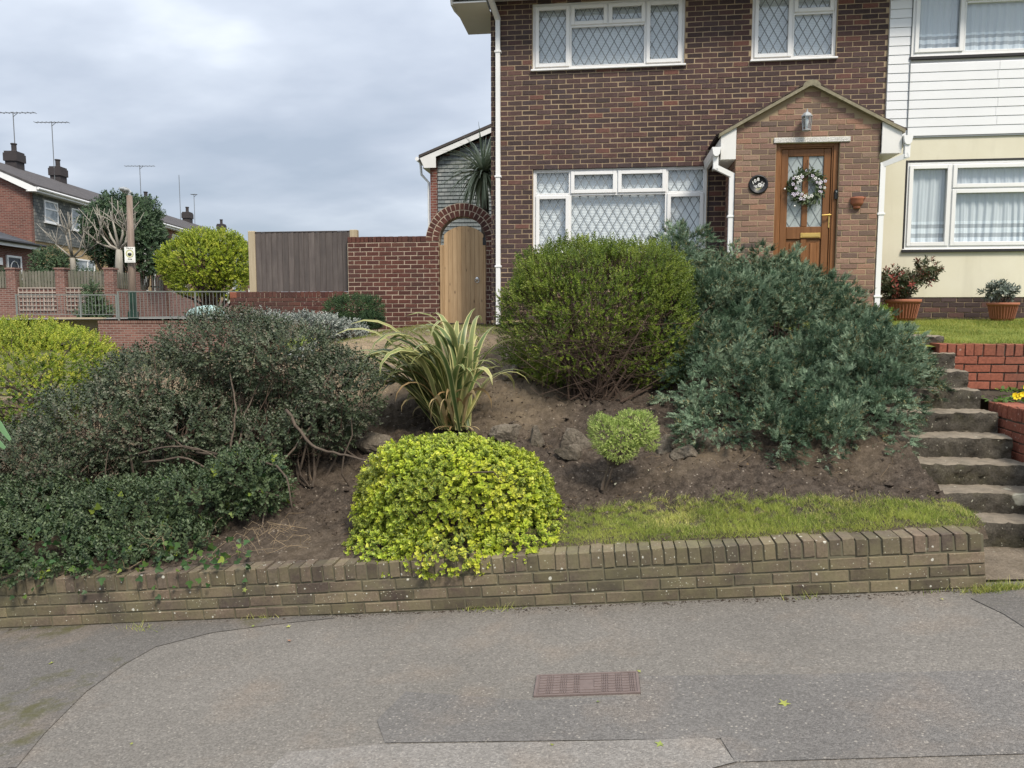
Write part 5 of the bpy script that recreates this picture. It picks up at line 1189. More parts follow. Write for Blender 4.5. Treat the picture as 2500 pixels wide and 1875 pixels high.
# ------------------------------------------------------------------ the big dark straggling bush
dk_l = [lobe(560, 855, 6.6, 150, 92, .5), lobe(690, 880, 6.5, 130, 90, .45), lobe(835, 955, 6.3, 92, 92, .36), lobe(760, 930, 6.5, 110, 80, .36), lobe(400, 950, 6.4, 170, 95, .5), lobe(250, 1050, 6.1, 170, 110, .5), lobe(90, 1150, 5.8, 170, 115, .5), lobe(380, 1070, 6.1, 130, 90, .4), lobe(-60, 1240, 5.6, 150, 150, .5), lobe(620, 1000, 6.8, 200, 90, .3)]
dk_l += [lobe(620, 1075, 6.05, 130, 60, .3), lobe(480, 1040, 6.1, 120, 80, .35), lobe(770, 1040, 6.2, 100, 60, .3), lobe(180, 1180, 5.75, 150, 80, .4)]
dk_f = [lobe(110, 1290, 5.35, 200, 110, .42), lobe(300, 1270, 5.35, 160, 80, .36), lobe(470, 1215, 5.5, 140, 60, .30), lobe(600, 1160, 5.6, 85, 52, .25), lobe(330, 1340, 5.2, 160, 60, .30), lobe(640, 1200, 5.55, 60, 40, .2), lobe(90, 1350, 4.98, 170, 72, .32), lobe(-40, 1330, 5.0, 120, 90, .3), lobe(270, 1370, 4.98, 120, 46, .26), lobe(420, 1330, 5.1, 90, 40, .22)]
dkb = thing('dark_bush', 'large straggling dark green bush with bare brown stems beside the wall', 'bush', at(560, 1260, 6))
spd = [sprig(diamond(.62), 9, .10, .036, .9, .35, True, s, .5) for s in range(5)]
p, nn, dp = shell(dk_l, 13500, .18, 4, .36, 5, gap=.37, floor=floor_fn(.03))
d = norm(nn + runit(len(p)) * .5 + np.array([0, 0, .45])); R = frames(d, runit(len(p)))
leafmesh('crown', dkb, L['dark'], scatter(spd, p, R, rng.uniform(.7, 1.1, len(p)), np.clip(rng.normal(.45, .25, len(p)), 0, .99), .06))
p, nn, dp = shell(dk_f, 4600, .2, 5, .35, 6, gap=.36, floor=lambda x, y: np.where(y < 4.95, np.where(y < 4.70, zpave(x) + .2, zpave(x) + .36), zg(x, y)))
d = norm(nn + runit(len(p)) * .5 + np.array([0, 0, .5])); R = frames(d, runit(len(p)))
leafmesh('skirt', dkb, L['dark2'], scatter(spd, p, R, rng.uniform(.75, 1.15, len(p)), rng.random(len(p)), .06), 'stuff')
mb = MB()
def gpt(px, py, Y, dz=-.03): q = at(px, py, Y); return np.array([q.x, q.y, zg1(q.x, q.y) + dz])
roots = [gpt(600, 0, 6.0), gpt(540, 0, 6.2), gpt(660, 0, 6.1), gpt(740, 0, 6.0), gpt(480, 0, 5.9), gpt(840, 0, 5.9), gpt(320, 0, 5.9), gpt(150, 0, 5.7)]
tips, _, _ = shell(dk_l, 130, 0, 4, .4)
rt = [min(roots, key=lambda r: np.linalg.norm(r[:2] - t[:2]) + rng.random() * .5) + rng.normal(0, .07, 3) * [1, 1, 0] for t in tips]
stems(mb, rt, tips, .010, .003, .10)
mb.build('branch', M['bark'], dkb)
mb = MB(); stems(mb, [rt[k] + (tips[k] - rt[k]) * rng.uniform(.35, .7) for k in range(130)], tips[:130] + rng.normal(0, .12, (130, 3)), .005, .002, .12)
fa, _, _ = shell(dk_l, 500, 0, 4, .6); fb, _, _ = shell(dk_l, 500, 0, 4, .3); idx = np.argsort(fa[:, 0]); idb = np.argsort(fb[:, 0]); stems(mb, fa[idx], fb[idb] * .5 + fa[idx] * .5 + rng.normal(0, .06, (500, 3)), .004, .0015, .15, 3, 0, 3)
mb.build('twigs', M['bark_dark'], dkb)
for pts, r in ([[(700, 1000, 5.9), (760, 1085, 5.75), (830, 1108, 5.65), (920, 1132, 5.5)], .026], [[(480, 1105, 5.75), (600, 1120, 5.6), (690, 1150, 5.45), (715, 1250, 5.35)], .020], [[(350, 1130, 5.7), (460, 1120, 5.6), (560, 1180, 5.5), (680, 1210, 5.4)], .018], [[(330, 1110, 5.75), (420, 1090, 5.65), (500, 1100, 5.6), (560, 1140, 5.6)], .016], [[(390, 1040, 5.8), (450, 1090, 5.7), (540, 1110, 5.65)], .014], [[(560, 1110, 5.7), (575, 1000, 5.9), (560, 900, 6.2)], .018], [[(580, 1110, 5.75), (600, 1010, 6.0), (650, 900, 6.3)], .017], [[(690, 1130, 5.8), (760, 1040, 6.0), (830, 960, 6.2)], .017], [[(655, 1190, 5.6), (640, 1290, 5.3), (642, 1310, 5.2)], .012]):
    mb = MB(); P3 = [at(*q) for q in pts]; P5 = []
    Q3 = [P3[0] * 2 - P3[1]] + P3 + [P3[-1] * 2 - P3[-2]]
    for k in range(1, len(Q3) - 2):
        for s in np.linspace(0, 1, 6)[:-1]: P5.append(.5 * (2 * Q3[k] + (Q3[k + 1] - Q3[k - 1]) * s + (2 * Q3[k - 1] - 5 * Q3[k] + 4 * Q3[k + 1] - Q3[k + 2]) * s * s + (3 * Q3[k] - Q3[k - 1] - 3 * Q3[k + 1] + Q3[k + 2]) * s ** 3) + Vector(rng.normal(0, .004, 3)))
    P5.append(P3[-1]); r *= .52; mb.tube(P5, list(np.linspace(r, r * .55, len(P5))), 8); mb.build('limb', M['bark'], dkb, True)
# ivy and dead stems hanging on the lower wall
iv = thing('ivy', 'trailing ivy with pale young leaves over the coping below the dark bush', 'ivy', at(300, 1400, 5))
def ivyleaf():
    pts = [(0, 0), (-.32, .08), (-.5, .34), (-.26, .44), (-.2, .72), (0, 1), (.2, .72), (.26, .44), (.5, .34), (.32, .08)]; V = np.array([(x, y, .12 * abs(x)) for x, y in pts])
    return V, np.array([(0, 3, 2, 1), (0, 5, 4, 3), (0, 7, 6, 5), (0, 9, 8, 7)]), np.zeros(10)
pxs = rng.uniform(-40, 620, 420) ** 1.0; 
pv_ = np.array([np.array(at(x, 1395 + rng.normal(0, 34) - max(0, x - 330) * .05, rng.uniform(4.66, 5.05))) for x in pxs]); pv_ = pv_[(pv_[:, 2] > zpave(pv_[:, 0]) + .16) & ((pv_[:, 1] < 4.70) | (pv_[:, 2] > zpave(pv_[:, 0]) + .35))]
d = norm(np.array([0, -.5, -.2]) + runit(len(pv_)) * .8); R = frames(d, np.array([0, -1, .6]) + runit(len(pv_)) * .5)
leafmesh('leaves', iv, L['ivy'], scatter(ivyleaf(), pv_, R, rng.uniform(.03, .06, len(pv_)), np.clip(rng.beta(1.2, 2.2, len(pv_)), 0, .99)), 'stuff')
p, nn, dp = shell(dk_f, 260, .2, 5, .1, 8, floor=lambda x, y: np.where(y < 4.95, zpave(x) + .3, zg(x, y) + .03)); R = frames(norm(nn + runit(len(p)) * .6), nn + runit(len(p)) * .4); tn = rng.uniform(.5, .99, len(p))
leafmesh('young_leaves', iv, L['ivy'], scatter(ivyleaf(), p, R, rng.uniform(.04, .075, len(p)), tn), 'stuff')
mb = MB()
for _ in range(70):
    x = rng.uniform(330, 760); a_ = np.array(at(x, 1330 + rng.normal(0, 30) - (x - 500) * .08, rng.uniform(4.75, 5.2))); a_[2] = max(a_[2], zg1(a_[0], max(4.9, a_[1])) + .01); b_ = a_ + np.array([rng.normal(0, .12), rng.uniform(-.18, .05), rng.normal(-.02, .05)]); b_[2] = max(b_[2], zpave(b_[0]) + .2); stems(mb, [a_], [b_], .0015, .0009, .2, 4, .25, 4)
mb.build('dead_stems', L['straw'], iv)

# ------------------------------------------------------------------ lime bush at the corner
lb = thing('lime_bush', 'clipped yellow-green bush rising behind the dark bush by the street', 'bush', at(60, 1040, 7.6))
lb_l = [lobe(70, 900, 7.7, 190, 118, .8), lobe(-60, 930, 7.6, 200, 150, .8), lobe(150, 880, 7.8, 125, 78, .6), lobe(40, 960, 7.4, 170, 110, .6)]
p, nn, dp = shell(lb_l, 8500, .09, 5, .28, 9)
sm = [sprig(diamond(.62), 8, .06, .026, .9, .3, True, s, .6) for s in range(4)]
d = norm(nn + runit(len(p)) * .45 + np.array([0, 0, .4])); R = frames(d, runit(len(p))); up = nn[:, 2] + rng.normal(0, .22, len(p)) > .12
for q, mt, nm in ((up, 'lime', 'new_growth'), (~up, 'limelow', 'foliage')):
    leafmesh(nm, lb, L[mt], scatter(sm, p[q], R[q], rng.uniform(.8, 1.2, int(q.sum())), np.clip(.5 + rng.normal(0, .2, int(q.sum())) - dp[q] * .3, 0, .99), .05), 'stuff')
mb = MB(); b0 = gpt(60, 0, 7.6); stems(mb, [b0 + rng.normal(0, .1, 3) * [1, 1, 0] for _ in range(30)], shell(lb_l, 30, 0, 5, .3)[0], .014, .005); mb.build('stem', M['bark'], lb)
agl = thing('strap_leaf_plant', 'broad green strap leaves poking out beside the dark bush', 'plant', at(0, 1070, 5.5)); 
for k, (px0, py0, px1, py1) in enumerate(((25, 1075, -30, 1000), (12, 1095, -40, 1050))):
    mb = MB(); a_, b_ = at(px0, py0, 5.15), at(px1, py1, 5.15); w = (b_ - a_).normalized().cross(Vector((0, 1, 0))) * .028; c_ = (a_ + b_) / 2
    mb.prism([a_ - w * .4, c_ - w, b_ - w * .6, b_ + w * .6, c_ + w, a_ + w * .4], (0, .004, 0)); mb.build('leaf', plain('agave_green', (.16, .30, .14), .5), agl)

# ------------------------------------------------------------------ rounded green bush
gb = thing('rounded_green_bush', 'tall rounded fresh green bush with twiggy base in front of the lower window', 'bush', at(1450, 985, 7.2))
gb_l = [lobe(1460, 745, 7.9, 225, 150, .85), lobe(1340, 790, 7.8, 118, 150, .6), lobe(1400, 690, 7.9, 150, 100, .7), lobe(1545, 690, 7.9, 140, 98, .7), lobe(1600, 790, 7.7, 95, 135, .55), lobe(1420, 850, 7.6, 150, 95, .55), lobe(1590, 880, 7.5, 80, 70, .4)]
spg = [sprig(diamond(.6), 10, .075, .027, .95, .35, True, s, .6) for s in range(6)]
p, nn, dp = shell(gb_l, 14000, .22, 5, .28, 14, gap=.37)
d = norm(nn * .8 + runit(len(p)) * .45 + np.array([.1, 0, .6])); R = frames(d, runit(len(p)))
leafmesh('crown', gb, L['privet'], scatter(spg, p, R, rng.uniform(.6, 1.15, len(p)), np.clip(.5 + rng.normal(0, .2, len(p)) + (fbm(p * 4, 3, 90) - .5) * .9, 0, .99), .05))
mb = MB(); b0 = gpt(1460, 0, 7.2); tips, _, _ = shell(gb_l, 150, 0, 4, .35); stems(mb, [b0 + np.array([rng.normal(0, .13), rng.normal(0, .08), 0]) for _ in tips], tips, .010, .003, .08); mb.build('stem', M['bark_dark'], gb)
mb = MB(); ta, tn_, _ = shell(gb_l, 1500, .1, 5, .3, 14); stems(mb, ta - tn_ * .16, ta + tn_ * .02 + rng.normal(0, .05, (1500, 3)) + [0, 0, .03], .0024, .0012, .12, 3, 0, 3)
cz = b0 + np.array([0, 0, .42]); stems(mb, [cz + rng.normal(0, 1, 3) * [.35, .2, .18] for _ in range(230)], [cz + rng.normal(0, 1, 3) * [.48, .25, .22] + [0, 0, .12] for _ in range(230)], .0026, .0012, .15, 3, 0, 3)
mb.build('twigs', M['bark_dark'], gb)

# ------------------------------------------------------------------ spreading juniper
ju = thing('spreading_juniper', 'large blue-green spreading juniper draped over the bank beside the steps', 'juniper', at(1900, 1130, 6.7))
ju_l = [lobe(1840, 690, 9.0, 95, 58, .6), lobe(1770, 730, 8.8, 100, 70, .6), lobe(1890, 755, 8.6, 120, 80, .6), lobe(1975, 790, 8.4, 100, 80, .55), lobe(1750, 810, 8.2, 105, 110, .6), lobe(1880, 830, 8.0, 160, 120, .6), lobe(2030, 845, 8.0, 110, 95, .5), lobe(2095, 880, 7.6, 88, 80, .45), lobe(2140, 935, 7.0, 72, 100, .4), lobe(2040, 940, 7.2, 140, 105, .45), lobe(1780, 950, 7.0, 120, 95, .42), lobe(1910, 1000, 6.75, 150, 95, .42), lobe(2090, 1015, 6.6, 105, 85, .36), lobe(1770, 1040, 6.45, 90, 62, .3), lobe(1950, 1075, 6.25, 140, 60, .3), lobe(1830, 1085, 6.25, 105, 52, .26), lobe(2100, 1085, 6.2, 88, 55, .26), lobe(2150, 1015, 6.6, 62, 70, .3), lobe(1672, 618, 8.9, 40, 36, .2), lobe(1730, 900, 7.4, 70, 90, .4), lobe(2110, 1080, 6.25, 60, 50, .24), lobe(2040, 1090, 6.15, 90, 48, .26)]
def spray(seed):
    """small feathery spray along +Y"""
    r = np.random.default_rng(seed); V = []; Fq = []; E_ = []; b = 0
    DV, DF, DE = np.array([(-.17, .2, .03), (.17, .2, .03), (0, 1.05, 0)]), np.array([(0, 1, 2)]), np.zeros(3)
    for k in range(11):
        t = k / 10; y = t * .075
        for sd_ in (-1, 1):
            L_ = (.022 * (1 - t) + .011) * r.uniform(.8, 1.2); ang = sd_ * r.uniform(.4, .9); az = r.uniform(-.9, .9)
            d_ = np.array([math.sin(ang) * math.cos(az), math.cos(ang), math.sin(abs(ang)) * math.sin(az) + .15]); R_ = frames(d_[None], np.array([[0, -.2, 1.]]) + r.normal(0, .4, (1, 3)))[0]
            V.append(DV @ R_.T * L_ + [0, y, 0]); Fq.append(DF + b); E_.append(DE); b += 3
    return np.concatenate(V), np.concatenate(Fq), np.concatenate(E_)
spj = [spray(s) for s in range(6)]
def fans(p, nn, bias, length, width, nside, per, tone0, keep=1.0):
    """boughs with side plumes: every bough is a flat, drooping fan of feathery plumes"""
    n_b = len(p); db = norm(nn * .8 + rng.normal(0, .25, (n_b, 3)) + bias); lat = norm(np.cross(db, nn + rng.normal(0, .3, (n_b, 3)) + [0, 0, .4]))
    s = (np.arange(nside) + rng.random((n_b, nside))) / nside; sg = np.where(np.arange(nside) % 2, 1., -1.)[None]; Lb = length * rng.uniform(.7, 1.3, (n_b, 1))
    off = sg * width * (1.05 - s) * rng.uniform(.6, 1.1, (n_b, nside))
    P0 = p[:, None] + db[:, None] * ((s - .62) * Lb)[..., None] + lat[:, None] * (off * .35)[..., None]; dp_ = norm(db[:, None] * (.55 + .6 * s)[..., None] + lat[:, None] * (sg * (.85 - .5 * s))[..., None] + rng.normal(0, .12, (n_b, nside, 3)))
    Lp = .24 * (1.15 - .55 * s) * rng.uniform(.8, 1.2, s.shape); tb = tone0 + rng.normal(0, .13, (n_b, 1)) + .1 * (s - .5)
    P0, dp_, Lp, tb = P0.reshape(-1, 3), dp_.reshape(-1, 3), Lp.ravel(), tb.ravel(); m = len(P0); a = norm(np.cross(dp_, [0, 0, 1.])); b = np.cross(a, dp_)
    u = rng.random((m, per)) ** .85; th = rng.uniform(0, 2 * np.pi, (m, per)); rad = .045 * (1 - u) ** .7 * rng.uniform(.2, 1, (m, per)); side = a[:, None] * np.cos(th)[..., None] + b[:, None] * np.sin(th)[..., None]
    q = P0[:, None] + dp_[:, None] * (u * Lp[:, None])[..., None] + side * rad[..., None] - np.array([0, 0, .06]) * (u * u)[..., None]
    d = dp_[:, None] + side * (.85 * (1 - .75 * u))[..., None] + rng.normal(0, .2, (m, per, 3))
    tone = tb[:, None] + .30 * (u - .45) + rng.normal(0, .07, (m, per)); brown = (rng.random((m, 1)) < .02) & (u < .8); tone = np.where(brown, .985, np.clip(tone, 0, .955))
    q = q.reshape(-1, 3); return q, frames(d.reshape(-1, 3), runit(len(q)) + [0, -.4, .8]), tone.ravel()
p, nn, dp = shell(ju_l, 340, .2, 2.6, .10, 17, floor=floor_fn(.08)); side_b = np.where((p[:, 0] < 1.2)[:, None] & (p[:, 2] < 1.3)[:, None], np.array([[-.35, -.3, .1]]), np.array([[.32, -.25, .12]]))
q, R, tn = fans(p, nn, side_b, .36, .23, 8, 13, .52)
leafmesh('plumes', ju, L['juniper'], scatter(spj, q, R, rng.uniform(.65, 1.1, len(q)), tn, .03), 'stuff')
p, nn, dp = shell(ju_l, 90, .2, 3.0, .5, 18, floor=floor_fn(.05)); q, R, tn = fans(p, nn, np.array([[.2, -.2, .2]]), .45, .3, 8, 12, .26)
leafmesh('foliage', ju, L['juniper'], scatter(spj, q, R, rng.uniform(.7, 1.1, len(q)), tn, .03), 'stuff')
mb = MB(); roots = [gpt(1850, 0, 7.2), gpt(2020, 0, 7.2), gpt(1950, 0, 7.7), gpt(2100, 0, 7.2)]; tips, _, _ = shell(ju_l, 200, 0, 4, .6); near = [(min(roots, key=lambda r: np.linalg.norm(r - t)), t) for t in tips]; near = [(r, t) for r, t in near if np.linalg.norm(r - t) < .75]; stems(mb, [r + rng.normal(0, .08, 3) * [1, 1, 0] for r, t in near], [t for r, t in near], .010, .004, .1); mb.build('branch', M['bark_dark'], ju)
mb = MB()
for _ in range(420):
    x = rng.uniform(1720, 2230); q_ = np.array(at(x, rng.uniform(1050, 1140), rng.uniform(6.55, 7.0))); q_[2] = zg1(q_[0], q_[1]) + rng.uniform(0, .16); stems(mb, [q_], [q_ + rng.normal(0, 1, 3) * [.09, .05, .07]], .003, .0015, .2, 3, 0, 3)
mb.build('dead_twigs', M['bark_dark'], ju)

# ------------------------------------------------------------------ small cloud-pruned shrub
sh = thing('small_topiary', 'small pale green clipped shrub on a bare forked stem in the soil', 'shrub', at(1470, 1190, 5.75))
sb = onbank(1470, 1188); Yt = sb.y + .03
sh_l = [lobe(1520, 1062, Yt, 62, 36, .15), lobe(1478, 1060, Yt - .03, 36, 40, .12), lobe(1566, 1048, Yt + .02, 38, 42, .13), lobe(1512, 1092, Yt - .05, 44, 30, .11), lobe(1464, 1034, Yt, 22, 20, .08), lobe(1540, 1022, Yt, 30, 18, .09), lobe(1585, 1075, Yt, 20, 22, .08)]
p, nn, dp = shell(sh_l, 3000, .22, 14, .35, 23, gap=.3); sp_ = [sprig(diamond(.55), 8, .028, .013, .8, .3, True, s, .8) for s in range(3)]
leafmesh('crown', sh, L['hebe'], scatter(sp_, p, frames(norm(nn + runit(len(p)) * .35 + [0, 0, .4]), runit(len(p))), rng.uniform(.8, 1.2, len(p)), np.clip(.5 + .2 * nn[:, 2] + rng.normal(0, .2, len(p)) - dp * .25, 0, .99), .05))
mb = MB(); B = np.array(sb) - [0, 0, .03]; f1 = np.array(at(1487, 1135, Yt)); stems(mb, [B, f1, f1], [f1, np.array(at(1475, 1095, Yt)), np.array(at(1540, 1085, Yt))], .014, .009, .06); stems(mb, [B + [.02, 0, 0], np.array(at(1500, 1140, Yt)), np.array(at(1482, 1150, Yt))], [np.array(at(1500, 1130, Yt)), np.array(at(1545, 1090, Yt)), np.array(at(1425, 1135, Yt))], .010, .005, .08); stems(mb, [f1] * 14, shell(sh_l, 14, 0, 5, .5)[0], .005, .002, .1); mb.build('trunk', M['bark'], sh)

# ------------------------------------------------------------------ flax
fx = thing('flax_plant', 'clump of long arching yellow-edged flax leaves in the bank before the gate', 'flax', at(1120, 1050, 6.6))
fb_ = onbank(1112, 1046); fmesh = []
def flax_leaf(base, az, lean, Lh, w, droop, mat, edge=True, twist=0.0):
    nseg = 12; pts = []; p_ = Vector(base); el = math.pi / 2 - lean; hd_ = Vector((math.cos(az), math.sin(az), 0)); dl = Lh / nseg
    V = []; E_ = []
    for k in range(nseg + 1):
        s = k / nseg; e = el - droop * max(0, (s - .32) / .68) ** 1.7; t_ = hd_ * math.cos(e) + Vector((0, 0, math.sin(e)))
        sd_ = Vector((-hd_.y, hd_.x, 0)); sd_ = (sd_ * math.cos(twist * s) + t_.cross(sd_) * math.sin(twist * s)); up_ = sd_.cross(t_)
        ww = w * (0.55 + .45 * min(1, s * 3)) * (1 if s < .6 else max(0.02, 1 - ((s - .6) / .4) ** 1.7)); f_ = .35 * (1 - s)
        for q, e2 in ((-1, 1), (-.62, .65), (0, 0), (.62, .65), (1, 1)):
            V.append(p_ + sd_ * (q * ww / 2) + up_ * abs(q) * ww * f_ * .5); E_.append(e2)
        p_ = p_ + t_ * dl
    Fq = gridfaces(5, nseg + 1); return addobj('leaf', np_mesh('leaf', np.array([tuple(v) for v in V]), Fq, mat, {'edge': E_, 'tone': np.full(len(V), rng.random())}, smooth=True), fx)
for k in range(135):
    az = rng.uniform(0, 2 * math.pi); az = az if k % 2 else math.pi + rng.normal(0, .55); lean = abs(rng.normal(.30, .2)) + (.34 if k % 2 == 0 else 0); bs = fb_ + Vector((rng.normal(0, .06), rng.normal(0, .05), 0))
    if math.sin(az) < -.3: lean *= .7
    flax_leaf(bs, az, min(lean, .95), rng.uniform(.9, 1.42) * (1 - .22 * (math.cos(az) > .2)), rng.uniform(.05, .075), rng.uniform(1.2, 3.2), L['flax'], twist=rng.normal(0, .35))
for k in range(14):
    az = rng.uniform(math.pi * .8, math.pi * 2.1); flax_leaf(fb_ + Vector((rng.normal(0, .08), rng.normal(0, .05), 0)), az, rng.uniform(.3, .9), rng.uniform(.5, .95), rng.uniform(.02, .035), rng.uniform(2.4, 3.4), L['flax_dead'], twist=rng.normal(0, 1.2))
for k in range(6):
    bs = fb_ + Vector((rng.normal(0, .03), -.03, .02)); flax_leaf(bs, rng.uniform(math.pi * 1.2, math.pi * 1.8), 1.4, rng.uniform(.2, .32), .018, .9, L['flax_dead'])
# ------------------------------------------------------------------ plants by the side wall
def clump(name, label, cat, lobes, n, mat, tm_, fr=6, inner=.3, upw=.4, tone=(.5, .25), gap=0., parent_loc=None, stem=None, amp=.14, part='crown', group=None):
    th = thing(name, label, cat, Vector(lobes[0][0]) - Vector((0, 0, lobes[0][1][2])) if parent_loc is None else parent_loc, group)
    p, nn, dp = shell(lobes, n, amp, fr, inner, int(rng.integers(99)), gap)
    leafmesh(part, th, L[mat], scatter(tm_, p, frames(norm(nn + runit(len(p)) * .45 + [0, 0, upw]), runit(len(p))), rng.uniform(.75, 1.2, len(p)), np.clip(tone[0] + rng.normal(0, tone[1], len(p)) - dp * .15, 0, .99), .05))
    if stem:
        mb = MB(); b0, k, r, m_ = stem; stems(mb, [np.array(b0) + rng.normal(0, .03, 3) for _ in range(k)], shell(lobes, k, 0, 5, .4)[0], r, r * .35, .1); mb.build('stem' if part != 'crown' else 'trunk', M[m_], th)
    return th
tiny = [sprig(diamond(.5), 12, .07, .024, .8, .3, True, s, .8) for s in range(4)]
small = [sprig(oval(.5), 8, .09, .04, .9, .3, True, s, .6) for s in range(4)]
clump('clipped_conifer', 'dark green flat-topped clipped conifer against the brick wall', 'conifer', [lobe(865, 752, 12.3, 52, 28, .35), lobe(822, 755, 12.3, 24, 27, .25), lobe(905, 752, 12.2, 26, 26, .25), lobe(845, 790, 12.3, 32, 20, .25)], 2600, 'conifer', tiny, 8, .35, .3, stem=(at(875, 808, 12.3), 16, .016, 'bark'))
clump('low_conifer', 'small round green conifer at the foot of the brick wall', 'conifer', [lobe(908, 782, 12.0, 24, 17, .22), lobe(890, 795, 12.0, 16, 12, .2)], 900, 'conifer', tiny, 8, .35, .3, tone=(.75, .2))
for k, (px, py, Y, rx, ry, lab) in enumerate(((655, 795, 10.2, 62, 30, 'silver-grey leafy plant growing behind the dark bush by the low wall'), (745, 800, 10.6, 48, 30, 'silver-grey bushy plant beside the brown grass tuft'), (800, 800, 10.8, 38, 24, 'small silver-grey plant between the grass tuft and the conifers'))):
    clump('silver_plant', lab, 'plant', [lobe(px, py, Y, rx, ry, .3), lobe(px - rx * .5, py + 12, Y - .1, rx * .6, ry * .8, .25)], 620, 'silver', small, 5, .5, .7, tone=(.45, .25), gap=.3, group='silver plants by the low wall')
clump('shrub_tuft', 'sparse grey-green shrubby plant below the conifers', 'plant', [lobe(852, 815, 11.2, 40, 26, .25)], 330, 'silver', small, 5, .6, .6, tone=(.3, .2), stem=(at(855, 835, 11.2), 40, .006, 'bark'))
clump('bright_green_herb', 'small bright lime green herb beside the grey slate', 'plant', [lobe(738, 848, 9.0, 28, 15, .14)], 420, 'hebe', tiny, 9, .5, .6, tone=(.7, .2), part='foliage')
gt = thing('brown_grass_tuft', 'upright tuft of brown and olive grass before the silver plants', 'grass', at(735, 855, 9.4))
mb = MB(); g0 = np.array(at(725, 858, 9.4)); stems(mb, [g0 + rng.normal(0, 1, 3) * [.12, .08, .01] for _ in range(160)], [g0 + np.array([rng.normal(-.05, .22), rng.normal(0, .1), rng.uniform(.22, .42)]) for _ in range(160)], .004, .001, .05, 3, 0, 3); mb.build('blades', L['straw'], gt)
sls = thing('tilted_slate', 'flat grey stone slab tilted on the bank by the bright herb', 'stone', at(740, 850, 8.8)); mb = MB(); q = [at(698, 866, 8.6), at(782, 829, 8.7), at(776, 850, 8.6), at(716, 885, 8.5)]; mb.prism(q, (0, .10, .03)); mb.build('slab', M['slate'], sls)
# rocks
def rock(px, py, wpx, hpx, label, sink=.70, seedk=0):
    b_ = onbank(px, py); D = (b_ - CAM).dot(FW); rx, rz_ = wpx * D / F / 2, hpx * D / F / 2
    u_ = np.linspace(0, 2 * np.pi, 36, endpoint=False); w_ = np.linspace(0.03, np.pi - .03, 21); UU, WW = np.meshgrid(u_, w_); Q = np.stack([np.cos(UU) * np.sin(WW), np.sin(UU) * np.sin(WW), np.cos(WW)], -1).reshape(-1, 3)
    rs = np.random.default_rng(300 + seedk)
    for _ in range(9):
        nv = rs.normal(size=3); nv /= np.linalg.norm(nv); dd = Q @ nv; lim_ = rs.uniform(.5, .8); Q = Q - np.maximum(dd - lim_, 0)[:, None] * nv
    Q = Q * (1 + .55 * (fbm(Q * 1.3 + seedk * 9.7, 3, 50 + seedk) - .5) + .15 * (fbm(Q * 5 + seedk, 2, 60) - .5))[:, None] * np.array([rx, rx * .8, rz_ * 1.5]) * 1.2 + np.array(b_) + [0, .02, rz_ * (1 - sink)]
    ff = gridfaces(36, 21); wr = np.array([[r * 36 + 35, r * 36, r * 36 + 36, r * 36 + 71] for r in range(20)])
    setp(addobj('rock', np_mesh('rock', Q, np.concatenate([ff, wr]), M['rock'])), label, 'rock', 'rocks set in the bank')
for k, r in enumerate(((1405, 1088, 62, 44, 'largest upright pale rock set in the soil beside the small topiary'), (1308, 1082, 44, 40, 'small rounded buff rock in the soil between flax and topiary'), (1388, 1112, 58, 30, 'low flat grey rock in front of the largest rock'), (1230, 1066, 95, 34, 'half-buried long rock below the flax clump'), (1622, 1095, 46, 36, 'pale rock in the shade just behind the small topiary'), (1680, 1116, 66, 26, 'flat mossy rock at the edge of the juniper'), (1715, 1080, 46, 34, 'dark rock tucked under the juniper foliage'), (915, 1085, 84, 34, 'large earthy rock in the soil beside the dark bush'), (935, 928, 60, 40, 'rough pale rock under the arching flax leaves'), (1250, 918, 62, 32, 'buff rock on the bank beneath the rounded bush'), (790, 892, 66, 34, 'broad flat sandy rock at the top of the bank by the slate'))): rock(*r, seedk=k)

# ------------------------------------------------------------------ grass
BL = (np.array([(-.5, 0, 0), (.5, 0, 0), (.1, 1, .2), (-.1, 1, .2)]), np.array([(0, 1, 2, 3)]), np.zeros(4))
def grass(name, x, y, z, mat, hgt, wid=.0035, label=None, tone=None, lean=.5):
    n_ = len(x); d = norm(np.stack([rng.normal(0, lean, n_), rng.normal(0, lean, n_), np.ones(n_)], -1)); R = frames(d, runit(n_))
    V0 = BL[0].copy(); hh = hgt * rng.uniform(.5, 1.3, n_); V = V0[None] * np.stack([np.full(n_, 1.) * wid, hh, hh * .6], -1)[:, None, :]
    V = np.einsum('nij,nvj->nvi', R, V) + np.stack([x, y, z], -1)[:, None, :]; Fq = (BL[1][None] + (np.arange(n_) * 4)[:, None, None]).reshape(-1, 4)
    tn = rng.random(n_) if tone is None else tone
    return setp(addobj(name, np_mesh(name, V.reshape(-1, 3), Fq, L[mat], {'tone': np.repeat(tn, 4)})), label, 'grass', kind='stuff')
# strip along the wall
n_ = 130000; x = rng.uniform(-1.5, 2.25, n_); y = rng.uniform(4.79, 5.75, n_); P3 = np.stack([x, y, 0 * x], -1)
lim = 5.34 + .16 * np.sin(x * 2.1 + .8) + .24 * (fbm(P3 * [2.2, 0, 0] + 3, 3, 71) - .5) + .12 * np.clip(x - 1.2, 0, 1); dens = fbm(P3 * 5, 3, 73)
k = (y < lim + rng.normal(0, .035, n_)) & (y > 4.84 + .07 * (fbm(P3 * 7, 2, 91) - .5)) & (dens + rng.normal(0, .06, n_) > .34) & (rng.random(n_) < np.interp(x, [-1.5, -.9], [.3, 1])); x, y = x[k], y[k]
yl = fbm(np.stack([x, y, 0 * x], -1) * 2.2, 3, 77); tn = np.clip(.5 + (yl - .5) * 1.3 + rng.normal(0, .2, len(x)) + np.interp(y, [4.85, 5.12], [.28, 0]), 0, .99)
long_ = np.interp(fbm(np.stack([x, y, 0 * x], -1) * 1.4 + 11, 2, 79), [.4, .65], [.02, .042])
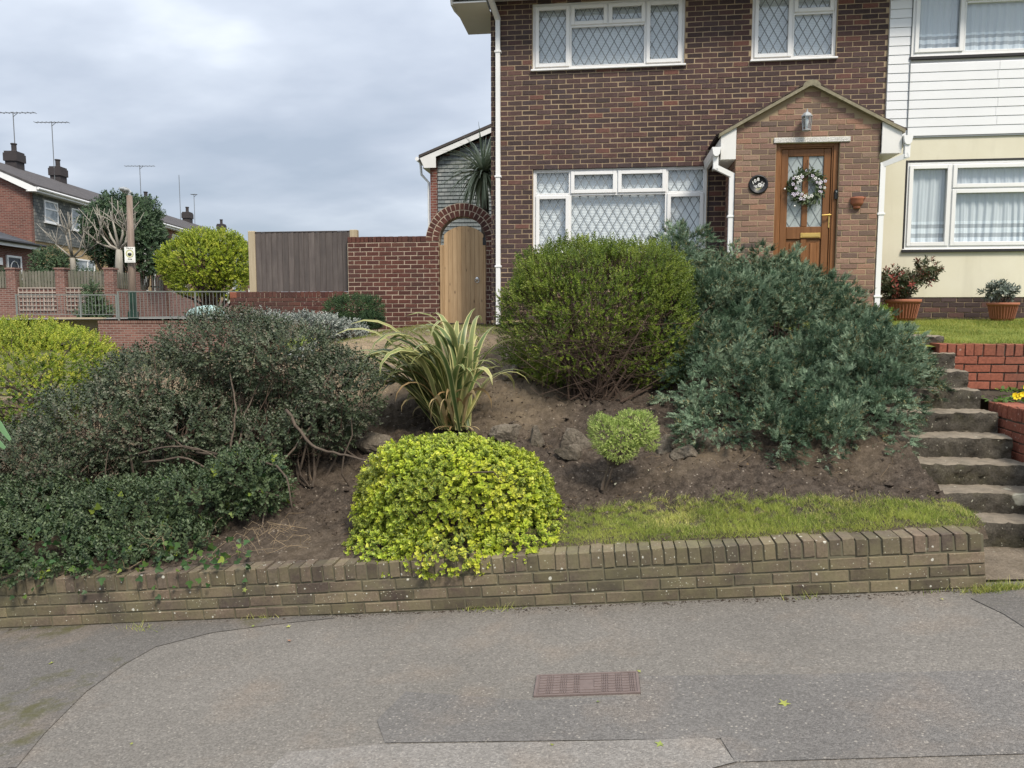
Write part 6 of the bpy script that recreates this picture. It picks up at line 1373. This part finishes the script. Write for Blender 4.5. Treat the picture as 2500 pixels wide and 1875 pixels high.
grass('grass', x, y, zb(x, y) - .004, 'grass', long_, .0032, 'uneven strip of grass growing along the top of the garden wall', tn, .7)
# neighbour's lawn and worn turf at the top of the bank
n_ = 52000; y = 7.34 + 4.7 * rng.random(n_) ** 1.5; x = 2.25 + (rng.random(n_)) * 4.6; k = (x > 3.0) | (y > 7.95); x, y = x[k], y[k]; yl = fbm(np.stack([x, y, 0 * x], -1) * 1.6, 3, 83)
grass('grass', x, y, zl(x, y) - .02, 'lawn', .04, .004, 'short green lawn grass in front of the rendered house', np.clip(.45 + (yl - .5) * 1.6 + rng.normal(0, .2, len(x)), 0, .99), .6)
n_ = 30000; y = rng.uniform(8.3, 13.05, n_); x = rng.uniform(-5.2, -.3, n_); P3 = np.stack([x, y, 0 * x], -1); k = fbm(P3 * 2.4, 3, 87) + np.interp(y, [8.3, 9.3, 10.5, 12], [-.35, -.16, .0, .1]) > .42; x, y = x[k], y[k]
grass('grass', x, y, zb(x, y) - .005, 'lawn', .04, .004, 'thin worn grass on top of the bank in front of the gate', np.clip(.6 + rng.normal(0, .22, len(x)), 0, .99), .6)
# tufts: foot of the wall, step edges
n_ = 900; c = np.array([np.array(onpave(px, py)) for px, py in ((2440, 1440), (2400, 1446), (2470, 1436), (2300, 1446), (1170, 1488), (1230, 1487), (640, 1508), (330, 1535), (360, 1540), (1960, 1462))]); w = np.array([.34, .2, .2, .03, .05, .05, .05, .04, .02, .02]); kk = rng.choice(len(c), n_, p=w / w.sum())
q = c[kk] + rng.normal(0, 1, (n_, 3)) * [.06, .018, 0]; q[:, 1] = np.where(q[:, 0] < 2.2, np.minimum(q[:, 1], WY - .01), q[:, 1]); q[:, 2] = zpave(q[:, 0])
grass('weeds', q[:, 0], q[:, 1], q[:, 2], 'grass', .05, .0035, 'weed grass sprouting along the foot of the wall', rng.random(n_), .8)
# straw and roots strewn on the soil
mb = MB()
for _ in range(620):
    x0_, y0_ = rng.uniform(-2.6, 2.15), rng.uniform(5.1, 9.2); a_ = np.array([x0_, y0_, float(zb(x0_, y0_)) + .006]); t = rng.uniform(0, 6.28); ln = rng.uniform(.03, .16); x1_, y1_ = x0_ + math.cos(t) * ln, y0_ + math.sin(t) * ln; b_ = np.array([x1_, y1_, float(zb(x1_, y1_)) + .008]); stems(mb, [a_], [b_], .0016, .001, .12, 3, .1, 3)
setp(mb.build('straw', L['straw']), 'dry stalks and roots strewn over the bare soil', 'straw', kind='stuff')
n_ = 13000; x = rng.uniform(-3.2, 2.2, n_); y = rng.uniform(5.2, 9.2, n_); s_ = rng.gamma(1.6, .0034, n_) + .0015
O8 = np.array([(1, 0, 0), (0, 1, 0), (-1, 0, 0), (0, -1, 0), (0, 0, 1), (0, 0, -1)], float); OF = np.array([(0, 1, 4), (1, 2, 4), (2, 3, 4), (3, 0, 4), (1, 0, 5), (2, 1, 5), (3, 2, 5), (0, 3, 5)])
V = O8[None] * rng.uniform(.4, 1.5, (n_, 6, 1)) * s_[:, None, None] * np.array([1, 1, .6]) + rng.normal(0, .25, (n_, 6, 3)) * s_[:, None, None] + np.stack([x, y, zb(x, y) + s_ * .1], -1)[:, None, :]
setp(addobj('soil_crumbs', np_mesh('soil_crumbs', V.reshape(-1, 3), (OF[None] + (np.arange(n_) * 6)[:, None, None]).reshape(-1, 3), M['soil'])), 'crumbs of earth and small stones on the bank', 'soil', kind='stuff')

n_ = 2600; x = rng.uniform(-4.5, 2.25, n_); y = WY - .004 - np.abs(rng.normal(0, .018, n_)) * (1 + (fbm(np.stack([x * 3, 0 * x, 0 * x], -1), 3, 95) > .52) * 1.5); s_ = rng.gamma(1.6, .0016, n_) + .001
V = O8[None] * rng.uniform(.4, 1.5, (n_, 6, 1)) * s_[:, None, None] * np.array([1, 1, .5]) + np.stack([x, y, zpave(x) + s_ * .2], -1)[:, None, :]
setp(addobj('wall_foot_dirt', np_mesh('wall_foot_dirt', V.reshape(-1, 3), (OF[None] + (np.arange(n_) * 6)[:, None, None]).reshape(-1, 3), M['soil'])), 'line of washed-down dirt along the foot of the wall', 'dirt', kind='stuff')
n_ = 420; x = rng.uniform(-2.8, 2.15, n_); y = rng.uniform(5.4, 9.2, n_); q = np.stack([x, y, zb(x, y) + .012], -1)
setp(leafmesh('leaf_litter', None, L['litter'], scatter(oval(.6, .3), q, frames(runit(n_) * [1, 1, .3], np.tile([[0., -.4, 1]], (n_, 1)) + runit(n_) * .5), rng.uniform(.012, .035, n_), rng.random(n_))), 'small pale dry leaves and petals scattered on the soil', 'leaf litter', kind='stuff')
# ------------------------------------------------------------------ fallen leaves, iron cover
def star(n=5):
    a = np.linspace(0, 2 * np.pi, 2 * n, endpoint=False); r = np.where(np.arange(2 * n) % 2 == 0, 1., .42) * np.where(np.arange(2 * n) == n, .6, 1); V = np.concatenate([[(0, 0, .0)], np.stack([r * np.cos(a), r * np.sin(a), .12 * r * np.cos(a * 2.3)], -1)]); Fq = np.array([(0, 1 + k, 1 + (k + 1) % (2 * n), 0) for k in range(2 * n)])[:, :3]; return V, Fq
sv, sf = star(); meL = np_mesh('fallen_leaf', sv, sf, L['fallen']); meB = np_mesh('fallen_leaf', sv, sf, L['fallen_brown'])
for k, (px, py, s, me, lab, grp) in enumerate(((1915, 1716, .030, meL, 'pale yellow star-shaped fallen leaf on the dark asphalt', None), (1612, 1816, .026, meL, 'small green fallen leaf on the pale asphalt strip', None), (706, 1563, .017, meB, 'brown dry fallen leaf on the asphalt near the wall', None), (1560, 1638, .014, meL, 'tiny yellow leaf at the corner of the iron access cover', None), (1460, 1712, .012, meL, 'tiny yellow-green leaf on the asphalt just below the iron cover', None), (704, 1529, .018, meL, 'yellow-green leaf on the asphalt close under the garden wall', None), (1348, 1817, .011, meL, 'tiny yellow leaf at the edge of the pale asphalt strip', None), (322, 1815, .011, meL, 'tiny yellow leaf alone on open asphalt away from the wall', None), (618, 1528, .013, meL, 'small curled yellow leaf where the mossy asphalt meets the wall', None), (597, 1440, .020, meL, 'yellowed leaf', 2), (2300, 1462, .012, meL, 'tiny yellow leaf near the end of the wall by the steps', None), (125, 1618, .02, meL, 'pale leaf lying on the old mossy asphalt', None))):
    if grp == 2: q = at(px, py, WY - .02); rot = (1.3, 0, .4)
    else: q = onpave(px, py, .010); rot = (rng.uniform(-.2, .2), rng.uniform(-.2, .2), rng.uniform(0, 6))
    o = addobj('fallen_leaf', me); o.location = q; o.rotation_euler = rot; o.scale = (s, s, s)
    setp(o, {None: lab, 1: 'tiny pale yellow fallen leaf on the asphalt pavement', 2: 'yellowed leaf stuck to the face of the garden wall'}[grp], 'leaf', 'fallen leaves on the pavement' if grp != 2 else None)
cov = thing('access_cover', 'long rusty brown iron access cover let into the asphalt', 'manhole cover', onpave(1430, 1672))
q4 = [onpave(*p_, .006) for p_ in ((1293, 1650), (1558, 1642), (1564, 1691), (1302, 1700))]; o_ = q4[3]; ux = (q4[2] - q4[3]); W_ = ux.length; ux.normalize(); uy_ = (q4[0] - q4[3]); Hc = uy_.length; uy_ = (uy_ - ux * uy_.dot(ux)).normalized(); uz_ = ux.cross(uy_)
CM = Matrix.Translation(o_) @ Matrix((ux, uy_, uz_)).transposed().to_4x4()
mb = MB(); mb.box(.012, W_ - .012, .008, Hc - .008, -.03, .0, CM); mb.build('plate', M['iron'], cov)
mb = MB(); mb.cbox(0, W_, 0, .010, -.03, .004, .001, CM); mb.cbox(0, W_, Hc - .010, Hc, -.03, .004, .001, CM); mb.cbox(0, .014, .010, Hc - .010, -.03, .004, .001, CM); mb.cbox(W_ - .014, W_, .010, Hc - .010, -.03, .004, .001, CM); mb.build('frame', M['iron'], cov)
mb = MB(); nr = 7
for blk in range(7):
    if blk == 3:   # worn plain centre
        for r in (0, 1, 5, 6):
            ya = .014 + (Hc - .028) * r / nr; mb.cbox(.43 * W_, .57 * W_, ya + .003, ya + (Hc - .028) / nr - .003, -.001, .004, .001, CM)
        continue
    xa = .02 + (W_ - .04) * blk / 7
    bw = (W_ - .04) / 7
    for r in range(nr):
        ya = .014 + (Hc - .028) * r / nr; yb = ya + (Hc - .028) / nr; mb.cbox(xa + .002, xa + bw * .55, ya + .0035, yb - .0035, -.001, .0045, .001, CM)
        for e in range(3): mb.cbox(xa + bw * (.62 + e * .13), xa + bw * (.70 + e * .13), ya + .003, yb - .003, -.001, .0045, .001, CM)
mb.build('tread_pattern', M['iron'], cov)

# ------------------------------------------------------------------ pots by the neighbour's wall, flowers
def pot(px, py, Y, r, h, label, grp):
    b_ = at(px, py, Y); b_.z = float(zl(b_.x, b_.y)) - .01; t = thing('plant_pot', label, 'plant pot', b_, grp); mb = MB()
    mb.lathe([(r * .7, 0), (r * .93, h * .82), (r, h * .84), (r * 1.06, h * .88), (r * 1.06, h), (r * .95, h), (r * .93, h * .9), (.01, h * .9)], b_, 30); mb.build('body', M['terracotta'], t, True)
    for k in range(30):
        a = 2 * math.pi * k / 30; m_ = None
    mb = MB()
    for k in range(30):
        a = 2 * math.pi * k / 30; c_, s_ = math.cos(a), math.sin(a); mb.tube([b_ + Vector((c_ * r * .74, s_ * r * .74, h * .12)), b_ + Vector((c_ * r * .93, s_ * r * .93, h * .8))], r * .05, 4)
    mb.build('ribbing', M['terracotta'], t)
    mb = MB(); mb.lathe([(r * .9, h * .88), (.01, h * .92)], b_, 16); mb.build('compost', M['soil'], t); return b_ + Vector((0, 0, h * .9))
c1_ = pot(2203, 773, 11.55, .225, .30, 'larger terracotta pot with red-tipped shrub by the white downpipe', 'terracotta pots on the lawn')
pl_ = [sprig(oval(.34), 9, .08, .065, .9, .25, False, s, .35) for s in range(4)]
l1 = [lobe(2180, 690, 11.55, 32, 30, .2), lobe(2210, 695, 11.5, 24, 24, .18), lobe(2262, 662, 11.55, 30, 20, .13), lobe(2240, 675, 11.55, 14, 12, .1), lobe(2172, 712, 11.5, 20, 14, .15)]
clump('pieris_shrub', 'shrub with red young leaves growing in the larger terracotta pot', 'shrub', l1, 330, 'pieris', pl_, 7, .6, .3, tone=(.6, .28), gap=.2, stem=(c1_, 22, .010, 'bark'), parent_loc=c1_)
c2_ = pot(2447, 770, 11.6, .19, .25, 'smaller terracotta pot with a sparse plant by the brick plinth', 'terracotta pots on the lawn')
clump('sparse_pot_plant', 'sparse low grey-green plant growing in the smaller terracotta pot', 'plant', [lobe(2440, 713, 11.6, 32, 14, .16)], 110, 'silver', pl_, 7, .7, .6, tone=(.3, .2), stem=(c2_, 26, .005, 'bark'), parent_loc=c2_)
clump('leafy_weed', 'leafy green weed at the foot of the white porch downpipe', 'weed', [lobe(2150, 768, 11.1, 24, 10, .12)], 120, 'limelow', small, 7, .6, .6, tone=(.7, .2), part='foliage')
for k, (px, py, nfl, lab) in enumerate(((2466, 968, 5, 'clump of yellow primroses behind the red planter wall'), (2496, 945, 3, 'yellow primrose plant close to the red retaining wall'))):
    o = at(px, py + 8, 6.75 + .25 * k); th = thing('primrose', lab, 'flower', o); q = np.array(o) + rng.normal(0, 1, (60, 3)) * [.07, .05, .012] - [.03, 0, .01]
    leafmesh('leaves', th, L['limelow'], scatter(oval(.6), q, frames(runit(60) * [1, 1, .3] + [0, 0, .35], np.tile([[0., 0, 1]], (60, 1)) + runit(60) * .3), rng.uniform(.03, .06, 60), rng.uniform(.4, 1, 60)))
    for j in range(nfl):
        mb = MB(); c_ = Vector((o.x + rng.uniform(-.02, .075), o.y - .03 + rng.uniform(-.03, .03), o.z + rng.uniform(.025, .055)))
        for a in range(5):
            an = a * 1.257; u_ = Vector((math.cos(an), -.3, math.sin(an))); w_ = Vector((-math.sin(an), 0, math.cos(an))); mb.prism([c_, c_ + u_ * .014 + w_ * .012, c_ + u_ * .024, c_ + u_ * .014 - w_ * .012], (0, -.002, 0))
        mb.build('flower', M['yellow_petal'], th)

# ------------------------------------------------------------------ wreath on the door
wc = at(1969, 455, PYf + .05); wy = PYf + .05
wr = thing('door_wreath', 'leafy wreath with white and lilac flowers hanging on the oak door', 'wreath', wc)
n_ = 560; a = rng.uniform(0, 2 * np.pi, n_); rr = .175 + rng.normal(0, .035, n_); q = np.stack([wc.x + rr * np.cos(a), np.full(n_, wy) + rng.normal(0, .018, n_), wc.z + rr * np.sin(a)], -1)
tang = np.stack([-np.sin(a), np.zeros(n_), np.cos(a)], -1); d = norm(tang * -.8 + np.stack([np.cos(a), -.5 + 0 * a, np.sin(a)], -1) * .7 + runit(n_) * .5)
leafmesh('foliage', wr, leafmat('wreath_leaf', [(0, (.035, .06, .03)), (.6, (.09, .13, .06)), (1, (.2, .24, .13))], .5, .2), scatter(oval(.34), q, frames(d, runit(n_) + [0, -1, 0]), rng.uniform(.04, .075, n_), rng.random(n_)), 'stuff')
mb = MB(); mb.tube([(wc.x + .175 * math.cos(t), wy + .012, wc.z + .175 * math.sin(t)) for t in np.linspace(0, 2 * np.pi, 30)], .014, 6, False); mb.tube([(wc.x, wy + .0, wc.z + .17), (wc.x + .005, wy + .01, wc.z + .36)], .004, 4); mb.build('hoop', M['bark_dark'], wr)
for k in range(30):
    t = rng.uniform(0, 6.28); r_ = .165 + rng.normal(0, .035); mb = MB(); flower2(mb, wc.x + r_ * math.cos(t), wc.z + r_ * math.sin(t), rng.uniform(.018, .03), wy - .045 - rng.random() * .02, 5, t); mb.build('flower', M['petal'] if k % 3 else M['plaque_white'], wr)
for px, py in ((1916, 461), (1940, 503), (1941, 432), (1999, 437)):
    b_ = at(px, py, wy - .03); mb = MB(); mb.lathe([(.003, -.013), (.011, -.007), (.013, 0), (.011, .007), (.003, .013)], b_, 10); mb.build('bud', M['plaque_white'], wr, True)

# ------------------------------------------------------------------ trees beyond
pm = thing('cabbage_palm', 'shaggy cabbage palm behind the arch beside the house corner', 'palm', at(1185, 700, 17.5))
hc = np.array(at(1180, 420, 17.5)); mb = MB()
n_ = 300; d = runit(n_); d[:, 2] = d[:, 2] * .9 + .12; d = norm(d); Vs = []; Fs = []; Ts = []; b = 0
for k in range(n_):
    L_ = rng.uniform(.8, 1.15); pts = [hc + d[k] * .05]; dr = d[k].copy()
    for s in range(6): pts.append(pts[-1] + dr * L_ / 6); dr = norm((dr + np.array([0, 0, -.16 - .12 * (d[k][2] < 0)]))[None])[0]
    sd_ = norm(np.cross(d[k], [0, 0, 1.])[None] + 1e-6)[0]
    for s, p_ in enumerate(pts): ww = .024 * (1 - (s / 6) ** 2 * .9); Vs += [p_ - sd_ * ww, p_ + sd_ * ww]; Ts += [k / n_] * 2
    Fs += [(b + 2 * s, b + 2 * s + 1, b + 2 * s + 3, b + 2 * s + 2) for s in range(6)]; b += 14
leafmesh('crown', pm, L['palm'], (np.array(Vs), np.array(Fs), np.array(Ts), np.zeros(b)))
mb = MB(); mb.tube([Vector(hc) - Vector((0, 0, 3.2)), Vector(hc) - Vector((-.05, 0, 1.5)), Vector(hc)], [.12, .10, .09], 10); mb.build('trunk', M['bark'], pm)
leafT = [sprig(diamond(.6), 10, .30, .12, .9, .3, True, s, .5) for s in range(4)]
clump('dark_tree', 'dense dark green tree in front of the terrace behind the lamp pole', 'tree', [lobed(310, 560, 32.5, 78, 65, 1.3), lobed(255, 545, 32.3, 42, 42, .8), lobed(350, 600, 32.5, 55, 55, 1.0), lobed(290, 510, 32.5, 45, 32, .8), lobed(345, 520, 32.6, 38, 30, .7), lobed(265, 600, 32.2, 45, 40, .8), lobed(330, 640, 32.3, 60, 28, .8)], 3600, 'tree_dark', leafT, 1.6, .4, .2, gap=.33, amp=.2, stem=(atd(310, 745, 32.5), 34, .05, 'bark'))
leafG = [sprig(diamond(.6), 10, .22, .085, .9, .3, True, s, .6) for s in range(4)]
clump('golden_tree', 'round golden-green tree behind the railings beside the fence panel', 'tree', [lobed(500, 640, 30, 88, 62, 1.3), lobed(440, 640, 30, 46, 44, .8), lobed(560, 640, 30, 50, 62, .9), lobed(490, 595, 30, 52, 28, .8), lobed(545, 605, 30, 48, 36, .8), lobed(480, 690, 29.8, 68, 26, .8), lobed(560, 690, 30, 40, 36, .6), lobed(420, 660, 29.8, 22, 22, .5)], 4600, 'tree_gold', leafG, 1.8, .32, .5, gap=.33, amp=.18, tone=(.62, .25), stem=(atd(518, 775, 30), 34, .055, 'bark_dark'))
clump('garden_shrub', 'dark shrub behind the pickets below the yellow brick wall', 'shrub', [lobed(125, 632, 31.5, 30, 22, .6), lobed(155, 648, 31.3, 24, 16, .5), lobed(105, 645, 31.3, 20, 18, .5)], 700, 'tree_dark', leafG, 2, .4, .3, gap=.25)
clump('wall_bush', 'straggly bush growing through the trellis at the foot of the picket wall', 'bush', [lobed(240, 755, 29.4, 26, 26, .3), lobed(215, 768, 29.4, 26, 12, .3), lobed(225, 715, 29.5, 14, 22, .2)], 520, 'tree_dark', leafG, 2, .5, .3, gap=.25, tone=(.75, .2))
for k, (x0_, x1_, lab) in enumerate(((0, 36, 'hedge greenery behind the picket panel below the arched door'), (50, 150, 'hedge greenery behind the picket panel between the piers'), (165, 262, 'hedge greenery behind the picket panel below the ground floor window'))):
    clump('hedge', lab, 'hedge', [lobed((x0_ + x1_) / 2, 688, 30.6, (x1_ - x0_) / 2, 24, .3)], 340, 'tree_dark', leafG, 2, .6, .3, gap=.3, tone=(.8, .2), group='hedges behind the pickets', part='foliage')
def pollard(base_px, D, limbs, label, r0):
    b_ = atd(*base_px, D); th = thing('pollarded_tree', label, 'tree', b_, 'pollarded bare trees by the picket wall'); 
    mb = MB(); fk = [atd(*limbs[0], D)]; mb.tube([b_ - Vector((0, 0, .5)), b_.lerp(fk[0], .5), fk[0]], [r0, r0 * .85, r0 * .7], 10); mb.build('trunk', M['bark_pale'], th, True)
    for i, ln in enumerate(limbs[1]):
        pts = [fk[0]] + [atd(x, y, D + rng.uniform(-.4, .4)) for x, y in ln]; mb = MB(); mb.tube(pts, list(np.linspace(r0 * .36, r0 * .17, len(pts))), 8)
        e = pts[-1]
        for q in range(7):
            t = e + Vector((rng.normal(0, .35), rng.normal(0, .3), rng.uniform(.3, 1.0))); mb.tube([pts[-2].lerp(e, rng.uniform(.4, 1)), e.lerp(t, .5) + Vector((rng.normal(0, .06), 0, 0)), t], [r0 * .12, r0 * .09, r0 * .05], 5)
        mb.build('limb', M['bark_pale'], th, True)
pollard((290, 672), 30.9, ((291, 610), ([(272, 580), (262, 555)], [(300, 570), (298, 548)], [(255, 600), (235, 590)], [(310, 590), (325, 570)], [(280, 560), (276, 540)], [(305, 600), (312, 560)], [(270, 600), (244, 568)])), 'larger pale pollarded tree with many cut branches beside the lamp pole', .17)
pollard((180, 668), 31.1, ((177, 630), ([(165, 590), (158, 562)], [(172, 585), (168, 560)], [(195, 610), (205, 570)], [(158, 615), (135, 595)], [(200, 625), (212, 610)])), 'smaller pale pollarded tree in front of the yellow brick wall', .13)
